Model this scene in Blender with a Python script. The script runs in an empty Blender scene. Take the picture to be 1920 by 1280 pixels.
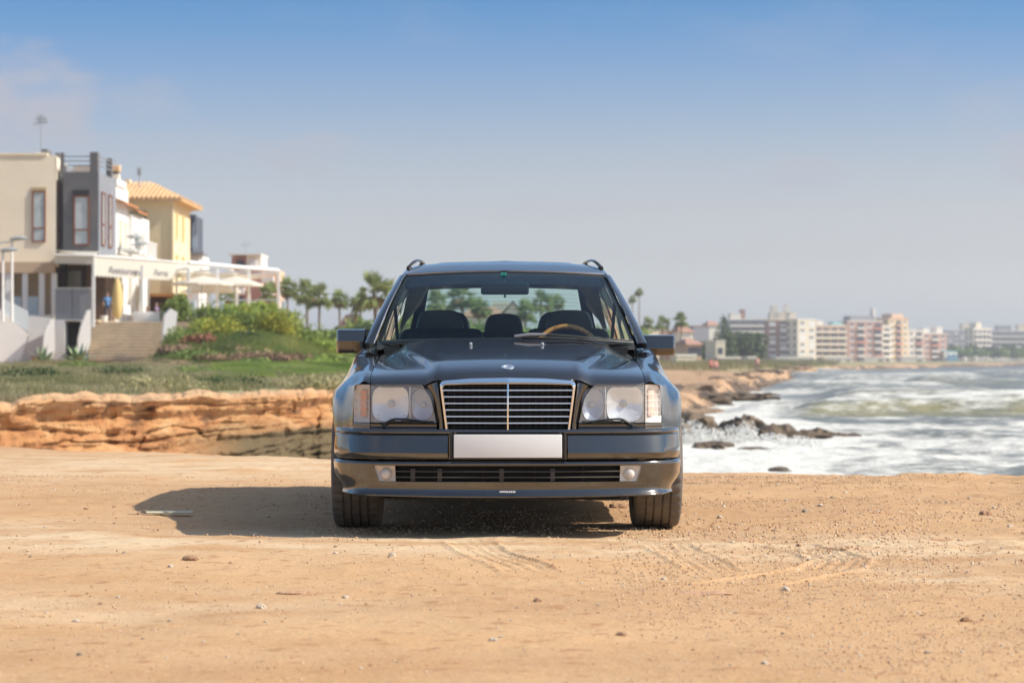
import bpy, bmesh, math, random
import numpy as np
from mathutils import Vector, Matrix, Euler
R = math.radians
PI = math.pi
scene = bpy.context.scene
# ---------------------------------------------------------------- camera
FOC = 4656.0            # focal length in photo pixels (photo 1920 wide)
CAMH = 0.85
cam_d = bpy.data.cameras.new('camera'); cam = bpy.data.objects.new('camera', cam_d)
scene.collection.objects.link(cam); scene.camera = cam
cam.location = (0, 0, CAMH)
cam.rotation_euler = (R(90) + math.atan(38 / FOC), 0, 0)
cam_d.sensor_width = 36.0; cam_d.lens = FOC / 1920 * 36
cam_d.clip_start = 0.1; cam_d.clip_end = 30000
cam_d.dof.use_dof = True; cam_d.dof.focus_distance = 12.35; cam_d.dof.aperture_fstop = 4.9
# ---------------------------------------------------------------- world
world = bpy.data.worlds.new('World'); scene.world = world; world.use_nodes = True
SUN_EL = 40.5; SUN_AZ = 98.0     # azimuth clockwise from +Y
def build_world():
    nt = world.node_tree; nt.nodes.clear()
    N = nt.nodes.new; L = nt.links.new
    out = N('ShaderNodeOutputWorld'); bg = N('ShaderNodeBackground'); bg.inputs[1].default_value = 0.10
    sky = N('ShaderNodeTexSky'); sky.sky_type = 'NISHITA'; sky.sun_disc = False
    sky.sun_elevation = R(SUN_EL); sky.sun_rotation = R(SUN_AZ)
    sky.air_density = 1.0; sky.dust_density = 1.5; sky.ozone_density = 2.0; sky.altitude = 5
    tc = N('ShaderNodeTexCoord'); sep = N('ShaderNodeSeparateXYZ'); L(tc.outputs['Generated'], sep.inputs[0])
    # polarised / graduated blue: tint by elevation
    mr = N('ShaderNodeMapRange'); mr.inputs['From Min'].default_value = 0.0; mr.inputs['From Max'].default_value = 0.5
    L(sep.outputs['Z'], mr.inputs['Value'])
    ramp = N('ShaderNodeValToRGB'); L(mr.outputs[0], ramp.inputs[0])
    cr = ramp.color_ramp; cr.interpolation = 'LINEAR'
    stops = SKY_STOPS
    cr.elements[0].position = stops[0][0]; cr.elements[0].color = (*stops[0][1], 1)
    cr.elements[1].position = stops[-1][0]; cr.elements[1].color = (*stops[-1][1], 1)
    for p, c in stops[1:-1]:
        e = cr.elements.new(p); e.color = (*c, 1)
    mul = N('ShaderNodeMix'); mul.data_type = 'RGBA'; mul.blend_type = 'MULTIPLY'; mul.inputs[0].default_value = 1
    L(sky.outputs[0], mul.inputs[6]); L(ramp.outputs[0], mul.inputs[7])
    # thin mauve cloud, low over the horizon
    mp = N('ShaderNodeMapping'); mp.inputs['Scale'].default_value = (1, 1, 2.6); L(tc.outputs['Generated'], mp.inputs[0])
    nz = N('ShaderNodeTexNoise'); nz.inputs['Scale'].default_value = 9; nz.inputs['Detail'].default_value = 7
    nz.inputs['Roughness'].default_value = 0.55; L(mp.outputs[0], nz.inputs['Vector'])
    nz2 = N('ShaderNodeTexNoise'); nz2.inputs['Scale'].default_value = 3.1; nz2.inputs['Detail'].default_value = 2; L(mp.outputs[0], nz2.inputs['Vector'])
    ad = N('ShaderNodeMath'); ad.operation = 'MULTIPLY'; L(nz.outputs[0], ad.inputs[0]); L(nz2.outputs[0], ad.inputs[1])
    cm = N('ShaderNodeMapRange'); cm.interpolation_type = 'SMOOTHSTEP'
    cm.inputs['From Min'].default_value = 0.24; cm.inputs['From Max'].default_value = 0.40
    cm.inputs['To Max'].default_value = 0.55; L(ad.outputs[0], cm.inputs['Value'])
    # west side of the sky (left of the view) carries a bit more cloud
    lx = N('ShaderNodeMapRange'); lx.inputs['From Min'].default_value = 0.05; lx.inputs['From Max'].default_value = -0.2
    lx.inputs['To Min'].default_value = 0.30; lx.inputs['To Max'].default_value = 1.0; L(sep.outputs['X'], lx.inputs['Value'])
    m2 = N('ShaderNodeMath'); m2.operation = 'MULTIPLY'; L(cm.outputs[0], m2.inputs[0]); L(lx.outputs[0], m2.inputs[1])
    # a few soft cumulus banks low in the north, drawn as uneven ellipses of the same cloud noise
    nz3 = N('ShaderNodeTexNoise'); nz3.inputs['Scale'].default_value = 38; nz3.inputs['Detail'].default_value = 6; L(mp.outputs[0], nz3.inputs['Vector'])
    def M(op, a_, b_=None, c_=None):
        n = N('ShaderNodeMath'); n.operation = op
        for k, v in enumerate((a_, b_, c_)):
            if v is None: continue
            if isinstance(v, (int, float)): n.inputs[k].default_value = v
            else: L(v, n.inputs[k])
        return n.outputs[0]
    tot = m2.outputs[0]
    for cx_, cz_, rx_, rz_, st_ in ((-.200, .100, .046, .024, .85), (-.148, .103, .022, .011, .35), (-.083, .083, .024, .011, .50), (-.14, .085, .05, .010, .22), (.116, .074, .024, .009, .45), (.205, .082, .018, .014, .60), (.02, .062, .05, .006, .2), (.19, .10, .02, .012, .25)):
        ex = M('DIVIDE', M('SUBTRACT', sep.outputs['X'], cx_), rx_); ez = M('DIVIDE', M('SUBTRACT', sep.outputs['Z'], cz_), rz_)
        r2 = M('ADD', M('MULTIPLY', ex, ex), M('MULTIPLY', ez, ez)); r2 = M('ADD', r2, M('MULTIPLY_ADD', nz3.outputs[0], -2.6, 1.2))
        f = N('ShaderNodeMapRange'); f.interpolation_type = 'SMOOTHSTEP'; L(r2, f.inputs['Value']); f.inputs['From Min'].default_value = 1.25; f.inputs['From Max'].default_value = -.3; f.inputs['To Max'].default_value = st_
        g_ = M('MULTIPLY', f.outputs[0], M('GREATER_THAN', sep.outputs['Y'], 0)); tot = M('MAXIMUM', tot, g_)
    m2 = type('o', (), {'outputs': [tot]})
    mix = N('ShaderNodeMix'); mix.data_type = 'RGBA'; L(m2.outputs[0], mix.inputs[0]); L(mul.outputs[2], mix.inputs[6])
    mix.inputs[7].default_value = (4.4, 4.4, 5.0, 1)
    L(mix.outputs[2], bg.inputs[0]); L(bg.outputs[0], out.inputs[0])
SKY_STOPS = [(0.0, (2.676, 2.735, 3.158)), (0.0336, (2.048, 2.116, 2.646)), (0.085, (1.525, 1.437, 1.69)), (0.12, (1.421, 1.26, 1.412)), (0.162, (1.22, 1.12, 1.25)), (0.206, (0.91, 0.97, 1.20)), (0.24, (0.68, 0.85, 1.18)), (0.266, (0.48, 0.77, 1.14)), (0.2912, (0.34, 0.69, 1.09)), (0.4, (0.72, 0.95, 1.12)), (0.6, (1.05, 1.15, 1.2)), (1.0, (1.5, 1.5, 1.45))]
build_world()
sun_d = bpy.data.lights.new('sun', 'SUN'); sun = bpy.data.objects.new('sun', sun_d); scene.collection.objects.link(sun)
sun_d.energy = 4.8; sun_d.angle = R(0.5); sun_d.color = (1.0, 0.93, 0.82)
_sd = Vector((math.sin(R(SUN_AZ)) * math.cos(R(SUN_EL)), math.cos(R(SUN_AZ)) * math.cos(R(SUN_EL)), math.sin(R(SUN_EL))))
sun.rotation_euler = _sd.to_track_quat('Z', 'Y').to_euler(); sun.location = (30, -5, 30)
scene.view_settings.view_transform = 'Standard'; scene.view_settings.look = 'None'
scene.view_settings.exposure = 0.25; scene.view_settings.gamma = 1.0; scene.view_settings.use_curve_mapping = False
scene.render.engine = 'CYCLES'
scene.cycles.max_bounces = 8; scene.cycles.transparent_max_bounces = 12; scene.cycles.glossy_bounces = 5
scene.cycles.transmission_bounces = 6; scene.cycles.caustics_reflective = False; scene.cycles.caustics_refractive = False
scene.cycles.sample_clamp_indirect = 6.0
rng = np.random.RandomState(7); random.seed(11)

def P(px, py, D):
    """point of the place seen at photo pixel px,py, D metres ahead"""
    return Vector(((px - 960) / FOC * D, D, CAMH + (678 - py) / FOC * D))
# ---------------------------------------------------------------- noise
_lat = np.random.RandomState(3).rand(512, 512)
def vnoise(x, y):
    x = np.asarray(x, float); y = np.asarray(y, float)
    xi = np.floor(x).astype(int); yi = np.floor(y).astype(int)
    fx = x - xi; fy = y - yi
    fx = fx * fx * (3 - 2 * fx); fy = fy * fy * (3 - 2 * fy)
    a = _lat[xi % 512, yi % 512]; b = _lat[(xi + 1) % 512, yi % 512]
    c = _lat[xi % 512, (yi + 1) % 512]; d = _lat[(xi + 1) % 512, (yi + 1) % 512]
    return (a * (1 - fx) + b * fx) * (1 - fy) + (c * (1 - fx) + d * fx) * fy
def fbm(x, y, o=4, g=.5):
    s = 0; a = 1; t = 0
    for k in range(o):
        s = s + a * vnoise(np.asarray(x) * 2 ** k + 17.3 * k, np.asarray(y) * 2 ** k + 5.1 * k); t += a; a *= g
    return s / t * 2 - 1          # -1..1
def sstep(a, b, x):
    t = np.clip((np.asarray(x, float) - a) / (b - a), 0, 1); return t * t * (3 - 2 * t)
# ---------------------------------------------------------------- mesh building
class MB:
    def __init__(s): s.v = []; s.f = []; s.m = []; s.cur = 0
    def mat(s, i): s.cur = i; return s
    def add(s, vs, fs):
        o = len(s.v); s.v.extend([tuple(v) for v in vs])
        for f in fs: s.f.append(tuple(i + o for i in f)); s.m.append(s.cur)
        return s
    def box(s, c, d, rz=0, taper=1.0, mtx=None):
        hx, hy, hz = d[0] / 2, d[1] / 2, d[2] / 2
        vs = []
        for z, t in ((-hz, 1), (hz, taper)):
            for x, y in ((-hx, -hy), (hx, -hy), (hx, hy), (-hx, hy)): vs.append(Vector((x * t, y * t, z)))
        M = (Matrix.Translation(c) @ Matrix.Rotation(rz, 4, 'Z')) if mtx is None else (Matrix.Translation(c) @ mtx)
        return s.add([M @ v for v in vs], [(0, 3, 2, 1), (4, 5, 6, 7), (0, 1, 5, 4), (1, 2, 6, 5), (2, 3, 7, 6), (3, 0, 4, 7)])
    def b2(s, x0, x1, y0, y1, z0, z1):
        return s.box(((x0 + x1) / 2, (y0 + y1) / 2, (z0 + z1) / 2), (abs(x1 - x0), abs(y1 - y0), abs(z1 - z0)))
    def rbox(s, c, d, r=.01, mtx=None):
        """box with chamfered edges"""
        bm = bmesh.new(); bmesh.ops.create_cube(bm, size=1)
        for v in bm.verts: v.co = Vector((v.co.x * d[0], v.co.y * d[1], v.co.z * d[2]))
        bmesh.ops.bevel(bm, geom=list(bm.edges), offset=min(r, min(d) * .45), segments=3, affect='EDGES', profile=.5)
        M = Matrix.Translation(c) @ (mtx if mtx is not None else Matrix.Identity(4))
        bm.verts.ensure_lookup_table()
        s.add([M @ v.co for v in bm.verts], [tuple(v.index for v in f.verts) for f in bm.faces]); bm.free(); return s
    def tube(s, pts, r, n=8, cap=True, sq=None):
        pts = [Vector(p) for p in pts]; rs = r if isinstance(r, (list, tuple)) else [r] * len(pts)
        vs = []; fs = []
        up = Vector((0, 0, 1))
        for i, p in enumerate(pts):
            d = (pts[min(i + 1, len(pts) - 1)] - pts[max(i - 1, 0)]).normalized()
            a = d.cross(up)
            if a.length < 1e-3: a = d.cross(Vector((0, 1, 0)))
            a.normalize(); b = a.cross(d).normalized()
            for k in range(n):
                t = 2 * PI * k / n; q = sq or (1, 1)
                vs.append(p + a * math.cos(t) * rs[i] * q[0] + b * math.sin(t) * rs[i] * q[1])
        for i in range(len(pts) - 1):
            for k in range(n):
                k2 = (k + 1) % n; fs.append((i * n + k, i * n + k2, (i + 1) * n + k2, (i + 1) * n + k))
        if cap: fs.append(tuple(range(n))[::-1]); fs.append(tuple(range((len(pts) - 1) * n, len(pts) * n)))
        return s.add(vs, fs)
    def lathe(s, prof, n=32, mtx=None, a0=0, a1=2 * PI):
        """prof: (r, h) pairs round local Z"""
        M = mtx if mtx is not None else Matrix.Identity(4)
        full = abs(a1 - a0 - 2 * PI) < 1e-6; m = n if full else n + 1
        vs = []; fs = []
        for r, h in prof:
            for k in range(m):
                t = a0 + (a1 - a0) * k / n; vs.append(M @ Vector((r * math.cos(t), r * math.sin(t), h)))
        for i in range(len(prof) - 1):
            for k in range(n):
                k2 = (k + 1) % m; fs.append((i * m + k, i * m + k2, (i + 1) * m + k2, (i + 1) * m + k))
        return s.add(vs, fs)
    def grid(s, fn, nu, nv, flip=False, skip=None):
        vs = [fn(i, j) for j in range(nv) for i in range(nu)]; fs = []
        for j in range(nv - 1):
            for i in range(nu - 1):
                if skip and skip(i, j): continue
                q = (j * nu + i, j * nu + i + 1, (j + 1) * nu + i + 1, (j + 1) * nu + i)
                fs.append(q[::-1] if flip else q)
        return s.add(vs, fs)
    def prism(s, poly, y0, y1, axis='y'):
        """poly of (x,z) extruded in y (or (x,y) in z, or (y,z) in x)"""
        n = len(poly); f = {'y': lambda a, b, c: (a, c, b), 'z': lambda a, b, c: (a, b, c), 'x': lambda a, b, c: (c, a, b)}[axis]
        vs = [f(a, b, y0) for a, b in poly] + [f(a, b, y1) for a, b in poly]
        fs = [tuple(range(n)), tuple(range(2 * n - 1, n - 1, -1))] + [(i, i + n, (i + 1) % n + n, (i + 1) % n) for i in range(n)]
        return s.add(vs, fs)
    def build(s, name, mats, parent=None, smooth=None, fixn=True, **props):
        me = bpy.data.meshes.new(name); me.from_pydata(s.v, [], s.f)
        if not isinstance(mats, (list, tuple)): mats = [mats]
        for m in mats: me.materials.append(m)
        if len(mats) > 1: me.polygons.foreach_set('material_index', s.m)
        if fixn:
            bm = bmesh.new(); bm.from_mesh(me); bmesh.ops.recalc_face_normals(bm, faces=bm.faces); bm.to_mesh(me); bm.free()
        if smooth is not None:
            me.polygons.foreach_set('use_smooth', [True] * len(me.polygons)); me.set_sharp_from_angle(angle=R(smooth))
        me.update()
        o = bpy.data.objects.new(name, me); scene.collection.objects.link(o)
        if parent is not None: o.parent = parent
        for k, v in props.items(): o[k] = v
        return o
def empty(name, loc=(0, 0, 0), rz=0, **props):
    o = bpy.data.objects.new(name, None); scene.collection.objects.link(o); o.location = loc; o.rotation_euler = (0, 0, rz)
    o.empty_display_size = .2
    for k, v in props.items(): o[k] = v
    return o
def tag(o, label, cat, group=None, kind=None):
    o['label'] = label; o['category'] = cat
    if group: o['group'] = group
    if kind: o['kind'] = kind
    return o
def kids(o): return [c for c in bpy.data.objects if c.parent == o]
def copy_tree(o, parent=None, loc=None, rz=None):
    c = o.copy(); scene.collection.objects.link(c)
    if parent is not None: c.parent = parent
    if loc is not None: c.location = loc
    if rz is not None: c.rotation_euler = (0, 0, rz)
    for ch in kids(o): copy_tree(ch, c)
    return c
def np_mesh(name, V, F, mats, smooth=True, **props):
    me = bpy.data.meshes.new(name)
    V = np.asarray(V, np.float32); F = np.asarray(F, np.int32)
    k = F.shape[1]
    me.vertices.add(len(V)); me.vertices.foreach_set('co', V.ravel())
    me.loops.add(F.size); me.loops.foreach_set('vertex_index', F.ravel())
    me.polygons.add(len(F)); me.polygons.foreach_set('loop_start', np.arange(0, F.size, k, dtype=np.int32))
    me.polygons.foreach_set('use_smooth', np.full(len(F), smooth))
    me.update(calc_edges=True); me.validate()
    for m in (mats if isinstance(mats, (list, tuple)) else [mats]): me.materials.append(m)
    o = bpy.data.objects.new(name, me); scene.collection.objects.link(o)
    for kk, v in props.items(): o[kk] = v
    return o
def grid_faces(nu, nv):
    i = np.arange(nu - 1); j = np.arange(nv - 1); I, J = np.meshgrid(i, j)
    a = (J * nu + I).ravel(); return np.stack([a, a + 1, a + nu + 1, a + nu], 1)
def attr(o, name, vals):
    a = o.data.attributes.new(name, 'FLOAT', 'POINT'); a.data.foreach_set('value', np.asarray(vals, np.float32).ravel())
# ---------------------------------------------------------------- materials
_mats = {}
def mat(name, col=(.5, .5, .5), rough=.6, metal=0, coat=0, spec=.5, noise=0, nscale=8, bump=0, bscale=30, emit=None, col2=None, ntype='noise', coords='Object', stretch=None, trans=None):
    if name in _mats: return _mats[name]
    m = bpy.data.materials.new(name); m.use_nodes = True; nt = m.node_tree; b = nt.nodes['Principled BSDF']
    b.inputs['Base Color'].default_value = (*col, 1); b.inputs['Roughness'].default_value = rough
    b.inputs['Metallic'].default_value = metal; b.inputs['Coat Weight'].default_value = coat; b.inputs['Coat Roughness'].default_value = .03
    b.inputs['Specular IOR Level'].default_value = spec
    if noise or bump or col2:
        tc = nt.nodes.new('ShaderNodeTexCoord'); vec = tc.outputs[coords]
        if stretch:
            mp = nt.nodes.new('ShaderNodeMapping'); mp.inputs['Scale'].default_value = stretch; nt.links.new(vec, mp.inputs[0]); vec = mp.outputs[0]
        nz = nt.nodes.new('ShaderNodeTexNoise'); nz.inputs['Scale'].default_value = nscale; nz.inputs['Detail'].default_value = 6; nz.inputs['Roughness'].default_value = .6
        nt.links.new(vec, nz.inputs['Vector'])
        if noise or col2:
            rp = nt.nodes.new('ShaderNodeMapRange'); rp.inputs['From Min'].default_value = .32; rp.inputs['From Max'].default_value = .68
            nt.links.new(nz.outputs[0], rp.inputs['Value'])
            mx = nt.nodes.new('ShaderNodeMix'); mx.data_type = 'RGBA'; nt.links.new(rp.outputs[0], mx.inputs[0])
            c2 = col2 or tuple(c * (1 - noise) for c in col)
            mx.inputs[6].default_value = (*col, 1); mx.inputs[7].default_value = (*c2, 1); nt.links.new(mx.outputs[2], b.inputs['Base Color'])
        if bump:
            n2 = nt.nodes.new('ShaderNodeTexNoise'); n2.inputs['Scale'].default_value = bscale; n2.inputs['Detail'].default_value = 5; nt.links.new(vec, n2.inputs['Vector'])
            bp = nt.nodes.new('ShaderNodeBump'); bp.inputs['Strength'].default_value = bump; bp.inputs['Distance'].default_value = .02
            nt.links.new(n2.outputs[0], bp.inputs['Height']); nt.links.new(bp.outputs[0], b.inputs['Normal'])
    if trans:
        # thin translucent leaf / cloth
        tr = nt.nodes.new('ShaderNodeBsdfTranslucent'); tr.inputs[0].default_value = (*trans, 1)
        ms = nt.nodes.new('ShaderNodeMixShader'); ms.inputs[0].default_value = .35
        out = nt.nodes['Material Output']; nt.links.new(b.outputs[0], ms.inputs[1]); nt.links.new(tr.outputs[0], ms.inputs[2]); nt.links.new(ms.outputs[0], out.inputs[0])
    _mats[name] = m; return m
def glass_mat(name, tint, rough=.0, ior=1.5, bump=None, refl=1.0):
    """thin pane: tinted transparency under a fresnel reflection"""
    if name in _mats: return _mats[name]
    m = bpy.data.materials.new(name); m.use_nodes = True; nt = m.node_tree; nt.nodes.clear()
    out = nt.nodes.new('ShaderNodeOutputMaterial'); t = nt.nodes.new('ShaderNodeBsdfTransparent'); t.inputs[0].default_value = (*tint, 1)
    g = nt.nodes.new('ShaderNodeBsdfGlossy'); g.inputs['Roughness'].default_value = rough; g.inputs[0].default_value = (refl, refl, refl, 1)
    f0 = ((ior - 1) / (ior + 1)) ** 2      # Schlick, the same from either side of the pane
    fr = nt.nodes.new('ShaderNodeLayerWeight'); fr.inputs[0].default_value = .5
    pw = nt.nodes.new('ShaderNodeMath'); pw.operation = 'POWER'; pw.inputs[1].default_value = 5; nt.links.new(fr.outputs['Facing'], pw.inputs[0])
    ma = nt.nodes.new('ShaderNodeMath'); ma.operation = 'MULTIPLY_ADD'; nt.links.new(pw.outputs[0], ma.inputs[0]); ma.inputs[1].default_value = (1 - f0) * 1.0; ma.inputs[2].default_value = f0 * 1.9
    ms = nt.nodes.new('ShaderNodeMixShader'); nt.links.new(ma.outputs[0], ms.inputs[0]); nt.links.new(t.outputs[0], ms.inputs[1]); nt.links.new(g.outputs[0], ms.inputs[2])
    nt.links.new(ms.outputs[0], out.inputs[0])
    if bump:
        tc = nt.nodes.new('ShaderNodeTexCoord'); w = nt.nodes.new('ShaderNodeTexWave'); w.bands_direction = 'X'; w.inputs['Scale'].default_value = bump[0]
        nt.links.new(tc.outputs['Object'], w.inputs[0]); bp = nt.nodes.new('ShaderNodeBump'); bp.inputs['Strength'].default_value = bump[1]; bp.inputs['Distance'].default_value = .003
        nt.links.new(w.outputs[1], bp.inputs['Height'])
        for n in (g, fr): nt.links.new(bp.outputs[0], n.inputs['Normal'])
    _mats[name] = m; return m
# ================================================================ THE SETTING
SEA = -1.30
def node_ground():
    m = bpy.data.materials.new('dry_earth'); m.use_nodes = True; nt = m.node_tree; b = nt.nodes['Principled BSDF']
    N = nt.nodes.new; L = nt.links.new; tc = N('ShaderNodeTexCoord'); O = tc.outputs['Object']
    def noise(sc, det=6, stretch=None, rough=.55):
        v = O
        if stretch: mp = N('ShaderNodeMapping'); mp.inputs['Scale'].default_value = stretch; L(O, mp.inputs[0]); v = mp.outputs[0]
        n = N('ShaderNodeTexNoise'); n.inputs['Scale'].default_value = sc; n.inputs['Detail'].default_value = det; n.inputs['Roughness'].default_value = rough; L(v, n.inputs['Vector']); return n.outputs[0]
    def mr(v, a, b_, c=0, d=1): n = N('ShaderNodeMapRange'); n.interpolation_type = 'SMOOTHSTEP'; L(v, n.inputs['Value']); n.inputs[1].default_value = a; n.inputs[2].default_value = b_; n.inputs[3].default_value = c; n.inputs[4].default_value = d; return n.outputs[0]
    def mix(f, c1, c2, bt='MIX'):
        n = N('ShaderNodeMix'); n.data_type = 'RGBA'; n.blend_type = bt
        if isinstance(f, (int, float)): n.inputs[0].default_value = f
        else: L(f, n.inputs[0])
        for k, c in ((6, c1), (7, c2)):
            if isinstance(c, tuple): n.inputs[k].default_value = (*c, 1)
            else: L(c, n.inputs[k])
        return n.outputs[2]
    at = N('ShaderNodeAttribute'); at.attribute_name = 'dust'
    c = mix(mr(noise(.55, 5, (.6, 1, 1)), .38, .62), (.555, .335, .165), (.47, .27, .13))
    dn = N('ShaderNodeMath'); dn.operation = 'MULTIPLY'; L(at.outputs['Fac'], dn.inputs[0]); L(mr(noise(2.6, 6, (.5, 1, 1)), .3, .62), dn.inputs[1])
    c = mix(dn.outputs[0], c, (.66, .50, .32))
    c = mix(mr(noise(140, 3), .50, .66, 0, .45), c, (.42, .26, .15))
    c = mix(mr(noise(170, 3, None, .7), .54, .68, 0, .5), c, (.74, .58, .40))
    c = mix(mr(noise(9, 7), .56, .70), c, (.40, .22, .11))
    c = mix(mr(noise(26, 6), .60, .72, 0, .7), c, (.36, .19, .10))
    c = mix(mr(noise(60, 4), .62, .70, 0, .55), c, (.72, .58, .42))
    sp = N('ShaderNodeTexVoronoi'); sp.inputs['Scale'].default_value = 34; L(O, sp.inputs['Vector'])
    c = mix(mr(sp.outputs['Distance'], .20, .12, 0, .35), c, (.62, .45, .30))
    L(c, b.inputs['Base Color']); b.inputs['Roughness'].default_value = .95; b.inputs['Specular IOR Level'].default_value = .15
    bp = N('ShaderNodeBump'); bp.inputs['Strength'].default_value = .55; bp.inputs['Distance'].default_value = .012
    h = N('ShaderNodeMath'); h.operation = 'ADD'; L(noise(45, 8, None, .65), h.inputs[0]); L(noise(9, 5), h.inputs[1])
    L(h.outputs[0], bp.inputs['Height']); L(bp.outputs[0], b.inputs['Normal'])
    return m
M_ground = node_ground()
def edge_y(x):
    """far edge of the dirt lot"""
    x = np.asarray(x, float)
    xs = [-80, -30, -9, -5.1, -3.4, -1.57, -.5, 1.3, 3.9, 8, 30, 80]; ys = [40, 31, 26, 24.8, 23.4, 21.6, 20.2, 18.9, 18.4, 18.2, 20, 24]
    return np.interp(x, xs, ys) + .18 * fbm(x * .9, x * 0 + 3, 4)
def ground_h(x, y):
    h = .016 * fbm(x * .5, y * .5, 3) + .010 * fbm(x * 2.3 + 9, y * 2.3, 3) + .006 * np.maximum(fbm(x * 9, y * 9, 3), 0)
    rough = sstep(.5, 3.0, x) * sstep(7.5, 10, y) + .5 * sstep(-.6, .3, x) * sstep(10.3, 11, y) * sstep(12.4, 12, y) + .25
    h = h + rough * (.016 * np.maximum(fbm(x * 6 + 3, y * 6, 4) - .05, 0) + .010 * np.maximum(fbm(x * 19, y * 19 + 7, 3) - .1, 0))
    h = h + .02 * sstep(17.4, 18.2, y) * sstep(2.2, 3.0, x) * np.maximum(fbm(x * 4, y * 4, 4), 0) * 2.0
    # tyre prints pressed into the dust
    def rut(pts, w, seed):
        nonlocal h
        best = np.full(x.shape, 9.0); lat = np.zeros(x.shape); al = np.zeros(x.shape); s0 = 0
        for (ax, ay), (bx, by) in zip(pts[:-1], pts[1:]):
            L_ = math.hypot(bx - ax, by - ay); ux, uy = (bx - ax) / L_, (by - ay) / L_; t = (x - ax) * ux + (y - ay) * uy; la = (x - ax) * -uy + (y - ay) * ux
            tc = np.clip(t, 0, L_); d = np.hypot(x - ax - ux * tc, y - ay - uy * tc); k = d < best; best = np.where(k, d, best); lat = np.where(k, la, lat); al = np.where(k, s0 + t, al); s0 += L_
        ins = sstep(w + .008, w - .008, best) * sstep(-.1, .25, al) * sstep(s0 + .1, s0 - .3, al) * np.clip(.55 + .8 * fbm(x * 3 + seed, y * 3, 2), 0, 1)
        rib = (np.abs(((lat + w) / (2 * w) * 4) % 1 - .5) > .34)
        tread = np.sin(al * 2 * PI / .055 + 2.5 * np.sign(lat)) > .3
        h = h + ins * (-.005 - .009 * rib + .004 * tread) + .008 * np.exp(-((best - w - .015) / .014) ** 2) * sstep(0, .3, al) * sstep(s0, s0 - .3, al)
    rut([(-.22, 11.9), (-.14, 11.2), (-.02, 10.5), (.10, 9.9)], .105, 1); rut([(.72, 11.7), (.77, 10.9), (.82, 10.0)], .10, 2); rut([(1.24, 11.8), (1.38, 11.2), (1.42, 10.7), (1.30, 10.2), (1.05, 9.75), (.75, 9.4)], .115, 3)
    return h * 1.0
def build_ground():
    xs = np.concatenate([-np.geomspace(90, 5.2, 50), np.arange(-5.2, -.5, .030), np.arange(-.5, 1.7, .0125), np.arange(1.7, 5.2, .03), np.geomspace(5.2, 90, 50)])
    ya = np.concatenate([np.linspace(-60, 3, 22)[:-1], np.linspace(3, 6, 24)[:-1], np.arange(6, 9.4, .032), np.arange(9.4, 12, .02), np.arange(12, 13.4, .032), np.arange(13.4, 17.5, .06)])
    tail = np.linspace(0, 1, 46)[1:]
    X = np.tile(xs, (len(ya) + len(tail) + 7, 1)); Y = np.zeros_like(X)
    e = edge_y(xs)
    Y[:len(ya)] = ya[:, None]
    Y[len(ya):len(ya) + len(tail)] = 17.44 + (e - 17.44)[None] * tail[:, None]
    Z = ground_h(X, Y)
    for k, (dy, dz) in enumerate([(.05, -.03), (.12, -.12), (.2, -.35), (.25, -.7), (.4, -1.1), (.8, -1.7), (1.6, -2.6)]):
        r = len(ya) + len(tail) + k
        Y[r] = e + dy + .12 * fbm(xs * 2, xs * 0 + k * 3.3, 3); Z[r] = Z[len(ya) + len(tail) - 1] + dz
    V = np.stack([X, Y, Z], -1).reshape(-1, 3)
    o = np_mesh('ground', V, grid_faces(X.shape[1], X.shape[0]), M_ground, kind='structure')
    # pale dust: the band the cars drive over just before the wagon and out to the right
    px = 960 + X / np.maximum(Y, 3) * FOC
    band = np.exp(-((Y - 11.6 + .10 * X) / .75) ** 2) * sstep(-4.5, -2, X) * (1 - .25 * sstep(1.6, 3, X))
    band = np.maximum(band, .95 * np.exp(-((Y - 9.6 + .75 * (X - 1.9)) / .45) ** 2) * sstep(1.2, 1.9, X))
    band = np.maximum(band, .8 * np.exp(-((Y - 20.4) / 2.6) ** 2) * sstep(0, -1.5, X))
    band = np.maximum(band, .55 * np.exp(-((Y - 12.6) / .7) ** 2) * sstep(-1.2, -2.4, X))
    band = np.maximum(band, .5 * np.exp(-((Y - 8.6) / .5) ** 2) * sstep(0, -1.4, X))
    attr(o, 'dust', np.clip(band + .15, 0, 1))
    return o
build_ground()

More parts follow.
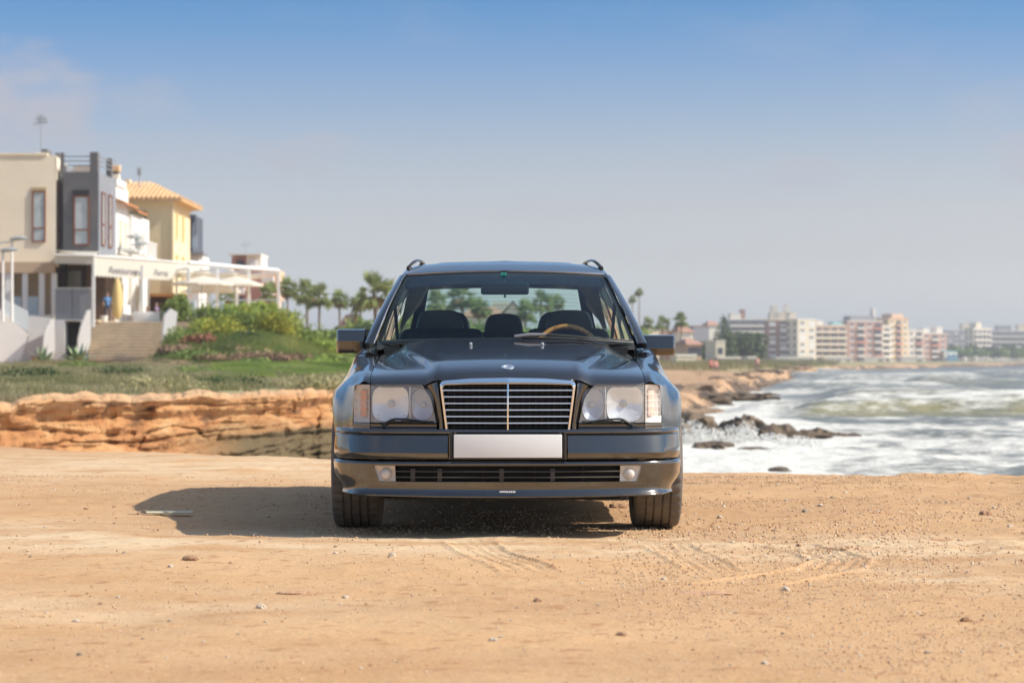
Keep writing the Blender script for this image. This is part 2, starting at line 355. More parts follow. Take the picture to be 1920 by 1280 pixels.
# ---- sea
def node_sea():
    m = bpy.data.materials.new('sea_water'); m.use_nodes = True; nt = m.node_tree; b = nt.nodes['Principled BSDF']
    N = nt.nodes.new; L = nt.links.new; tc = N('ShaderNodeTexCoord'); O = tc.outputs['Object']
    at = N('ShaderNodeAttribute'); at.attribute_name = 'foam'; a2 = N('ShaderNodeAttribute'); a2.attribute_name = 'silt_glow'
    mp = N('ShaderNodeMapping'); mp.inputs['Scale'].default_value = (.6, 1, 1); L(O, mp.inputs[0])
    n = N('ShaderNodeTexNoise'); n.inputs['Scale'].default_value = 1.5; n.inputs['Detail'].default_value = 10; n.inputs['Roughness'].default_value = .72; L(mp.outputs[0], n.inputs['Vector'])
    s = N('ShaderNodeMath'); s.operation = 'MULTIPLY_ADD'; L(n.outputs[0], s.inputs[0]); s.inputs[1].default_value = 1.9; L(at.outputs['Fac'], s.inputs[2])
    r = N('ShaderNodeMapRange'); r.interpolation_type = 'SMOOTHSTEP'; L(s.outputs[0], r.inputs['Value']); r.inputs[1].default_value = 1.15; r.inputs[2].default_value = 1.70
    w = N('ShaderNodeMix'); w.data_type = 'RGBA'; L(a2.outputs['Fac'], w.inputs[0]); w.inputs[6].default_value = (.175, .185, .165, 1); w.inputs[7].default_value = (.36, .31, .10, 1)
    c = N('ShaderNodeMix'); c.data_type = 'RGBA'; L(r.outputs[0], c.inputs[0]); L(w.outputs[2], c.inputs[6]); c.inputs[7].default_value = (.72, .71, .65, 1)
    L(c.outputs[2], b.inputs['Base Color'])
    ro = N('ShaderNodeMapRange'); L(r.outputs[0], ro.inputs['Value']); ro.inputs[3].default_value = .38; ro.inputs[4].default_value = .9; L(ro.outputs[0], b.inputs['Roughness'])
    n2 = N('ShaderNodeTexNoise'); n2.inputs['Scale'].default_value = 2.2; n2.inputs['Detail'].default_value = 8; n2.inputs['Roughness'].default_value = .65; L(mp.outputs[0], n2.inputs['Vector'])
    bp = N('ShaderNodeBump'); bp.inputs['Strength'].default_value = .8; bp.inputs['Distance'].default_value = .25; L(n2.outputs[0], bp.inputs['Height']); L(bp.outputs[0], b.inputs['Normal'])
    return m
M_sea = node_sea()
def build_sea():
    D = np.concatenate([np.geomspace(16, 45, 20)[:-1], np.geomspace(45, 420, 430)[:-1], np.geomspace(420, 6000, 90)])
    r = np.concatenate([np.linspace(-3.0, -.26, 24)[:-1], np.linspace(-.26, .27, 420)[:-1], np.linspace(.27, 3.0, 60)])
    Rr, DD = np.meshgrid(r, D); X = Rr * DD; Y = DD
    px = 960 + Rr * FOC
    Z = SEA + .10 * fbm(X * .05, Y * .16, 3) + .07 * fbm(X * .25, Y * .6, 3) + .04 * np.abs(fbm(X * .9, Y * 1.6, 3))
    foam = np.zeros_like(X); silt_glow = np.zeros_like(X)
    def crest(dc, amp, wf, wb, p0, p1, wig=2.0, seed=0, fo=.6, si=0.0, ph=0):
        nonlocal Z, foam, silt_glow
        c = dc + wig * fbm(X * .03 + seed, X * 0 + seed, 3) * dc / 100
        d = Y - c
        env = sstep(p0 - 60, p0 + 60, px) * sstep(p1 + 60, p1 - 60, px) * (.75 + .35 * fbm(X * .07 + seed, X * 0, 2))
        prof = np.where(d < 0, np.exp(-(d / wf) ** 2), np.exp(-(d / wb) ** 2))
        Z = Z + amp * env * prof
        foam = np.maximum(foam, fo * env * np.exp(-((d - wb * .35) / (wb * .9)) ** 2))
        silt_glow = np.maximum(silt_glow, si * env * np.exp(-((d + wf * .75) / (wf * .7)) ** 2) * np.clip(.75 + .9 * fbm(X * .35 + Y * .2, Y * .5, 3), .1, 1))  # olive glow of light through thin sandy water, painted on the wave fronts
    crest(96, 1.15, 2.2, 4.5, 1490, 2300, 4, 1, .95, 1.0)
    crest(103, .95, 2.5, 6, 1390, 1570, 2, 5, 1.05, .1)
    crest(101, .9, 3, 5, 1560, 2300, 3, 31, .78, .35)
    crest(112, .45, 3, 7, 1640, 2300, 3, 12, .62, .3)
    crest(122, .8, 3, 8, 1760, 1900, 2, 8, .95, .1)
    crest(152, .9, 4, 8, 1560, 1860, 5, 2, .85)
    crest(178, .9, 5, 12, 1480, 1800, 5, 9, .9)
    crest(206, 1.3, 6, 14, 1700, 1960, 6, 3, .75, .2)
    crest(255, 1.4, 8, 18, 1540, 1850, 8, 4, .95)
    crest(300, 1.4, 8, 18, 1450, 1760, 8, 14, .9)
    crest(330, 1.5, 8, 20, 1800, 2300, 8, 7, .8)
    crest(450, 1.3, 10, 30, 1500, 1780, 8, 17, .7)
    crest(560, .8, 14, 40, 1860, 2500, 8, 18, .5)
    for k, dd in enumerate((52, 57, 63, 70, 78, 86)):
        crest(dd, .16, 1.2, 3.0, -400, 2600, 3, 20 + k, .55)
    base = .56 * sstep(88, 76, Y) + .10 + .22 * fbm(X * .25, Y * .35 + 3, 3) * sstep(100, 80, Y)
    base = base + .45 * sstep(1620, 1380, px) * sstep(170, 90, Y)
    base = base - .35 * sstep(52.5, 49.5, Y) * sstep(1450, 1800, px)
    base = base - .30 * sstep(82, 88, Y) * sstep(94, 91, Y) * sstep(1450, 1700, px)
    base = base + .35 * sstep(1620, 1400, px) * sstep(260, 150, Y)
    base = base + .33 * sstep(110, 150, Y) * sstep(480, 300, Y) * np.clip(.5 + 1.6 * fbm(X * .03, Y * .07 + 7, 3), 0, 1.3)
    base = base - .22 * sstep(500, 900, Y) - .02
    foam = np.clip(np.maximum(foam * .95, base * .86) + .16 * fbm(X * .12, Y * .5, 4), 0, 1.1)
    Z = Z + .16 * fbm(X * .35 + 4, Y * .9, 4) * sstep(200, 90, Y) + .12 * np.maximum(fbm(X * .8, Y * 1.2 + 3, 4), 0) * sstep(120, 60, Y)
    Z = Z + .10 * sstep(.5, .9, foam) * np.maximum(fbm(X * 1.4, Y * 1.8, 4), 0) * sstep(170, 80, Y)
    V = np.stack([X, Y, Z], -1).reshape(-1, 3)
    o = np_mesh('sea', V, grid_faces(len(r), len(D)), M_sea, kind='structure')
    attr(o, 'foam', foam); attr(o, 'silt_glow', np.clip(silt_glow, 0, 1))
build_sea()

# ---- headland across the cove, running round the bay
CO = [(-14000, 22), (-3000, 24), (-1200, 29), (0, 35), (300, 42), (620, 53), (800, 60), (1000, 66), (1180, 72), (1280, 86), (1340, 118), (1400, 165), (1450, 225), (1500, 330), (1560, 520), (1700, 800), (1900, 1180), (2500, 1350), (4500, 1350), (16000, 900)]
def coast(px): return np.exp(np.interp(px, [c[0] for c in CO], [math.log(c[1]) for c in CO]))
def land_h(px, Y, X):
    dc = coast(px) * (1 + .03 * fbm(px * .02, px * 0 + 2, 4) * sstep(700, 1000, px)); d = Y - dc
    # left plateau
    zl = .22 + .42 * sstep(0, 85, d) + .10 * fbm(X * .3, Y * .12, 3) + .05 * fbm(X * 1.3, Y * .8, 3)
    # mound below the restaurant terrace
    mx = sstep(-19.3, -16.8, X) * sstep(-8.2, -13.4, X) * sstep(119, 133, Y) * sstep(165, 148, Y)
    zl = zl + 1.85 * mx * (1 + .12 * fbm(X * .5, Y * .4, 3)) + .2 * sstep(100, 160, Y)
    zr = SEA + .15 + .75 * sstep(0, 30, d) * (1 + .5 * fbm(X * .12, Y * .05, 3)) + .9 * sstep(20, 260, d) + .20 * fbm(X * .5, Y * .22, 4) * sstep(160, 10, d) + .20 * np.abs(fbm(X * 1.2, Y * .5 + 5, 4)) * sstep(160, 10, d)
    zr = zr + .3 * sstep(2, -12, X) + np.minimum(np.maximum(Y - 500, 0) * .0006, 1.5)
    t = sstep(700, 1160, px); z = zl * (1 - t) + zr * t
    return np.where(d < 0, np.maximum(z + d * (3.0 + 60 * sstep(1150, 900, px)), -2.8), z)
def node_land():
    m = bpy.data.materials.new('headland_earth'); m.use_nodes = True; nt = m.node_tree; b = nt.nodes['Principled BSDF']
    N = nt.nodes.new; L = nt.links.new; tc = N('ShaderNodeTexCoord'); O = tc.outputs['Object']
    at = N('ShaderNodeAttribute'); at.attribute_name = 'green'; wt = N('ShaderNodeAttribute'); wt.attribute_name = 'wet'
    n = N('ShaderNodeTexNoise'); n.inputs['Scale'].default_value = .5; n.inputs['Detail'].default_value = 9; n.inputs['Roughness'].default_value = .65; L(O, n.inputs['Vector'])
    def mr(v, a, b_): q = N('ShaderNodeMapRange'); L(v, q.inputs['Value']); q.inputs[1].default_value = a; q.inputs[2].default_value = b_; return q.outputs[0]
    def mix(f, c1, c2):
        q = N('ShaderNodeMix'); q.data_type = 'RGBA'; L(f, q.inputs[0])
        for k, c in ((6, c1), (7, c2)):
            if isinstance(c, tuple): q.inputs[k].default_value = (*c, 1)
            else: L(c, q.inputs[k])
        return q.outputs[2]
    c = mix(mr(n.outputs[0], .4, .6), (.50, .33, .20), (.36, .22, .12))
    g = mix(mr(n.outputs[0], .35, .65), (.24, .23, .10), (.36, .30, .16))
    ga = N('ShaderNodeMath'); ga.operation = 'ADD'; L(at.outputs['Fac'], ga.inputs[0]); L(n.outputs[0], ga.inputs[1])
    c = mix(mr(ga.outputs[0], .85, 1.05), c, g)
    wa = N('ShaderNodeMath'); wa.operation = 'ADD'; L(wt.outputs['Fac'], wa.inputs[0]); L(n.outputs[0], wa.inputs[1])
    c = mix(mr(wa.outputs[0], .95, 1.1), c, (.12, .085, .06))
    L(c, b.inputs['Base Color']); b.inputs['Roughness'].default_value = .95
    bp = N('ShaderNodeBump'); bp.inputs['Strength'].default_value = .7; bp.inputs['Distance'].default_value = .3; L(n.outputs[0], bp.inputs['Height']); L(bp.outputs[0], b.inputs['Normal'])
    return m
M_land = node_land()
def build_land():
    r = np.concatenate([np.linspace(-3.2, -.24, 40)[:-1], np.linspace(-.24, .24, 460)[:-1], np.linspace(.24, 3.2, 60)])
    px = 960 + r * FOC; dc = coast(px)
    t = np.concatenate([[-.03, -.012, 0, .004], np.geomspace(.008, 1.5, 200), np.geomspace(1.6, 200, 70)])
    D = dc[None] * (1 + t[:, None]); D = np.minimum(D, 6200)
    lf = sstep(1150, 900, px); D[0] = dc * (1 - .03 * (1 - lf)); D[1] = dc * (1 - .012 * (1 - lf)); D[0] = np.where(lf > .5, dc, D[0]); D[1] = np.where(lf > .5, dc, D[1])
    X = r[None] * D; PX = np.tile(px, (len(t), 1))
    D = D + .75 * lf[None]; X = r[None] * D
    Z = land_h(PX, D, X); Z[0] -= .4 * lf; D[0] += .2 * lf
    V = np.stack([X, D, Z], -1).reshape(-1, 3)
    o = np_mesh('headland', V, grid_faces(len(r), len(t)), M_land, kind='structure')
    left = sstep(1050, 800, PX)
    green = left * (.55 * sstep(1.2, 3.0, D - coast(PX)) * sstep(125, 105, D) + .35 * sstep(122, 116, D)) + (1 - left) * (.12 + .5 * sstep(180, 300, D)) * sstep(10, 60, D - coast(PX)) + .25 * fbm(X * .1, D * .06, 3)
    green = green - .5 * np.exp(-((D - 128) / 5) ** 2) * sstep(-14, -17, X) + .12 * sstep(-17.5, -16, X) * sstep(126, 134, D) * left - .25 * sstep(-17.5, -16, X) * sstep(106, 112, D) * sstep(126, 118, D) * left
    wet = (1 - left) * sstep(30, 0, D - coast(PX)) * .62 + .1 * fbm(X * .2, D * .1, 3) + (1 - left) * .75 * sstep(.05, .35, fbm(X * .30 + 6, D * .10, 4)) * sstep(150, 40, D - coast(PX))
    attr(o, 'green', green); attr(o, 'wet', wet)
build_land()
def land_z(x, y):
    return float(land_h(np.array([960 + x / y * FOC]), np.array([y]), np.array([x]))[0])

# ---- eroded earth cliff on the far side of the cove
def node_cliff():
    m = bpy.data.materials.new('eroded_earth'); m.use_nodes = True; nt = m.node_tree; b = nt.nodes['Principled BSDF']
    N = nt.nodes.new; L = nt.links.new; tc = N('ShaderNodeTexCoord'); O = tc.outputs['Object']
    mp = N('ShaderNodeMapping'); mp.inputs['Scale'].default_value = (.5, .5, 2.6); L(O, mp.inputs[0])
    n = N('ShaderNodeTexNoise'); n.inputs['Scale'].default_value = 1.6; n.inputs['Detail'].default_value = 9; n.inputs['Roughness'].default_value = .6; L(mp.outputs[0], n.inputs['Vector'])
    cr = N('ShaderNodeValToRGB'); e = cr.color_ramp.elements
    e[0].position = .32; e[0].color = (.17, .085, .04, 1); e[1].position = .70; e[1].color = (.50, .31, .16, 1)
    q = e.new(.43); q.color = (.38, .175, .07, 1); q = e.new(.56); q.color = (.45, .24, .105, 1)
    L(n.outputs[0], cr.inputs[0])
    at = N('ShaderNodeAttribute'); at.attribute_name = 'cap'; wt = N('ShaderNodeAttribute'); wt.attribute_name = 'damp_shade'
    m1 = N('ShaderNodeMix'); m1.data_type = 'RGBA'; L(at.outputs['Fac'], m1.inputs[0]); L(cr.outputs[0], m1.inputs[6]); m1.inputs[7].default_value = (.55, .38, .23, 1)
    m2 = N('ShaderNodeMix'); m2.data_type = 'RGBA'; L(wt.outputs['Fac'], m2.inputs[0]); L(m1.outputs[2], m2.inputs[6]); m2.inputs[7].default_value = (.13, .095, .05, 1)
    L(m2.outputs[2], b.inputs['Base Color']); b.inputs['Roughness'].default_value = .95; b.inputs['Specular IOR Level'].default_value = .2
    n2 = N('ShaderNodeTexNoise'); n2.inputs['Scale'].default_value = 5; n2.inputs['Detail'].default_value = 9; L(O, n2.inputs['Vector'])
    bp = N('ShaderNodeBump'); bp.inputs['Strength'].default_value = 1.0; bp.inputs['Distance'].default_value = .16; L(n2.outputs[0], bp.inputs['Height']); L(bp.outputs[0], b.inputs['Normal'])
    return m
M_cliff = node_cliff()
def build_cliff():
    px = np.concatenate([np.linspace(-4200, -60, 160)[:-1], np.linspace(-60, 700, 520)[:-1], np.linspace(700, 1180, 120)])
    v = np.linspace(0, 1, 150); PX, Vv = np.meshgrid(px, v)
    dc = coast(PX) + .35; r = (PX - 960) / FOC; X = r * dc
    top = land_h(PX, dc + .5, r * dc)
    top = top + .15 * np.abs(fbm(X * .9, X * 0 + 5, 4)) + .14 * np.abs(fbm(X * 3.1, X * 0 + 9, 4)) - .02
    z0 = -2.3; Z = z0 + (top - z0) * Vv
    big = fbm(X * .55, Z * .5 + 3, 3); led = fbm(X * .28 + 11, Z * 4.2, 3); det = fbm(X * 2.6, Z * 3.4, 4); vert = fbm(X * 3.2, Z * .7 + 9, 3)
    out = .75 + .60 * big + .45 * led + .26 * det + .24 * vert
    rdg = lambda q, k: np.clip(1 - k * np.abs(q), 0, 1)
    out = out - .30 * rdg(fbm(X * .55 + 4, Z * 3.1 + 2, 3), 7) - .22 * rdg(fbm(X * 2.1, Z * 1.4 + 8, 3), 8) + .28 * fbm(X * 6, Z * 7, 4) + .20 * np.round(3 * fbm(X * .8 + 3, Z * 3.2, 3)) / 3
    # overhanging cap, undercut below, talus low
    h = top - Z
    out = out + .35 * np.exp(-((h - .10) / .12) ** 2) - .30 * np.exp(-((h - .42 - .12 * big) / .13) ** 2)
    under = np.exp(-((Z + .62 + .05 * led) / .07) ** 2) * sstep(60, 330, PX)
    out = out - .40 * under
    out = out + .9 * sstep(.4, 1.8, h) * (.6 + .4 * sstep(500, 100, PX))
    D = dc - out * sstep(0, .06, 1 - Vv + .02)
    X = r * D
    Zf = Z + .06 * fbm(X * 1.9, Z * 6, 3) * (Vv < .99)
    # lip folds back on to the plateau
    rows_x = np.concatenate([X, (r * (dc + .9))[:1]], 0); rows_d = np.concatenate([D, (dc + .9)[:1]], 0); rows_z = np.concatenate([Zf, (top - .13)[:1]], 0)
    V = np.stack([rows_x, rows_d, rows_z], -1).reshape(-1, 3)
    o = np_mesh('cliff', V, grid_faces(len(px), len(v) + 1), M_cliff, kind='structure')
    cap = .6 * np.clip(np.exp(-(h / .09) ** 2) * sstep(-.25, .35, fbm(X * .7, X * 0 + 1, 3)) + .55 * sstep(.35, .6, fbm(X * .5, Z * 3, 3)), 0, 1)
    damp_shade = np.clip(sstep(330, 560, PX) * sstep(-.48, -.62, Z + .12 * fbm(X * 1.5, Z * 2, 3)) * .9 + .45 * sstep(240, 420, PX) * sstep(-.25, -.5, Z + .25 * fbm(X * 1.2, Z * 1.6, 3)), 0, 1)  # darker low on the right: wet earth and shade painted in together
    attr(o, 'cap', np.concatenate([cap, cap[:1]], 0)); attr(o, 'damp_shade', np.concatenate([damp_shade, damp_shade[:1]], 0))
build_cliff()

# ---- rocks in the surf
M_rock = mat('sea_rock', (.19, .13, .075), .8, noise=.55, nscale=2.2, bump=.9, bscale=7, col2=(.055, .045, .035))
M_rock2 = mat('tan_rock', (.36, .25, .16), .9, bump=.9, bscale=7, nscale=2.5, col2=(.17, .11, .07))
def rock_mesh(name, sx, sy, sz, seed, m, sub=4):
    bm = bmesh.new(); bmesh.ops.create_icosphere(bm, subdivisions=sub, radius=1)
    co = np.array([v.co[:] for v in bm.verts]); s = seed * 13.7
    n = fbm(co[:, 0] * 1.7 + s, co[:, 1] * 1.5 + co[:, 2] * 1.1, 4) * .42 + fbm(co[:, 0] * 5 + s, co[:, 2] * 5 + co[:, 1] * 3, 3) * .24
    co = co * (1 + n)[:, None]; co[:, 2] = np.where(co[:, 2] < -.3, -.3, co[:, 2])
    co *= np.array([sx, sy, sz])
    for v, c in zip(bm.verts, co): v.co = c
    me = bpy.data.meshes.new(name); bm.to_mesh(me); bm.free(); me.materials.append(m)
    me.polygons.foreach_set('use_smooth', [True] * len(me.polygons)); me.set_sharp_from_angle(angle=R(38))
    return me
def place(name, me, loc, rz=0, label=None, cat=None, group=None, scale=1):
    o = bpy.data.objects.new(name, me); scene.collection.objects.link(o); o.location = loc; o.rotation_euler = (0, 0, rz)
    o.scale = (scale,) * 3 if not isinstance(scale, tuple) else scale
    if label: tag(o, label, cat, group)
    return o
_rk = [  # px, waterline py, half width px, height px, label
    (1302, 832, 62, 60, 'big dark brown reef rock in the white surf beside the wagon flank'),
    (1365, 826, 52, 36, 'reef rock sloping down between the two highest ones'),
    (1412, 828, 48, 48, 'highest humped reef rock in the middle of the surf reef'),
    (1462, 830, 46, 36, 'brown reef rock with a notched crest right of the highest one'),
    (1505, 829, 34, 24, 'low brown reef rock dipping toward the sea, washed by foam'),
    (1545, 828, 32, 27, 'rounded dark reef rock near the seaward end of the reef'),
    (1590, 827, 24, 17, 'small dark rock at the outer tip of the reef'),
    (1338, 843, 34, 15, 'flat brown rock awash in foam in front of the reef'),
    (1420, 848, 30, 10, 'thin brown ledge awash right of the flat brown rock'),
    (1460, 884, 22, 8, 'low wet rock almost covered by foam, nearest the dirt edge'),
    (1412, 752, 40, 17, 'dark rounded rock standing in foam off the sandy shore'),
    (1512, 777, 20, 12, 'lone small rock in the surf left of the yellow breaker'),
    (1320, 762, 60, 22, 'broad flat tan rock at the shore beside the wagon flank'),
    (1350, 745, 50, 10, 'low tan rock behind the broad flat one'),
    (1290, 740, 40, 14, 'tan shore rock ledge behind the wagon headlight corner'),
    (1380, 733, 44, 9, 'thin dark rock shelf lying on the far beach'),
    (1440, 742, 26, 7, 'small dark rock in the foam right of the rounded one'),
    (1455, 706, 22, 7, 'small brown outcrop at the tip of the sandy point')]
for i, (px, py, hw, hp, lab) in enumerate(_rk):
    D = 10010 / (py - 678) if py > 730 else 10010 / (py - 678) * .95
    w = hw / FOC * D; h = hp / FOC * D
    me = rock_mesh('rock', w * 1.15, w * .9 + .5, h * .95, i + 1, M_rock if py > 745 or px > 1400 else M_rock2)
    x = (px - 960) / FOC * D
    place('rock', me, (x, D + w, SEA + .0 if py > 730 else max(SEA, land_z(x, D) - .1)), 0, lab, 'rock', 'rocks in the surf off the headland')

rk_m = [rock_mesh('shore_rock', 1, .8, .5, 120 + k, M_rock2 if k % 2 else M_rock, 3) for k in range(6)]
_rr = random.Random(21)
for i in range(26):
    px = _rr.uniform(1275, 1500); dc = float(coast(np.array([px]))[0]); D = dc + _rr.uniform(-2, 45) * dc / 120; x = (px - 960) / FOC * D
    z = max(float(land_h(np.array([px]), np.array([D]), np.array([x]))[0]), SEA - .05); r = _rr.uniform(.3, 1.0) * (D / 130) ** .5
    k = _rr.randrange(6); place('rock', rk_m[k], (x, D, z + .05), _rr.uniform(0, 6.3), ('low tan rock on the sandy point of the shore', 'low dark rock on the sandy point of the shore')[k % 2 == 0], 'rock', ('tan' if k % 2 else 'dark') + ' rocks strewn on the sandy point', scale=(r * 1.2, r, r * .42))
# ================================================================ THE ESTATE CAR
def node_paint():
    m = bpy.data.materials.new('black_car_paint'); m.use_nodes = True; nt = m.node_tree; b = nt.nodes['Principled BSDF']
    N = nt.nodes.new; L = nt.links.new
    b.inputs['Base Color'].default_value = (.104, .098, .092, 1); b.inputs['Metallic'].default_value = .9; b.inputs['Roughness'].default_value = .34
    b.inputs['Coat Weight'].default_value = 1; b.inputs['Coat Roughness'].default_value = .02; b.inputs['Coat IOR'].default_value = 1.6
    tc = N('ShaderNodeTexCoord'); n = N('ShaderNodeTexNoise'); n.inputs['Scale'].default_value = 14; n.inputs['Detail'].default_value = 6; L(tc.outputs['Object'], n.inputs['Vector'])
    r = N('ShaderNodeMapRange'); L(n.outputs[0], r.inputs['Value']); r.inputs[1].default_value = .35; r.inputs[2].default_value = .75; r.inputs[3].default_value = .13; r.inputs[4].default_value = .21
    L(r.outputs[0], b.inputs['Roughness'])
    r2 = N('ShaderNodeMapRange'); L(n.outputs[0], r2.inputs['Value']); r2.inputs[1].default_value = .45; r2.inputs[2].default_value = .8; r2.inputs[3].default_value = .015; r2.inputs[4].default_value = .06
    L(r2.outputs[0], b.inputs['Coat Roughness'])
    return m
PAINT = node_paint()
CHROME = mat('chrome', (.86, .87, .88), .16, metal=1)
SLATC = mat('brushed_slat', (.86, .86, .87), .24, metal=1)
CHROME2 = mat('satin_chrome', (.42, .42, .43), .25, metal=1)
SILVER = mat('reflector_silver', (.95, .95, .96), .36, metal=.6)
LAMPBODY = mat('lamp_body', (.93, .93, .93), .4)
BLACKP = mat('black_plastic', (.016, .016, .017), .42, bump=.1, bscale=120)
MATTE = mat('underbody_black', (.010, .010, .010), .85)
RUBBER = mat('tyre_rubber', (.095, .088, .080), .68, noise=.4, nscale=14, bump=.15, bscale=90, col2=(.15, .125, .10))
GAP = mat('panel_gap', (.003, .003, .003), .9)
LEATHER = mat('black_leather', (.020, .022, .021), .42, bump=.12, bscale=60)
CABIN = mat('dark_cabin_trim', (.022, .023, .022), .7)
BEIGE = mat('beige_headlining', (.30, .27, .20), .85)
HEADLIN = mat('dark_headlining', (.05, .05, .048), .9)
PLATE = mat('number_plate_white', (.80, .82, .82), .5)
AMBER = mat('amber_bulb_cover', (.85, .36, .20), .35)
WOOD = mat('burl_wood', (.80, .36, .07), .25, coat=.8, noise=.5, nscale=40, col2=(.36, .13, .03))
TEAL = mat('teal_tag', (.10, .62, .52), .5)
TEALD = mat('dark_teal_print', (.01, .10, .10), .5)
WHITEP = mat('white_badge', (.85, .85, .84), .35)
WINDGLASS = glass_mat('windscreen_glass', (.80, .90, .86), .0, 1.36)
SIDEGLASS = glass_mat('side_glass', (.34, .44, .41), .0, 1.45)
REARGLASS = glass_mat('rear_glass', (.84, .96, .92), .0, 1.3)
LENS = glass_mat('fluted_lens', (.90, .92, .93), .04, 1.45, bump=(28, .55))
LENSC = glass_mat('clear_lens', (.93, .92, .90), .05, 1.45, bump=(10, .3))
BLUEREF = mat('blue_tinted_reflector', (.46, .52, .64), .35, metal=.5)
for _m in (LENS, LENSC):      # moulded flutes scatter a little light of their own
    _nt = _m.node_tree; _o = [n for n in _nt.nodes if n.type == 'OUTPUT_MATERIAL'][0]; _src = _o.inputs[0].links[0].from_socket
    _d = _nt.nodes.new('ShaderNodeBsdfDiffuse'); _d.inputs[0].default_value = (.96, .97, .98, 1); _x = _nt.nodes.new('ShaderNodeMixShader'); _x.inputs[0].default_value =   .15 if _m is LENS else .12
    _nt.links.new(_src, _x.inputs[1]); _nt.links.new(_d.outputs[0], _x.inputs[2]); _nt.links.new(_x.outputs[0], _o.inputs[0])
NOZ = mat('nozzle_grey', (.45, .48, .50), .4)

car = empty('estate_car', (-.020, 12.0, 0), R(.5))
tag(car, 'black estate car with chrome grille and blank white plate parked on the dirt', 'car')
def ygrad(a, b, n): return [a + (b - a) * i / (n - 1) for i in range(n)]
def yN(x):
    a = abs(x); return .085 + .17 * a * a + 4.2 * max(0, a - .62) ** 2
def hood_z(x, y):
    a = abs(x); e = min(1, a / .673)
    y0 = .085 + .17 * a * a
    zf = .7740 - .008 * (min(a, .33) / .33) ** 2
    zf = zf * (1 - sm(.335, .42, a)) + .7385 * sm(.335, .42, a)
    t = max(0, y - y0)
    zr = .970 - .012 * (a / .4) ** 2 - .052 * max(0, (a - .35) / .32) ** 1.6 * .85
    L = 1.38 - y0
    rise = .043 * (1 - math.exp(-t / .055))
    z = zf + rise + (zr - zf - .043) * (t / L) ** .97
    # power-dome shoulders running back from the grille corners
    xr = .355 + .20 * sm(0, 1.2, t)
    z += .010 * (1 - sm(xr - .035, xr + .035, a)) * sm(.02, .3, t)
    z += .004 * math.exp(-((a - xr + .02) / .022) ** 2) * sm(0, .2, t)
    return z
def sm(a, b, x):
    t = min(1, max(0, (x - a) / (b - a))); return t * t * (3 - 2 * t)
XH = .3425
def lamp_in(z):       # inner edge of the headlamp opening
    t = (z - .551) / (.7385 - .551); return .345 + .040 * t + .040 * max(0, t - .55) ** 2 / .2025
def grille_out(z): return .302 + .032 * (z - .512) / .25
def build_hood():
    m = MB()
    xs = sorted(set([round(v, 4) for v in list(np.linspace(-.335, .335, 45)) + [s * v for s in (-1, 1) for v in list(np.linspace(.34, .425, 12)) + list(np.linspace(.44, .6715, 18))]]))
    def rear_y(x): return 1.33 + .30 * (abs(x) / .67) ** 2.4
    nt = 44
    def fn(i, j):
        x = xs[i]; a = abs(x); y0 = .085 + .17 * a * a + 4.2 * max(0, a - .62) ** 2
        if j < 4:      # rolled lip
            t = j / 4; zt = hood_z(x, y0)
            return (x, y0 + .012 * (1 - math.sin(t * PI / 2)) - 0.002, zt - .014 * (1 - t))
        t = ((j - 4) / (nt - 5)) ** 1.9
        y = y0 + (rear_y(x) - y0) * t
        return (x, y, hood_z(x, y))
    m.grid(fn, len(xs), nt)
    # sheet metal beside the grille, running down to the bumper
    for s in (-1, 1):
        def fp(i, j):
            u = i / 8; v = j / 14
            z = (.768 - .033 * u) * (1 - v) + .508 * v; z = z if v > 0 else z - .012
            xi = grille_out(min(z, .762)) + .002; xo = lamp_in(max(.551, min(z, .7385))) - .002
            if z < .556: xo = .345
            x = xi + (xo - xi) * u
            y = .083 + .17 * x * x - .004 + .035 * (abs(u - .45) / .55) ** 2.6
            return (s * x, y, z)
        m.grid(fp, 9, 15, flip=(s > 0))
        # return flange round the lamp
    o = m.build('bonnet', PAINT, car, smooth=42)
    return o
hood = build_hood()
def stripB():
    for s in (-1, 1):
        m = MB()
        xs = ygrad(.346, .6715, 16)
        def f(i, j):
            x = xs[i]; return (s * x, yN(x) - (.0, .008, .008, .0)[j] + .004, (.549, .545, .514, .506)[j])
        m.grid(f, 16, 4, flip=s < 0); m.build('lamp_valance', PAINT, car, smooth=60)
        m = MB(); xq = ygrad(.6745, .7655, 10)
        def f2(i, j):
            x = xq[i]; return (s * x, yN(x) - (-.02, .004, .006, .0)[j] + .004, (.554, .550, .530, .500)[j])
        m.grid(f2, 10, 4, flip=s < 0); m.build('indicator_valance', PAINT, car, smooth=60)
stripB()
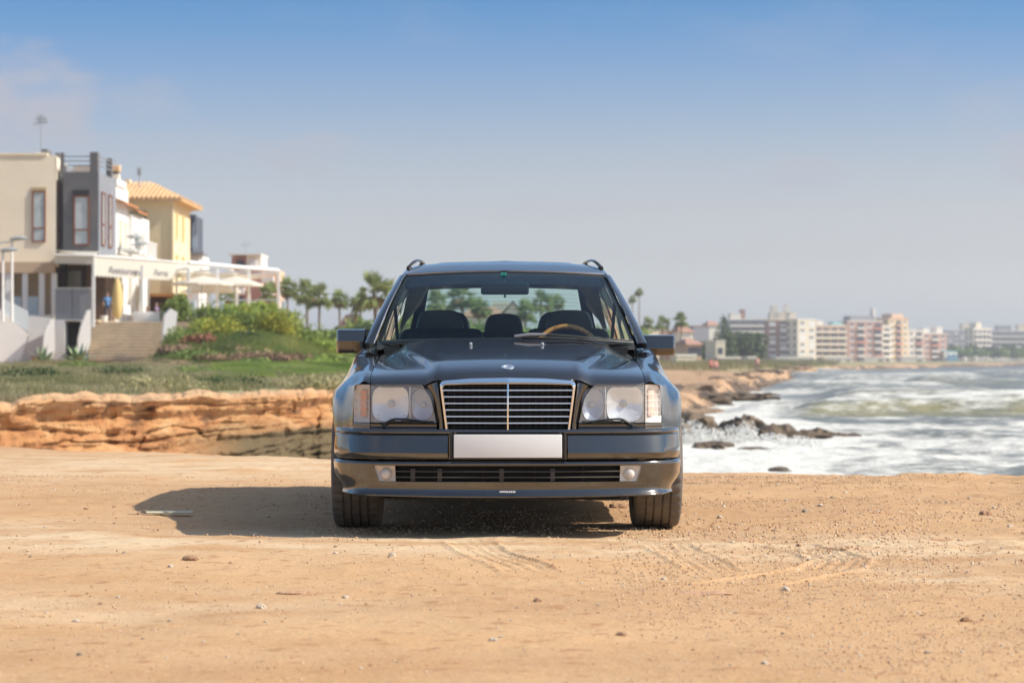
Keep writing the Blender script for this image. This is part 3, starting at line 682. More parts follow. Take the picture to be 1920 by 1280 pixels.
# ---- flanks
ST = [
 (.16, [(.6745, .740), (.700, .740), (.722, .738), (.742, .733), (.752, .70), (.755, .63), (.757, .56), (.757, .30)]),
 (.275, [(.6745, .765), (.705, .762), (.735, .752), (.755, .735), (.760, .70), (.762, .63), (.765, .54), (.765, .30)]),
 (.40, [(.6747, .79), (.712, .790), (.748, .778), (.779, .752), (.795, .71), (.808, .64), (.816, .54), (.816, .30)]),
 (.50, [(.6750, .80), (.715, .803), (.757, .792), (.793, .765), (.825, .715), (.852, .65), (.862, .54), (.862, .30)]),
 (.60, [(.6752, .81), (.717, .815), (.760, .803), (.799, .775), (.844, .725), (.876, .67), (.886, .54), (.884, .30)]),
 (.84, [(.6760, .845), (.72, .845), (.765, .828), (.808, .790), (.858, .738), (.893, .688), (.899, .58), (.894, .40)]),
 (1.2, [(.6800, .89), (.735, .888), (.785, .870), (.820, .835), (.848, .77), (.864, .68), (.870, .54), (.86, .25)]),
 (1.5, [(.700, .920), (.765, .922), (.80, .905), (.825, .865), (.845, .79), (.855, .68), (.862, .54), (.85, .22)]),
 (2.0, [(.750, .938), (.785, .936), (.81, .915), (.832, .872), (.85, .80), (.86, .68), (.866, .54), (.853, .22)]),
 (2.9, [(.755, .955), (.785, .950), (.81, .930), (.835, .885), (.852, .80), (.862, .68), (.868, .54), (.855, .22)]),
 (3.25, [(.755, .957), (.785, .953), (.81, .932), (.835, .885), (.855, .80), (.866, .69), (.872, .55), (.86, .24)]),
 (3.64, [(.750, .960), (.785, .955), (.812, .935), (.842, .880), (.872, .77), (.896, .69), (.902, .58), (.895, .40)]),
 (4.1, [(.740, .960), (.775, .955), (.805, .930), (.83, .88), (.845, .80), (.855, .68), (.86, .54), (.85, .25)]),
 (4.55, [(.700, .955), (.735, .950), (.760, .930), (.78, .88), (.79, .80), (.80, .68), (.80, .54), (.79, .25)]),
 (4.72, [(.600, .950), (.640, .945), (.665, .925), (.68, .88), (.69, .80), (.70, .68), (.70, .54), (.69, .25)])]
_sy = np.array([s[0] for s in ST]); _sx = np.array([[p[0] for p in s[1]] for s in ST]); _sz = np.array([[p[1] for p in s[1]] for s in ST])
def cr1(t, a):       # catmull-rom through rows of a at parameter t in index units
    n = len(a) - 1; i = int(min(max(math.floor(t), 0), n - 1)); f = t - i
    p0 = a[max(i - 1, 0)]; p1 = a[i]; p2 = a[i + 1]; p3 = a[min(i + 2, n)]
    if i == 0: p0 = 2 * p1 - p2
    if i == n - 1: p3 = 2 * p2 - p1
    return .5 * (2 * p1 + (p2 - p0) * f + (2 * p0 - 5 * p1 + 4 * p2 - p3) * f * f + (3 * p1 - p0 - 3 * p2 + p3) * f ** 3)
def pchip(x, xs, ys):
    xs = np.asarray(xs); i = int(min(max(np.searchsorted(xs, x) - 1, 0), len(xs) - 2))
    h = xs[i + 1] - xs[i]; t = (x - xs[i]) / h
    def d(k):
        if k == 0: return (ys[1] - ys[0]) / (xs[1] - xs[0])
        if k == len(xs) - 1: return (ys[-1] - ys[-2]) / (xs[-1] - xs[-2])
        return (ys[k + 1] - ys[k - 1]) / (xs[k + 1] - xs[k - 1])
    m0 = d(i); m1 = d(i + 1)
    return (2 * t ** 3 - 3 * t ** 2 + 1) * ys[i] + (t ** 3 - 2 * t ** 2 + t) * h * m0 + (-2 * t ** 3 + 3 * t ** 2) * ys[i + 1] + (t ** 3 - t ** 2) * h * m1
def side_pt(y, p):
    xs = pchip(y, _sy, _sx); zs = pchip(y, _sy, _sz)
    if y < 1.6: zs = zs.copy(); zs[0] = hood_z(.671, y) - .0005 if y < 1.45 else zs[0]; zs[1] = zs[0] + (.002 if y > .3 else 0) if y < 1.3 else zs[1]
    return float(cr1(p, xs)), float(cr1(p, zs))
def z_low(y):
    for yc in (.84, 3.64):
        d = abs(y - yc)
        if d < .372: return max(.31 + math.sqrt(.372 ** 2 - d * d), .24)
    if y < .5: return .505
    if y > 4.0: return .50
    return .22
def side_panel(name, ya, yb, n, s, front=False, nv=34):
    m = MB(); cols = []
    ys = ygrad(ya, yb, n)
    for i, y in enumerate(ys):
        zl = z_low(y); p = 7.0
        lo, hi = 3.0, 7.0
        for _ in range(20):
            mid = (lo + hi) / 2
            if side_pt(y, mid)[1] > zl: lo = mid
            else: hi = mid
        cols.append((y, lo))
    ysf = [.168, .182, .20, .238, .262, .272, .276, .278]
    def fn(i, j):
        y, pm = cols[i]; p = pm * j / (nv - 1)
        if front:
            k = min(p, 7); i0 = int(min(k, 6)); y0 = ysf[i0] + (ysf[i0 + 1] - ysf[i0]) * (k - i0)
            f = max(0, 1 - (y - ya) / .35); y = y + (y0 - ya) * f
        x, z = side_pt(y, p)
        return (s * x, y, z)
    m.grid(fn, n, nv, flip=(s < 0))
    # inward return at arch / sill so the sheet has an edge
    def fr(i, j):
        x, y, z = fn(i, nv - 1); return (x - s * .035 * j, y, z + .004 * j)
    m.grid(fr, n, 2, flip=(s < 0))
    return m.build(name, PAINT, car, smooth=50)
for s in (-1, 1):
    side_panel('front_fender', .168, 1.30, 60, s, front=True)
    side_panel('front_door', 1.306, 2.50, 26, s)
    side_panel('rear_door', 2.506, 3.33, 26, s)
    side_panel('rear_quarter', 3.336, 4.72, 50, s)
    # dark liners behind the shut lines and round the wheels
    g = MB()
    for yy in (1.303, 2.503, 3.333):
        pts = [side_pt(yy, p) for p in ygrad(0, 7, 12)]
        g.add([(s * (x - .012), yy - .01, z) for x, z in pts] + [(s * (x - .012), yy + .01, z) for x, z in pts], [(i, i + 1, i + 13, i + 12) for i in range(11)])
        g.build('panel_gap', GAP, car); g = MB()
    def ln(i, j): y = ygrad(.19, 1.5, 20)[i]; return (s * (.668 + .010 * j), y, hood_z(.671, min(y, 1.44)) - .012)
    g.grid(ln, 20, 2)
    for yc in (.84, 3.64):
        def al(i, j): a = PI * i / 20; return (s * (.60 + .255 * j), yc + .375 * math.cos(a), .31 + .375 * math.sin(a))
        w_ = MB(); w_.grid(al, 21, 2); w_.build('arch_liner', MATTE, car, smooth=60)
    g.build('panel_gap', GAP, car)
# ---- bumper
_bp = [(0, .022), (.15, .024), (.30, .032), (.45, .050), (.58, .075), (.68, .105), (.745, .145), (.783, .192), (.822, .255), (.844, .33), (.856, .40), (.862, .47)]
def bump_path():
    a = np.array(_bp); out = []
    for k in range((len(a) - 1) * 6 + 1): out.append(cr1(k / 6, a))
    out = np.array(out)
    seg = np.hypot(*np.diff(out, axis=0).T); L = np.concatenate([[0], np.cumsum(seg)])
    return out, L
_BP, _BL = bump_path()
def bpt(s, o, z):
    """point on the bumper: arc length s from the middle (signed), outward offset o"""
    a = abs(s); x = np.interp(a, _BL, _BP[:, 0]); y = np.interp(a, _BL, _BP[:, 1])
    e = .01; x1 = np.interp(min(a + e, _BL[-1]), _BL, _BP[:, 0]); y1 = np.interp(min(a + e, _BL[-1]), _BL, _BP[:, 1]); x0 = np.interp(max(a - e, 0), _BL, _BP[:, 0]); y0 = np.interp(max(a - e, 0), _BL, _BP[:, 1])
    dx, dy = x1 - x0, y1 - y0; l = math.hypot(dx, dy) or 1; nx, ny = dy / l, -dx / l
    return ((1 if s >= 0 else -1) * (x + nx * o), y + ny * o, z)
SMAX = float(_BL[-1])
prof_u = [(-.09, .5235), (-.02, .5245), (-.006, .522), (0, .516), (.002, .509), (-.002, .503), (-.012, .5005), (-.013, .4985), (-.003, .4965), (.003, .492), (.010, .465), (.017, .436), (.0235, .4085), (.0225, .4055), (.012, .392), (-.004, .3775), (-.014, .3755), (-.024, .3745), (-.028, .372)]
def smooth_edges(vals): return vals
def build_bumper():
    m = MB()
    ss = sorted(set([round(float(v), 4) for v in np.concatenate([np.linspace(-SMAX, -.292, 44), [-.2895, -.2855, -.2845], np.linspace(-.28, .28, 20), [.2845, .2855, .2895], np.linspace(.292, SMAX, 44)])]))
    def fu(i, j):
        s = ss[i]; o, z = prof_u[j]
        if abs(s) < .287 and j >= 8: o = min(o, -.010) if j < 16 else o
        o = o - .016 * sm(.70, .90, abs(s)) * (o > 0) * (o / .0235)
        return bpt(s, o, z)
    m.grid(fu, len(ss), len(prof_u))
    m.build('bumper', PAINT, car, smooth=22)
    # apron with the lower air intake
    m = MB()
    SI = .548      # end of intake, arc length
    SF0, SF1 = .556, .664
    rows = [(-.026, .3715), (-.010, .3690), (-.004, .364), (-.002, .3545), (-.003, .3465), (-.004, .336), (-.007, .300), (-.011, .272), (-.012, .268), (-.014, .255), (-.0165, .238), (-.0160, .226), (-.011, .215), (-.004, .207), (-.002, .203), (-.005, .198), (-.02, .195), (-.06, .193)]
    H0, H1 = 4, 8      # hole between these rows
    base = sorted(set([round(float(v), 4) for v in np.concatenate([np.linspace(-SMAX, -.68, 22), [-.664, -.61, -.556], np.linspace(-.548, .548, 36), [.556, .61, .664], np.linspace(.68, SMAX, 22)])]))
    def warp(s, z):      # outer ends of the fog lamps lean inwards towards the bottom
        a = abs(s); w = max(0, 1 - abs(a - SF1) / .12); t = min(1, max(0, (.3465 - z) / (.3465 - .268))); return s - math.copysign(.030 * w * t, s)
    def zz(s, z):       # bottom edge rises a little to the corners, dips under the middle
        k = max(0, min(1, (.27 - z) / .07)); return z + k * (-.006 * math.cos(min(abs(s) / .6, 1) * PI / 2) + .004 * sm(.6, .9, abs(s)))
    def fa(i, j):
        s = base[i]; o, z = rows[j]
        o += (.012 if z > .29 else .012 - .045 * (.29 - z) / .1) * sm(.74, .92, abs(s))
        return bpt(warp(s, z), o, zz(s, z))
    m.grid(fa, len(base), len(rows), skip=lambda i, j: H0 <= j < H1 and -SF1 - 1e-6 <= base[i] and base[i + 1] <= SF1 + 1e-6)
    # returns of the opening
    def rt(zr, sg):
        def f(i, j):
            s = -SF1 + 2 * SF1 * i / 40; return bpt(warp(s, zr), -.003 - .05 * j if zr > .3 else -.012 - .05 * j, zr)
        m.grid(f, 41, 2, flip=sg)
    rt(.3465, True); rt(.268, False)
    m.build('bumper_apron', PAINT, car, smooth=40)
    # lower grille
    g = MB()
    for zc in (.3185, .2905):
        def f(i, j):
            s = -SI + 2 * SI * i / 30; a = j * PI / 2; return bpt(s, -.012 + .006 * math.cos(a), zc + .0034 * math.sin(a))
        if zc > .29 or True: g.grid(f, 31, 5)
    g.build('lower_grille_bar', mat('grille_bar_grey', (.16, .15, .13), .3, coat=.5), car, smooth=60)
    g = MB()
    def bk(i, j): s = -SI + 2 * SI * i / 30; return bpt(s, -.055, .262 + .09 * j)
    g.grid(bk, 31, 2); g.build('intake_backing', GAP, car)
    for sx in (-.36, -.12, .13, .37):
        g = MB(); p = bpt(sx, -.03, .307); g.box(p, (.005, .02, .078)); g.build('grille_stay', MATTE, car)
    for sx in (-.47, -.335, -.03, .22):
        g = MB(); p = bpt(sx, -.04, .300); g.box(p, (.022, .012, .06)); g.build('radiator_bracket', mat('dull_grey_metal', (.10, .09, .08), .6), car)
    # fog lamps
    for s in (-1, 1):
        root = MB()
        def fb(i, j):
            sa = .5555 + (.6645 - .5555) * i / 6; zc = .2695 + (.3455 - .2695) * j / 5
            return bpt(s * abs(warp(sa, zc)), -.022 - .012 * math.sin(i / 6 * PI) * math.sin(j / 5 * PI), zc)
        root.grid(fb, 7, 6); fo = root.build('fog_lamp', mat('fog_reflector', (.62, .56, .50), .3, metal=.55), car, smooth=60)
        d = MB(); c = bpt(s * .600, -.010, .304)
        Mx = Matrix.Translation(c) @ Matrix.Rotation(PI / 2, 4, 'X')
        d.lathe([(.0, .012), (.010, .011), (.018, .007), (.024, 0), (.026, -.012)], 24, Mx); d.build('fog_bulb_dome', mat('frosted_glass', (.62, .57, .52), .3), fo, smooth=60)
        gl = MB()
        def fg(i, j):
            sa = .5555 + (.6645 - .5555) * i / 6; zc = .2695 + (.3455 - .2695) * j / 5
            return bpt(s * abs(warp(sa, zc)), -.0045 - .006 * j / 5 * 0, zc)
        gl.grid(fg, 7, 6); gl.build('fog_glass', LENSC, fo, smooth=60)
    # plate
    p = MB(); p.rbox((0, -.004, .443), (.522, .006, .112), .0025); pl = p.build('number_plate', PLATE, car, smooth=40)
    q = MB()
    for s in (-1, 1): q.rbox((s * .2735, .006, .440), (.012, .018, .125), .003)
    q.rbox((0, .006, .384), (.535, .016, .008), .003); q.build('plate_holder', BLACKP, car, smooth=40)
    # badge lettering on the lip: slanted bars and the three letters
    cu = bpy.data.curves.new('badge_text', 'FONT'); cu.body = 'AMG'; cu.size = .0135; cu.extrude = .0006; cu.offset = .0009; cu.space_character = 1.12; cu.align_x = 'LEFT'
    to = bpy.data.objects.new('badge_text', cu); scene.collection.objects.link(to)
    dg = bpy.context.evaluated_depsgraph_get(); me = bpy.data.meshes.new_from_object(to.evaluated_get(dg)); bpy.data.objects.remove(to)
    me.transform(Matrix.Translation((-.0085, .0075, .2185)) @ Matrix.Rotation(PI / 2, 4, 'X') @ Matrix.Scale(1.45, 4, (1, 0, 0)) @ Matrix.Scale(.85, 4, (0, 1, 0)))
    bd = MB()
    bd.add([v.co for v in me.vertices], [tuple(f.vertices) for f in me.polygons])
    for k in range(4):
        x0 = -.0415 + k * .0080; bd.prism([(x0, .2188), (x0 + .0066, .2188), (x0 + .0114, .2264), (x0 + .0048, .2264)], .0065, .0085)
    bd.build('badge', WHITEP, car)
build_bumper()
# ---- grille
def rounded(poly, rad, k=6, sub=5):
    n = len(poly); out = []
    for i in range(n):
        p0 = Vector(poly[i - 1]); p = Vector(poly[i]); p1 = Vector(poly[(i + 1) % n]); r = rad[i]
        a = (p0 - p).normalized(); b = (p1 - p).normalized(); h = a.angle(b) / 2; t = r / math.tan(h)
        s, e = p + a * t, p + b * t
        for q in range(k + 1):
            u = q / k; w = (1 - u) ** 2 * s + 2 * u * (1 - u) * p + u * u * e; out.append(w)
    res = []
    for i, p in enumerate(out):
        res.append(p)
        if i % (k + 1) == k:
            nx = out[(i + 1) % len(out)]
            for q in range(1, sub): res.append(p.lerp(nx, q / sub))
    return res
def yV(x): return .030 + .085 * abs(x)
def build_grille():
    O = rounded([(.301, .512), (.333, .757), (.18, .7695), (0, .7735), (-.18, .7695), (-.333, .757), (-.301, .512)], [.012, .028, .3, .5, .3, .028, .012])
    I = rounded([(.2895, .5205), (.3165, .738), (.18, .7420), (0, .7435), (-.18, .7420), (-.3165, .738), (-.2895, .5205)], [.008, .016, .3, .5, .3, .016, .008])
    m = MB(); n = len(O)
    rings = [(0, .05), (0, .007), (.06, .0035), (.45, .0018), (.78, .0), (.82, .006), (.88, .0), (1, .002), (1, .05)]
    def f(i, j):
        w, dy = rings[j]; p = O[i % n].lerp(I[i % n], w); return (p.x, yV(p.x) + dy, p.y)
    m.grid(f, n + 1, len(rings)); g = m.build('radiator_grille', CHROME, car, smooth=24)
    b = MB(); vs = [(p.x * .995, yV(p.x) + .045, p.y) for p in I]; b.add(vs + [(0, .075, .63)], [(i, (i + 1) % n, n) for i in range(n)]); b.build('grille_backing', GAP, g)
    zs = [.7435 - (k + 1) * (.2225 / 7) for k in range(6)]
    for z in zs:
        hw = .2895 + .027 * (z - .5205) / .2175 + .002
        q = MB()
        for s in (-1, 1):
            pr_ = [(.012, .0036), (.0012, .0036), (.0003, .0028), (.0, -.0028), (.001, -.0036), (.012, -.0036)]
            def fs(i, j): x = s * hw * i / 10; return (x, yV(x) + .007 + pr_[j][0], z + pr_[j][1])
            q.grid(fs, 11, 6)
        q.build('grille_slat', SLATC, g, smooth=30)
    q = MB(); q.rbox((0, .036, .632), (.0085, .02, .226), .002); q.build('grille_bar', CHROME, g, smooth=40)
    # dark blades and uprights behind the bright slats
    q = MB()
    for k in range(20):
        x = -.29 + k * .0305; q.box((x, yV(x) + .036, .632), (.002, .012, .215))
    for k in range(13):
        z = .533 + k * .0165
        for s in (-1, 1):
            x = .145 * s; q.box((x, yV(x) + .040, z), (.29, .008, .0025), rz=s * math.atan(.085))
    q.build('grille_mesh', mat('dark_grille_plastic', (.02, .02, .02), .45), g, kind='stuff')
    # bonnet badge: ring, laurel rim and three-armed star
    e = MB(); yb = .178; zb = hood_z(0, yb) + .001
    sl = math.atan2(hood_z(0, yb + .03) - hood_z(0, yb - .03), .06)
    Mx = Matrix.Translation((0, yb, zb)) @ Matrix.Rotation(sl, 4, 'X') @ Matrix.Scale(1, 4)
    e.lathe([(.0, .001), (.020, .001), (.021, .003), (.026, .004), (.031, .003), (.0325, 0)], 40, Mx)
    em = e.build('bonnet_badge', mat('badge_silver', (.72, .73, .75), .28, metal=.8), car, smooth=40)
    e = MB()
    for k in range(3):
        a = PI / 2 + k * 2 * PI / 3; c, s_ = math.cos(a), math.sin(a)
        e.add([Mx @ Vector(v) for v in ((c * .021, s_ * .021, .004), (-s_ * .004, c * .004, .002), (s_ * .004, -c * .004, .002), (0, 0, .009))], [(0, 1, 3), (0, 3, 2), (0, 2, 1)])
    e.build('badge_star', CHROME, em)
build_grille()
# ---- headlamps
def build_lamp(s):
    root = MB()
    # lamp body: back plate following the nose, 95 mm deep, with side walls
    def edge(u, v):      # u 0 inner ..1 outer, v 0 bottom..1 top
        z = .553 + .183 * v; xi = lamp_in(z) + .002; x = xi + (.6715 - xi) * u
        return x, z
    def back(i, j): x, z = edge(i / 12, j / 8); return (s * x, yN(x) + .040, z)
    root.grid(back, 13, 9)
    def rim(k, j):
        k = k % 40
        if k < 12: x, z = edge(k / 12, 0)
        elif k < 20: x, z = edge(1, (k - 12) / 8)
        elif k < 32: x, z = edge(1 - (k - 20) / 12, 1)
        else: x, z = edge(0, 1 - (k - 32) / 8)
        return (s * x, yN(x) + (.002, .040)[j], z)
    root.grid(rim, 41, 2)
    hl = root.build('headlight', LAMPBODY, car, smooth=40)
    # main reflector: rounded-square bowl
    m = MB()
    def bowl(cx, cz, hw, hh, depth, n=40, rings=10, sq=3.6, back=.006):
        def f(i, j):
            a = 2 * PI * i / n; r = j / rings
            ca, sa = math.cos(a), math.sin(a); k = (abs(ca) ** sq + abs(sa) ** sq) ** (-1 / sq)
            kk = 1 + (k - 1) * r
            x = cx + hw * ca * kk * r; z = cz + hh * sa * kk * r
            return (s * x, yN(cx + hw * ca) * r + yN(cx) * (1 - r) + back + depth * (1 - r * r), z)
        m.grid(f, n + 1, rings + 1)
    bowl(.573, .645, .092, .089, .032); m.build('main_reflector', SILVER, hl, smooth=50)
    m = MB(); bowl(.416, .641, .055, .078, .030, sq=2.6); m.build('high_beam_reflector', BLUEREF, hl, smooth=50)
    for nm_, (cx, cz, hw, hh, sq) in (('bowl_shadow_ring', (.573, .645, .092, .089, 3.6)), ('bowl_shadow_ring', (.416, .641, .055, .078, 2.6))):  # dark tube added round each bowl as a drawn shadow outline, for contrast
        q = MB(); pp = []
        for i in range(41):
            a = 2 * PI * i / 40; ca, sa = math.cos(a), math.sin(a); k = (abs(ca) ** sq + abs(sa) ** sq) ** (-1 / sq); pp.append(Vector((s * (cx + hw * ca * k), yN(cx + hw * ca) + .006, cz + hh * sa * k)))
        q.tube(pp, .0028, 5, cap=False); q.build(nm_, mat('ring_shadow_grey', (.16, .17, .18), .4), hl, smooth=60)
    m = MB()
    m.lathe([(0, .0), (.014, -.001), (.017, -.012), (.012, -.045)], 20, Matrix.Translation((s * .572, yN(.572) + .018, .645)) @ Matrix.Rotation(PI / 2, 4, 'X'))
    m.build('bulb_cap', mat('bulb_cap_grey', (.55, .55, .55), .3, metal=.8), hl, smooth=60); m = MB()
    m.lathe([(0, .0), (.010, -.001), (.012, -.010), (.008, -.035)], 20, Matrix.Translation((s * .413, yN(.413) + .018, .640)) @ Matrix.Rotation(PI / 2, 4, 'X'))
    m.build('bulb_cap', mat('bulb_cap_grey', (.55, .55, .55), .3, metal=.8), hl, smooth=60)
    m = MB(); m.rbox((s * .4775, yN(.4775) + .020, .645), (.006, .03, .18), .002); m.build('lamp_divider', LAMPBODY, hl, smooth=40)
    # fluted lens: vertical ribs are geometry
    m = MB(); nu = 120
    def lens(i, j):
        x, z = edge(i / (nu - 1), j / 8)
        rib = .0011 * math.sin(i * PI / 2 * 1.0) if .30 < z < .72 else 0
        return (s * x, yN(x) - .001 + rib - .004 * math.sin(j / 8 * PI), z)
    m.grid(lens, nu, 9); m.build('headlight_lens', LENS, hl, smooth=60)
    # prism block of the lens: short horizontal bars in the lower half
    m = MB()
    for k in range(9):
        for q in range(5):
            x = .505 + k * .016; z = .575 + q * .014
            if abs(x - .57) > .05 + .01 * q: m.box((s * x, yN(x) + .004, z), (.012, .003, .004))
    m.build('lens_prism', LENSC, hl, kind='stuff')
    # seal round the unit
    m = MB()
    loop = [Vector((s * edge(k / 12, 1)[0], yN(edge(k / 12, 1)[0]) - .001, edge(0, 1)[1] + .0015)) for k in range(13)]
    m.tube(loop, .0022, 6); m.tube([Vector((s * edge(0, v)[0], yN(edge(0, v)[0]) - .001, edge(0, v)[1])) for v in ygrad(0, 1, 8)], .0022, 6)
    m.build('lamp_seal', mat('grey_seal', (.12, .11, .10), .6), hl, smooth=60)
    # indicator
    m = MB()
    def bx_(i, j):
        u = i / 6; x = .6755 + (.7595 - .6755) * u; z = .553 + (.7385 - .553) * j / 6 - (.006 * max(0, u - .8) / .2 * (1 if j == 6 else 0)); return x, z
    def ib(i, j): x, z = bx_(i, j); return (s * x, yN(x) + (.040 - .02 * i / 6 if 0 < j < 6 and 0 < i < 6 else .001), z)
    m.grid(ib, 7, 7); ind = m.build('indicator', mat('indicator_body', (.72, .66, .62), .35, metal=.3), car, smooth=40)
    m = MB()
    def il(i, j): x, z = bx_(i, j); return (s * x, yN(x) - .001 + (.003 * math.sin(j * 2.1)), z)
    m.grid(il, 7, 7); m.build('indicator_lens', LENSC, ind, smooth=60)
    m = MB()
    def ic(i, j): x = .692 + .032 * i / 4; return (s * x, yN(x) + .014 - .004 * math.sin(i * PI / 4), .585 + .125 * j / 3)
    m.grid(ic, 5, 4)
    m.build('bulb_cover', AMBER if s < 0 else mat('pale_bulb_cover', (.88, .66, .55), .35), ind, smooth=60)
    m = MB()
    for k in range(1, 5):
        zc = .573 + k * .029; m.tube([Vector((s * x, yN(x) - .002, zc)) for x in ygrad(.678, .752, 5)], .0012, 4)
    m.build('lens_rib', mat('lens_rib_white', (.75, .74, .72), .4), ind)
    # washer wiper
    m = MB()
    c = [(.605, .543), (.590, .552), (.565, .566), (.545, .571), (.50, .570), (.44, .563), (.385, .554), (.352, .550)]
    pts = [Vector((s * x, yN(x) - .016, z)) for x, z in c]
    m.tube(pts, [.007, .008, .007, .0055, .0048, .0045, .004, .003], 8)
    m.rbox((s * .600, yN(.60) - .012, .543), (.030, .022, .020), .004, Matrix.Rotation(s * .5, 4, 'Y'))
    m.tube([Vector((s * x, yN(x) - .006, .558)) for x in (.36, .42, .50, .56)], .004, 6)
    m.build('headlight_wiper', BLACKP, car, smooth=45)
for s in (-1, 1): build_lamp(s)
# ---- roof, pillars, glass
RS = [
 (2.085, [(0, 1.364), (.30, 1.360), (.48, 1.350), (.560, 1.342), (.588, 1.326), (.606, 1.300)]),
 (2.16, [(0, 1.384), (.30, 1.379), (.48, 1.367), (.562, 1.356), (.590, 1.338), (.608, 1.308)]),
 (2.35, [(0, 1.419), (.30, 1.413), (.49, 1.398), (.565, 1.380), (.594, 1.355), (.613, 1.315)]),
 (2.70, [(0, 1.440), (.30, 1.436), (.50, 1.422), (.570, 1.402), (.600, 1.370), (.620, 1.320)]),
 (3.2, [(0, 1.446), (.30, 1.442), (.50, 1.430), (.570, 1.408), (.602, 1.375), (.625, 1.320)]),
 (3.9, [(0, 1.438), (.30, 1.434), (.50, 1.421), (.566, 1.400), (.600, 1.368), (.622, 1.315)]),
 (4.45, [(0, 1.415), (.30, 1.410), (.48, 1.395), (.545, 1.372), (.578, 1.345), (.600, 1.295)]),
 (4.58, [(0, 1.385), (.30, 1.380), (.47, 1.366), (.530, 1.350), (.560, 1.325), (.585, 1.280)])]
_ry = [r[0] for r in RS]; _rx = np.array([[p[0] for p in r[1]] for r in RS]); _rz = np.array([[p[1] for p in r[1]] for r in RS])
def roof_pt(y, p):
    xs = pchip(y, _ry, _rx); zs = pchip(y, _ry, _rz); return float(cr1(p, xs)), float(cr1(p, zs))
def wsx(t, u):
    """windscreen surface: t 0 base..1 top, u -1..1"""
    a = abs(u)
    base = Vector((u * .716, 1.345 + .20 * a ** 2.2, .968 - .026 * a ** 2)); top = Vector((u * .566, 2.055 + .085 * a ** 2.2, 1.360 - .018 * a ** 2))
    p = base.lerp(top, t); p.z += .022 * math.sin(t * PI); p.y -= .02 * math.sin(t * PI); return p
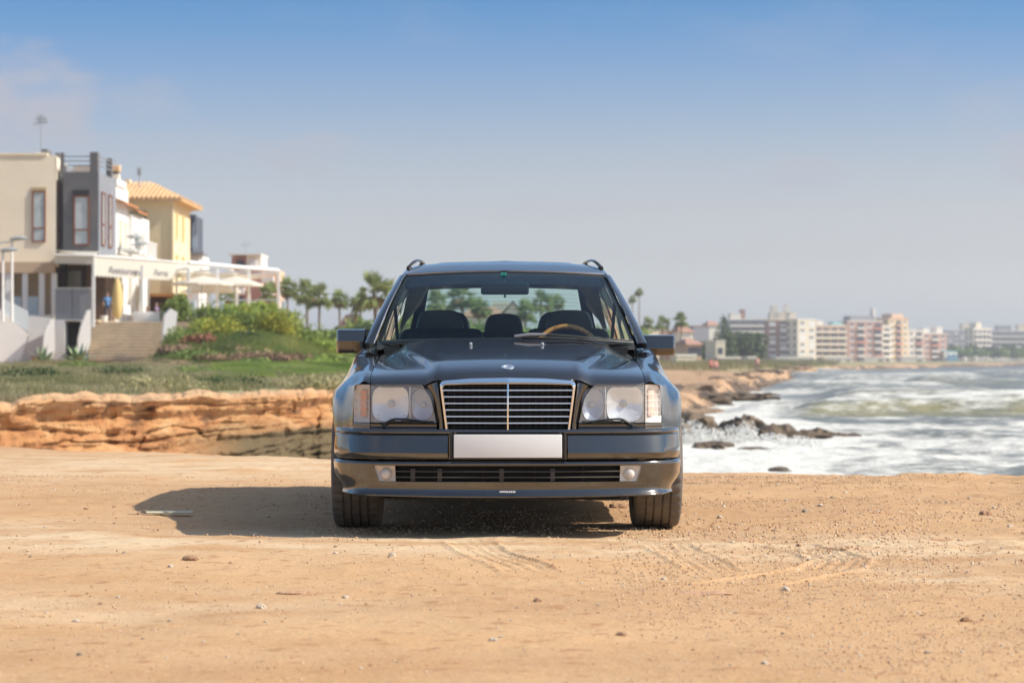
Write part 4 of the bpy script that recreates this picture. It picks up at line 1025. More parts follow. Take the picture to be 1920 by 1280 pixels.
def build_upper():
    m = MB(); ps = ygrad(0, 5, 26); full = [-p for p in ps[::-1][:-1]] + ps; ys = [2.068, 2.072] + ygrad(2.078, 4.58, 54)
    def fr(i, j):
        y = ys[j]; x, z = roof_pt(max(y, 2.085), abs(full[i]))
        if j == 0: z -= .010
        if j == 1: z -= .002
        y = y + .075 * (abs(x) / .56) ** 2.2 * max(0, 1 - (y - 2.07) / .3)
        return (math.copysign(x, full[i]) if full[i] else 0, y, z)
    m.grid(fr, len(full), len(ys)); m.build('roof', PAINT, car, smooth=50)
    m = MB()
    def sr(i, j): x = -.42 + .84 * i / 16; y = 2.50 + .42 * j / 8; xx, z = roof_pt(y, 0); p = abs(x) / .3; _, z = roof_pt(y, min(p, 1.0 + (abs(x) - .3) / .2)); return (x, y, z + (.003 if 0 < i < 16 and 0 < j < 8 else -.004))
    m.grid(sr, 17, 9); m.build('sunroof_panel', PAINT, car, smooth=40)
    # headlining under the roof
    m = MB()
    def hd(i, j): y = ygrad(2.12, 4.56, 14)[j]; p = ygrad(0, 4.6, 10); pp = p[abs(i - 9)]; x, z = roof_pt(y, pp); return (math.copysign(x * .97, i - 9), y + .07 * (x / .56) ** 2 * (j == 0), z - .030)
    m.grid(hd, 19, 14, flip=True); m.build('headlining', HEADLIN, car, smooth=50)
    # chrome header strip
    m = MB(); m.tube([wsx(1.0, u) + Vector((0, -.004, .004)) for u in ygrad(-1, 1, 25)], .0062, 6); m.build('header_trim', CHROME2, car, smooth=60)
    # windscreen
    m = MB(); m.grid(lambda i, j: wsx(j / 10, -1 + i / 12), 25, 11); m.build('windscreen', WINDGLASS, car, smooth=60)
    m = MB()
    for s in (-1, 1):
        m.grid(lambda i, j: wsx(j / 10, s * (1 - .045 * i)) + Vector((0, .006, -.004)), 2, 11)
    m.grid(lambda i, j: wsx(.0 + .035 * j, -1 + i / 12) + Vector((0, .006, -.004)), 25, 2)
    m.grid(lambda i, j: wsx(.945 + .05 * j, -1 + i / 12) + Vector((0, .006, -.004)), 25, 2)
    m.build('windscreen_seal', GAP, car)
    m = MB()
    m.grid(lambda i, j: wsx(.78 + .17 * j, -.93 + 1.86 * i / 24) + Vector((0, .003, -.002)), 25, 2); m.build('tinted_band', glass_mat('band_tint', (.28, .40, .52), 0, 1.02), car)
    # cowl between bonnet and glass
    m = MB()
    def cw(i, j):
        u = -1 + i / 12; x = u * .70; a = abs(u); y0 = 1.33 + .30 * (abs(x) / .67) ** 2.4 - .03; b = wsx(0, u)
        return (x, y0 + (b.y + .02 - y0) * j / 2, hood_z(min(abs(x), .67), min(y0 + .03, 1.6)) - .020 + (b.z - .006 - hood_z(min(abs(x), .67), min(y0 + .03, 1.6)) + .020) * j / 2)
    m.grid(cw, 25, 3); m.build('cowl', BLACKP, car, smooth=60)
    for s in (-1, 1):
        # A pillar
        m = MB()
        def ap(i, j):
            t = j / 14; w = wsx(t, s); o = Vector((s * (.772 - .160 * t ** 1.05), 1.60 + .68 * t, .940 + .372 * t)); o.z += .012 * math.sin(t * PI)
            k = (0, .06, .25, .5, .75, .94, 1)[i]
            p = w.lerp(o, k); bul = .020 * math.sin(k * PI) ** .6 if 0 < k < 1 else 0
            return p + Vector((s * bul * .75, -bul * .7, bul * .45)) + Vector((0, -.006, .004))
        m.grid(ap, 7, 15, flip=s > 0); m.build('windscreen_pillar', PAINT, car, smooth=50)
        m = MB(); m.tube([wsx(t, s) + Vector((s * .004, -.010, .007)) for t in ygrad(0, 1, 14)], .0042, 6); m.build('pillar_trim', CHROME2, car, smooth=60)
        # side windows, door frames, pillars
        def sp(y, t, off=0): # point on the side glass plane: t 0 belt .. 1 roof
            bx, bz = (.752 - .0 * y, .944 + .008 * (y - 1.6)); rx, rz = roof_pt(max(min(y, 4.5), 2.2), 5.0)
            return Vector((s * (bx + (rx - bx) * t + .010 * math.sin(t * PI) + off), y, bz + (rz - bz) * t))
        for ya, yb, nm in ((1.70, 2.48, 'front_door_window'), (2.60, 3.28, 'rear_door_window'), (3.40, 4.38, 'cargo_window')):
            m = MB()
            def wf(i, j):
                t = j / 6; y = ya + (yb - ya) * i / 8
                if nm.startswith('front'): lo = 1.66 + .62 * t; y = lo + (yb - lo) * i / 8
                return sp(y, t)
            m.grid(wf, 9, 7); m.build(nm, SIDEGLASS, car, smooth=60)
        for ya, yb, nm, mt in ((2.47, 2.61, 'door_pillar', BLACKP), (3.27, 3.41, 'door_pillar', BLACKP), (4.36, 4.58, 'rear_pillar', PAINT)):
            m = MB(); m.grid(lambda i, j: sp(ya + (yb - ya) * i / 3, j / 6, .004), 4, 7); m.build(nm, mt, car, smooth=60)
            m = MB(); m.grid(lambda i, j: sp(ya - .01 + (yb - ya + .03) * i / 3, j / 6, -.045), 4, 7, flip=True); m.build('pillar_trim_inner', BEIGE if 'rear' in nm else mat('grey_pillar_trim', (.10, .10, .085), .8), car, smooth=60)
        m = MB(); m.tube([sp(y, 0, .006) for y in ygrad(1.62, 4.5, 16)], .006, 6); m.tube([sp(y, .985, .004) for y in ygrad(2.25, 4.45, 12)], .006, 6); m.build('window_trim', BLACKP, car, smooth=60)
        # body shelf between belt and glass
        m = MB(); ys_ = ygrad(1.5, 4.6, 24)
        m.grid(lambda i, j: (lambda e: (s * (e[0] - .0 - .04 * j), ys_[i], e[1] + .001 - .004 * j))(side_pt(ys_[i], 0)), 24, 2); m.build('window_ledge', BLACKP, car, smooth=60)
        # roof rail
        m = MB()
        rp = [(.562, 2.38, 1.392), (.548, 2.405, 1.414), (.528, 2.45, 1.436), (.514, 2.56, 1.449), (.504, 2.8, 1.457), (.500, 3.3, 1.464), (.502, 3.9, 1.456), (.512, 4.12, 1.446), (.530, 4.22, 1.430), (.55, 4.28, 1.39)]
        rr = np.array(rp); pts = [Vector((s * q[0], q[1], q[2])) for q in [cr1(k / 3, rr) for k in range(28)]]
        m.tube([p - Vector((0, 0, .006)) for p in pts], .0085, 10, sq=(1.5, .8)); m.rbox((s * .556, 2.42, 1.398), (.026, .09, .014), .005); m.rbox((s * .553, 4.25, 1.40), (.04, .10, .016), .006)
        m.tube([Vector((s * .502, 3.25, 1.458)), Vector((s * .545, 3.25, 1.40))], .010, 8)
        m.build('roof_rail', mat('rail_black', (.03, .028, .028), .3, coat=.5), car, smooth=50)
    # tailgate
    m = MB()
    def tg(t, u): # 0 bottom of glass ..1 roof
        hw = .64 - .085 * t; return Vector((u * hw, 4.70 - .15 * t - .07 * abs(u) ** 2.5, .985 + .385 * t - .02 * abs(u) ** 2 * t))
    def gl(t, u): hw = .600 - .070 * t; return Vector((u * hw, 4.695 - .15 * t - .06 * abs(u) ** 2.5, 1.00 + .352 * t - .016 * abs(u) ** 2 * t))
    m.grid(lambda i, j: gl(j / 6, -1 + i / 8), 17, 7); m.build('rear_window', REARGLASS, car, smooth=60)
    m = MB()
    for s in (-1, 1): m.grid(lambda i, j: tg(j / 6, s).lerp(gl(j / 6, s * .93), i / 2) , 3, 7, flip=s < 0)
    m.grid(lambda i, j: tg(1, -1 + i / 8).lerp(gl(.97, -1 + i / 8), j / 2), 17, 3)
    ys_ = [(4.70, .99), (4.745, .93), (4.755, .80), (4.75, .62), (4.72, .50)]
    m.grid(lambda i, j: ((-1 + i / 8) * (.60 + .07 * min(j, 2)), ys_[j][0] - .10 * abs(-1 + i / 8) ** 3, ys_[j][1]), 17, 5)
    m.build('tailgate', PAINT, car, smooth=50)
    m = MB()
    for k in range(11):
        t = .12 + k * .075; m.tube([gl(t, u) + Vector((0, -.004, 0)) for u in ygrad(-.9, .9, 9)], .0007, 3, cap=False)
    m.build('defroster_wires', mat('heater_wire', (.12, .07, .04), .6), car, kind='stuff')
    m = MB(); m.prism([(-.82, 4.45), (-.80, 4.66), (-.70, 4.77), (0, 4.80), (.70, 4.77), (.80, 4.66), (.82, 4.45)], .26, .52, 'z'); m.build('rear_bumper', PAINT, car, smooth=40)
    for s in (-1, 1):
        m = MB(); m.rbox((s * .70, 4.70, .76), (.13, .05, .30), .015, Matrix.Rotation(-s * .35, 4, 'Z')); m.build('tail_lamp', mat('tail_lamp_red', (.45, .02, .015), .15, coat=1), car, smooth=50)
build_upper()
def build_inside():
    def soft(name, c, d, r, mt, par=car, rx=0, puff=.0):
        m = MB(); m.rbox(c, d, r, Matrix.Rotation(rx, 4, 'X')); return m.build(name, mt, par, smooth=60)
    # dash
    m = MB(); us = ygrad(-1, 1, 15); pr = [(1.43, .935), (1.52, .962), (1.68, .968), (1.78, .955), (1.84, .90), (1.86, .70), (1.80, .50)]
    m.grid(lambda i, j: (us[i] * .70, pr[j][0] + .05 * abs(us[i]) ** 2, pr[j][1] + .014 * (1 - us[i] ** 2) - (0.02 if j == 0 else 0)), 15, len(pr)); m.build('dashboard', CABIN, car, smooth=50)
    soft('instrument_binnacle', (.36, 1.74, .965), (.34, .14, .05), .02, CABIN)
    for s in (-1, 1):
        b = MB()  # door trim cards
        b.grid(lambda i, j: (s * (.74 - .02 * j), ygrad(1.5, 4.4, 8)[i], .95 - .25 * j), 8, 4); b.build('door_card', CABIN, car)
        st = soft('front_seat', (s * .37, 2.60, .74), (.50, .16, .62), .06, LEATHER, rx=-.22)
        soft('seat_cushion', (s * .37, 2.28, .46), (.50, .52, .16), .05, LEATHER, st)
        # headrest: trapezoid pad
        h = MB(); prof = [(-.151, 0), (-.142, .09), (-.118, .158), (-.085, .172), (.085, .172), (.118, .158), (.142, .09), (.151, 0)]
        yo = 2.72
        def hr(i, j):
            a = (i / 7) ; x, z = prof[i]; k = (0, .5, .9, 1, .9, .5, 0)[j]; k2 = .90 + .10 * math.sin(j / 6 * PI)
            return (s * .385 + x * k2 * (1.0), yo + (-.055 + .11 * j / 6), .985 + z * (.94 + .06 * math.sin(j / 6 * PI)))
        h.grid(hr, 8, 7); h.add([hr(i, 0) for i in range(8)], [tuple(range(8))]); h.add([hr(i, 6) for i in range(8)], [tuple(range(8))])
        ho = h.build('headrest', LEATHER, st, smooth=80); ho.modifiers.new('soft', 'SUBSURF').render_levels = 2; ho.modifiers[0].levels = 2
        g = MB(); g.tube([(s * .385 - .06, 2.70, .90), (s * .385 - .06, 2.72, 1.0)], .007, 8); g.tube([(s * .385 + .06, 2.70, .90), (s * .385 + .06, 2.72, 1.0)], .007, 8); g.build('headrest_post', CHROME, st, smooth=60)
        # belts
        b = MB(); b.add([(s * .635, 2.54, 1.20), (s * .655, 2.54, 1.20), (s * .625, 2.60, .80), (s * .605, 2.60, .80)], [(0, 1, 2, 3)]); b.build('seat_belt', mat('belt_webbing', (.03, .03, .03), .6), car)
    rs = soft('rear_seat', (0, 3.62, .74), (1.28, .16, .60), .06, LEATHER, rx=-.2)
    soft('seat_cushion', (0, 3.25, .45), (1.28, .52, .16), .05, LEATHER, rs)
    for xc, w, zt in ((0, .128, .175), (-.372, .165, .190), (.372, .165, .190)):
        h = MB(); prof = [(-1, 0), (-.98, .45), (-.86, .82), (-.62, .97), (-.3, 1.0), (.3, 1.0), (.62, .97), (.86, .82), (.98, .45), (1, 0)]
        def hr(i, j): x, z = prof[i]; q = .93 + .07 * math.sin(j / 6 * PI); return (xc + x * w * q, 3.73 + (-.05 + .1 * j / 6), .98 + z * zt * q)
        h.grid(hr, 10, 7); h.add([hr(i, 0) for i in range(10)], [tuple(range(10))]); h.add([hr(i, 6) for i in range(10)], [tuple(range(10))])
        ho = h.build('headrest', LEATHER, rs, smooth=80); ho.modifiers.new('soft', 'SUBSURF').render_levels = 2; ho.modifiers[0].levels = 2
    # steering wheel
    C = Vector((.345, 1.93, .886)); Mx = Matrix.Translation(C) @ Matrix.Rotation(R(63), 4, 'X')
    m = MB(); n = 48; ring = []
    def tor(i, j):
        a = 2 * PI * i / n; b = 2 * PI * j / 10; r = .183 + .0145 * math.cos(b); return Mx @ Vector((r * math.cos(a), r * math.sin(a), .0145 * math.sin(b)))
    m.grid(tor, n + 1, 11); w = m.build('steering_wheel', WOOD, car, smooth=60)
    m = MB(); m.lathe([(0, .03), (.06, .028), (.075, .01), (.07, -.03)], 24, Mx)
    for a in (0, PI, -PI / 2, -PI / 2 + .5, -PI / 2 - .5): m.tube([Mx @ Vector((.05 * math.cos(a), .05 * math.sin(a), 0)), Mx @ Vector((.178 * math.cos(a), .178 * math.sin(a), 0))], .012, 8)
    m.build('wheel_hub', LEATHER, w, smooth=50)
    # interior mirror
    m = MB(); m.rbox((-.003, 1.965, 1.262), (.270, .030, .072), .016, Matrix.Rotation(R(12), 4, 'X')); mi = m.build('rear_view_mirror', mat('mirror_back', (.035, .055, .05), .5), car, smooth=50)
    m = MB(); m.tube([(-.006, 2.06, 1.335), (-.006, 2.02, 1.30), (-.006, 1.985, 1.262)], [.008, .010, .009], 8); m.rbox((-.002, 1.96, 1.218), (.014, .014, .016), .003); m.build('mirror_stem', mat('stem_green_grey', (.10, .17, .15), .4), mi, smooth=50)
    m = MB(); m.rbox((-.010, 2.000, 1.340), (.034, .003, .022), .001, Matrix.Rotation(R(-60) + PI / 2 - R(10), 4, 'X')); t = m.build('windscreen_tag', TEAL, car)
    cu = bpy.data.curves.new('tag_number', 'FONT'); cu.body = '7'; cu.size = .018; cu.extrude = .0005; cu.align_x = 'CENTER'
    to = bpy.data.objects.new('tag_number', cu); scene.collection.objects.link(to)
    me = bpy.data.meshes.new_from_object(to.evaluated_get(bpy.context.evaluated_depsgraph_get())); bpy.data.objects.remove(to)
    me.transform(Matrix.Translation((-.010, 1.9945, 1.3325)) @ Matrix.Rotation(R(80), 4, 'X')); me.materials.append(TEALD)
    o = bpy.data.objects.new('tag_number', me); scene.collection.objects.link(o); o.parent = t
    # beige trim on the rear pillars, floor, firewall
    m = MB()
    for s in (-1, 1): m.add([(s * .61, 4.20, 1.36), (s * .47, 4.46, 1.385), (s * .535, 4.50, 1.33), (s * .555, 4.50, 1.22), (s * .68, 4.20, 1.05)], [(0, 1, 2, 3, 4)])
    m.build('rear_corner_trim', BEIGE, car)
    m = MB(); m.b2(-.74, .74, 1.45, 4.60, .28, .32); m.b2(-.66, .66, 1.45, 1.50, .3, .93); m.b2(-.60, .60, 4.60, 4.66, .3, .95); m.b2(-.66, .66, 3.75, 4.62, .32, .60); m.build('cabin_floor', CABIN, car)
    # underside and engine bay closing panels
    m = MB(); m.b2(-.60, .60, .12, 4.62, .215, .30); m.b2(-.64, .64, .15, .20, .22, .50); m.b2(-.60, .60, .25, 1.45, .30, .66); m.build('underbody', MATTE, car)
    for s in (-1, 1):
        m = MB(); m.b2(s * .60, s * .64, .20, 1.25, .26, .66); m.build('wheel_well', MATTE, car)
        m = MB(); m.tube([(s * .30, .86, .24), (s * .66, .84, .27)], .022, 8); m.tube([(s * .3, 1.1, .22), (s * .64, .9, .25)], .02, 8); m.build('suspension_arm', MATTE, car)
    m = MB(); m.rbox((0, .20, .183), (1.10, .16, .012), .004); m.build('undertray', MATTE, car)
build_inside()
# ---- door mirrors
def build_mirror(s):
    # viewer-left mirror is taller, viewer-right one lower and wider
    if s < 0: xi, xo, zt, zb = .778, .940, 1.032, .898
    else: xi, xo, zt, zb = .768, .945, 1.000, .885
    yc = 1.86; m = MB(); zc = zb + (zt - zb) * (.50 if s < 0 else .36)
    prof = [(0, zt - .006), (-.030, zt), (-.062, zt - .006), (-.082, zc + .004), (-.082, zc - .004), (-.066, zb + .008), (-.050, zb), (0, zb + .004)]
    us = [0, .02, .06, .5, .92, .975, 1]
    def f(i, j):
        u = us[i]; dy, z = prof[j]; e = max(0, (u - .92) / .08) if u > .92 else max(0, (.06 - u) / .06) * .3
        k = 1 - .35 * e ** 2; zm = (zt + zb) / 2
        return (s * (xi + (xo - xi) * u + (.012 * (zt - z) / (zt - zb) if u < .1 else 0)), yc + dy * k + .01, zm + (z - zm) * (1 - .10 * e ** 2))
    m.grid(f, len(us), len(prof), flip=s < 0)
    m.add([f(6, j) for j in range(8)], [tuple(range(8))]); m.add([f(0, j) for j in range(8)], [tuple(range(8))])
    o = m.build('door_mirror', PAINT, car, smooth=28)
    m = MB(); m.b2(s * (xi + .008), s * (xo - .008), yc + .012, yc + .016, zb + .01, zt - .012); m.build('mirror_glass', mat('mirror_silver', (.85, .87, .88), .02, metal=1), o)
    m = MB(); zt2 = zt - .003
    m.add([(s * (xi + .004), yc - .055, zt2), (s * (xi + .004), yc + .01, zt2), (s * (xi + .014), yc + .01, zb + .004), (s * (xi + .014), yc - .045, zb + .004),
           (s * .715, yc - .02, zt2 - .004), (s * .715, yc + .05, zt2 - .004), (s * .748, yc + .05, zb - .010), (s * .752, yc - .06, zb - .010)],
          [(0, 1, 2, 3), (4, 7, 6, 5), (0, 4, 5, 1), (3, 2, 6, 7), (0, 3, 7, 4), (1, 5, 6, 2)])
    m.build('mirror_foot', mat('mirror_foot_black', (.02, .02, .022), .35), o, smooth=20)
for s in (-1, 1): build_mirror(s)
# ---- wheels
def build_tyre():
    m = MB(); n = 144; W = .122; Rr = .316
    # tread profile across: (w, r) with four grooves
    pr = [(-W + .012, .225), (-W, .255), (-W - .002, .275), (-W + .002, .295), (-W + .010, .307), (-W + .020, .3125)]
    gx = [-.062, -.022, .022, .062]; x = -W + .024
    for g in gx:
        pr += [(g - .0052, Rr), (g - .0048, Rr - .009), (g + .0048, Rr - .009), (g + .0052, Rr)]
    pr += [(W - .020, .3125), (W - .010, .307), (W - .002, .295), (W + .002, .275), (W, .255), (W - .012, .225)]
    def f(i, j):
        a = 2 * PI * i / n; w, r = pr[j]
        if r > .305:
            sh = abs(w) > .066
            ph = i + (int(w * 260) if not sh else 0)
            if (ph % 4 == 0 and sh) or (ph % 6 == 0 and abs(w) < .06): r -= .0065
        return (w, r * math.cos(a), r * math.sin(a))
    m.grid(f, n + 1, len(pr)); return m
def build_wheel(s, yc, first):
    w = build_tyre().build('wheel', RUBBER, car, smooth=38) if first is None else first.copy()
    if first is not None: scene.collection.objects.link(w); w.parent = car
    w.location = (s * .766, yc, .314); w.rotation_euler = (.3 * yc, 0, 0 if s > 0 else PI)
    return w
w0 = build_wheel(1, .84, None)
m = MB(); Mr = Matrix.Rotation(PI / 2, 4, 'Y')
m.lathe([(.226, -.105), (.215, -.09), (.205, 0), (.21, .09), (.226, .108), (.205, .104), (.190, .07)], 48, Mr)
rim0 = m.build('rim', mat('alloy_silver', (.55, .55, .56), .3, metal=.9), w0, smooth=40)
m = MB(); m.lathe([(0, .078), (.05, .08), (.06, .06)], 24, Mr)
for k in range(6):
    a = k * PI / 3; m.prism([(.05 * math.cos(a - .5), .05 * math.sin(a - .5)), (.195 * math.cos(a - .16), .195 * math.sin(a - .16)), (.195 * math.cos(a + .16), .195 * math.sin(a + .16)), (.05 * math.cos(a + .5), .05 * math.sin(a + .5))], .055, .075, 'x')
hub0 = m.build('spoke', mat('alloy_silver'), w0, smooth=40)
m = MB(); m.lathe([(0, -.02), (.15, -.02), (.15, .01), (0, .01)], 32, Mr); disc0 = m.build('brake_disc', mat('brake_steel', (.25, .24, .23), .4, metal=.9), w0, smooth=30)
for s, yc in ((-1, .84), (1, 3.64), (-1, 3.64)):
    w = build_wheel(s, yc, w0)
    for c in (rim0, hub0, disc0): k = c.copy(); scene.collection.objects.link(k); k.parent = w
# ---- small fittings
for s in (-1, 1):
    m = MB(); y = 1.02; z = hood_z(.185, y); m.rbox((s * .188 + .0, y, z + .006), (.016, .026, .018), .004); m.build('washer_nozzle', NOZ, car, smooth=50)
m = MB()  # single windscreen wiper, parked along the foot of the glass
def wp(u, t, off): p = wsx(t, u); return p + Vector((0, -off, off * .7))
m.tube([wp(.06, -.035, .045), wp(.17, -.012, .045), wp(.30, .006, .04)], [.010, .012, .007], 8)
a = m.build('wiper_arm', mat('wiper_grey', (.16, .16, .17), .35), car, smooth=50)
m = MB(); m.tube([wp(.27, .006, .040), wp(.45, .006, .034), wp(.60, .004, .03)], [.009, .009, .006], 8, sq=(1, .7)); m.tube([wp(u, .004, .012) for u in ygrad(.12, .97, 14)], .005, 6)
m.tube([wp(u, .012, .022) for u in ygrad(.55, .97, 8)], .003, 5)
m.build('wiper_blade', BLACKP, a, smooth=50)
# ================================================================ HOUSES, TERRACE, PLANTS
def X(px, D): return (px - 960) / FOC * D
def Z(py, D): return CAMH + (678 - py) / FOC * D
M_cream = mat('cream_render', (.86, .75, .58), .9, noise=.10, nscale=.6, bump=.2, bscale=6)
M_grey = mat('grey_stucco', (.135, .135, .145), .85, noise=.35, nscale=.9, bump=.2, bscale=6, col2=(.19, .175, .165))
M_grey2 = mat('light_grey_stucco', (.25, .26, .29), .85, noise=.2, nscale=.9)
M_white = mat('white_render', (.80, .78, .74), .85, noise=.07, nscale=.8)
M_yellow = mat('yellow_render', (.86, .70, .42), .9, noise=.10, nscale=.5, bump=.15, bscale=6)
M_brownf = mat('brown_window_frame', (.22, .07, .03), .5)
M_pane = mat('window_pane', (.34, .38, .38), .08, noise=.45, nscale=.9, col2=(.58, .62, .62), coat=.6)
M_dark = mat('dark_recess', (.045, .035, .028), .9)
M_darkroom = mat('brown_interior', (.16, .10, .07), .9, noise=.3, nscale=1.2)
M_tile = mat('roof_tile', (.62, .36, .17), .85, noise=.35, nscale=3, col2=(.72, .50, .28))
M_orange = mat('terracotta', (.55, .20, .07), .85)
M_canvas = mat('awning_canvas', (.74, .71, .63), .9, trans=(.6, .55, .42))
M_canvas2 = mat('white_sail_canvas', (.82, .79, .72), .9, trans=(.7, .62, .48))
M_steel = mat('painted_steel_white', (.80, .79, .76), .5)
M_rail = mat('grey_railing', (.25, .25, .26), .5)
M_stone = mat('step_stone', (.58, .46, .32), .9, noise=.25, nscale=2)
M_tread = mat('tread_stone', (.74, .62, .46), .9, noise=.2, nscale=2)
M_bluew = mat('pale_blue_pillar', (.62, .70, .74), .7)
M_lamp = mat('lamp_grey_metal', (.42, .46, .47), .4, metal=.4)
M_text = mat('faded_lettering', (.22, .20, .22), .8)
def pbox(name, m, parent, x0, x1, y0, y1, z0, z1, smooth=None):
    b = MB(); b.b2(x0, x1, y0, y1, z0, z1); return b.build(name, m, parent)
def window(parent, face, a0, a1, z0, z1, pos, fm=M_brownf, pm=M_pane, t=.075, mull=(), vm=(), name='window'):
    """face 'f': wall facing -y at y=pos, a = x; face 'r': wall facing +x at x=pos, a = y"""
    f = MB(); d = .10
    def bx(u0, u1, w0, w1, o0, o1):
        if face == 'f': f.b2(u0, u1, pos - o1, pos - o0, w0, w1)
        else: f.b2(pos + o0, pos + o1, u0, u1, w0, w1)
    bx(a0, a0 + t, z0, z1, .0, d); bx(a1 - t, a1, z0, z1, .0, d); bx(a0 + t, a1 - t, z0, z0 + t, .0, d); bx(a0 + t, a1 - t, z1 - t, z1, .0, d)
    for z in mull: bx(a0 + t, a1 - t, z - t / 2, z + t / 2, 0, d)
    for a in vm: bx(a - t / 2, a + t / 2, z0 + t, z1 - t, 0, d - .01)
    w = f.build(name, fm, parent)
    g = MB()
    if face == 'f': g.b2(a0 + t * .8, a1 - t * .8, pos - .05, pos - .02, z0 + t * .8, z1 - t * .8)
    else: g.b2(pos + .02, pos + .05, a0 + t * .8, a1 - t * .8, z0 + t * .8, z1 - t * .8)
    g.build('pane', pm, w); return w
# ---- cream house
D1 = 138.0
xe = X(102, D1)
ho = empty('cream_house', (xe - 6, D1, .6)); tag(ho, 'cream rendered house with flat roof and white porch columns at the left edge', 'house')
def loc(o): return (o.location.x, o.location.y, o.location.z)
def childbox(o, name, m, x0, x1, y0, y1, z0, z1):
    lx, ly, lz = o.location; b = MB(); b.b2(x0 - lx, x1 - lx, y0 - ly, y1 - ly, z0 - lz, z1 - lz); return b.build(name, m, o)
def childwin(o, face, a0, a1, z0, z1, pos, **k):
    lx, ly, lz = o.location
    if 'mull' in k: k['mull'] = [z - lz for z in k['mull']]
    if 'vm' in k: k['vm'] = [a - (lx if face == 'f' else ly) for a in k['vm']]
    if face == 'f': return window(o, face, a0 - lx, a1 - lx, z0 - lz, z1 - lz, pos - ly, **k)
    return window(o, face, a0 - ly, a1 - ly, z0 - lz, z1 - lz, pos - lx, **k)
zt = Z(290, D1); zs = Z(497, D1); zf = Z(590, D1)
childbox(ho, 'wall', M_cream, -42, xe, D1, D1 + 9, zs, zt)
childbox(ho, 'roof_parapet', M_cream, -42.1, X(86, D1), D1 - .08, D1 + 9, zt + .002, zt + .12)
childbox(ho, 'porch_wall', mat('porch_shade_beige', (.42, .34, .26), .9), -42, xe - .05, D1 + 2.4, D1 + 8.9, zf, zs - .003)  # shade of the recess is mixed into this beige
childbox(ho, 'porch_slab', M_white, -42, xe, D1 - 1.0, D1 + 9, zf - .35, zf - .003)
childbox(ho, 'porch_beam', mat('beam_tan', (.52, .38, .26), .9), -42, xe - .02, D1 - 1.0, D1 - .06, zs - .45, zs + .15)
for px in (9, 41, 72, 95):
    childbox(ho, 'porch_column', M_white, X(px - 5, D1 - 1), X(px + 5, D1 - 1), D1 - .9, D1 - .6, zf, zs - .46)
for a, b in ((12, 34), (46, 66)):
    childbox(ho, 'balcony_panel', mat('frosted_blue_panel', (.42, .50, .54), .5), X(a, D1 - 1), X(b, D1 - 1), D1 - .85, D1 - .80, zf, zf + 1.0)
childwin(ho, 'f', X(58, D1), X(83, D1), Z(453, D1), Z(357, D1), D1, mull=[Z(427, D1)])
childbox(ho, 'window_lintel', mat('lintel_tan', (.48, .36, .20), .9), X(57, D1), X(84, D1), D1 - .06, D1 - .002, Z(356, D1), Z(350, D1))
for a, b in ((-60, -40), (-22, -6)): childwin(ho, 'f', X(a, D1), X(b, D1), Z(453, D1), Z(357, D1), D1, mull=[Z(427, D1)])
childbox(ho, 'basement_wall', M_white, -42, xe - .05, D1 - .9, D1 + 8.8, .5, zf - .352)
# outside stair of the cream house
st = empty('white_stair', (X(0, 134), 134, .6)); tag(st, 'white walled outside stair descending beside the cream house at the left edge', 'stair')
lx, ly, lz = st.location
b = MB(); b.prism([(X(-90, 134) - lx, 0), (X(34, 134) - lx, 0), (X(52, 134) - lx, Z(625, 134) - lz), (X(0, 134) - lx, Z(580, 134) - lz), (X(-90, 134) - lx, Z(500, 134) - lz)], -.0, .25); b.build('stair_wall', M_white, st)
b = MB(); b.prism([(X(-60, 134) - lx, Z(560, 134) - lz), (X(8, 134) - lx, Z(575, 134) - lz), (X(52, 134) - lx, Z(612, 134) - lz), (X(52, 134) - lx, Z(580, 134) - lz), (X(12, 134) - lx, Z(574, 134) - lz)][:0] or [(X(8, 134) - lx, Z(588, 134) - lz), (X(52, 134) - lx, Z(622, 134) - lz), (X(52, 134) - lx, Z(583, 134) - lz), (X(8, 134) - lx, Z(560, 134) - lz)], .06, .10); b.build('glass_balustrade', mat('frosted_pale_glass', (.60, .66, .68), .4), st)
for k in range(9):
    px = 56 + k * 5
    childbox(st, 'fence_slat', M_steel, X(px, 134.5), X(px + 3.2, 134.5), 134.5, 134.56, Z(640 - k * 2.5, 134.5), Z(592 + k * .5, 134.5))
st.rotation_euler = (0, 0, .18); ho.rotation_euler = (0, 0, .09)
# curved white flank walls beside the basement door
def flank(name, pts, y0, y1, lab):
    o = empty(name, (X(pts[0][0], y0), y0, Z(pts[0][1], y0)), .28); tag(o, lab, 'wall', kind='thing'); lx, ly, lz = o.location
    b = MB(); b.prism([(X(px, y0) - lx, Z(py, y0) - lz) for px, py in pts], 0, y1 - y0); b.build('wall_body', M_white, o); return o
flank('garden_wall', [(81, 672), (101, 672), (103, 650), (102, 598), (95, 600), (86, 615), (82, 635)], 133.4, 134.0, 'rounded white garden wall just left of the dark basement door')
flank('garden_wall', [(146, 660), (160, 672), (170, 640), (170, 580), (163, 582), (152, 612), (147, 635)], 133.4, 134.0, 'slanting white wall between the dark basement door and the wide steps')
flank('garden_wall', [(306, 680), (322, 680), (326, 640), (333, 585), (320, 578), (309, 590), (306, 620)], 131.6, 132.3, 'white wall closing the right side of the wide stone steps')
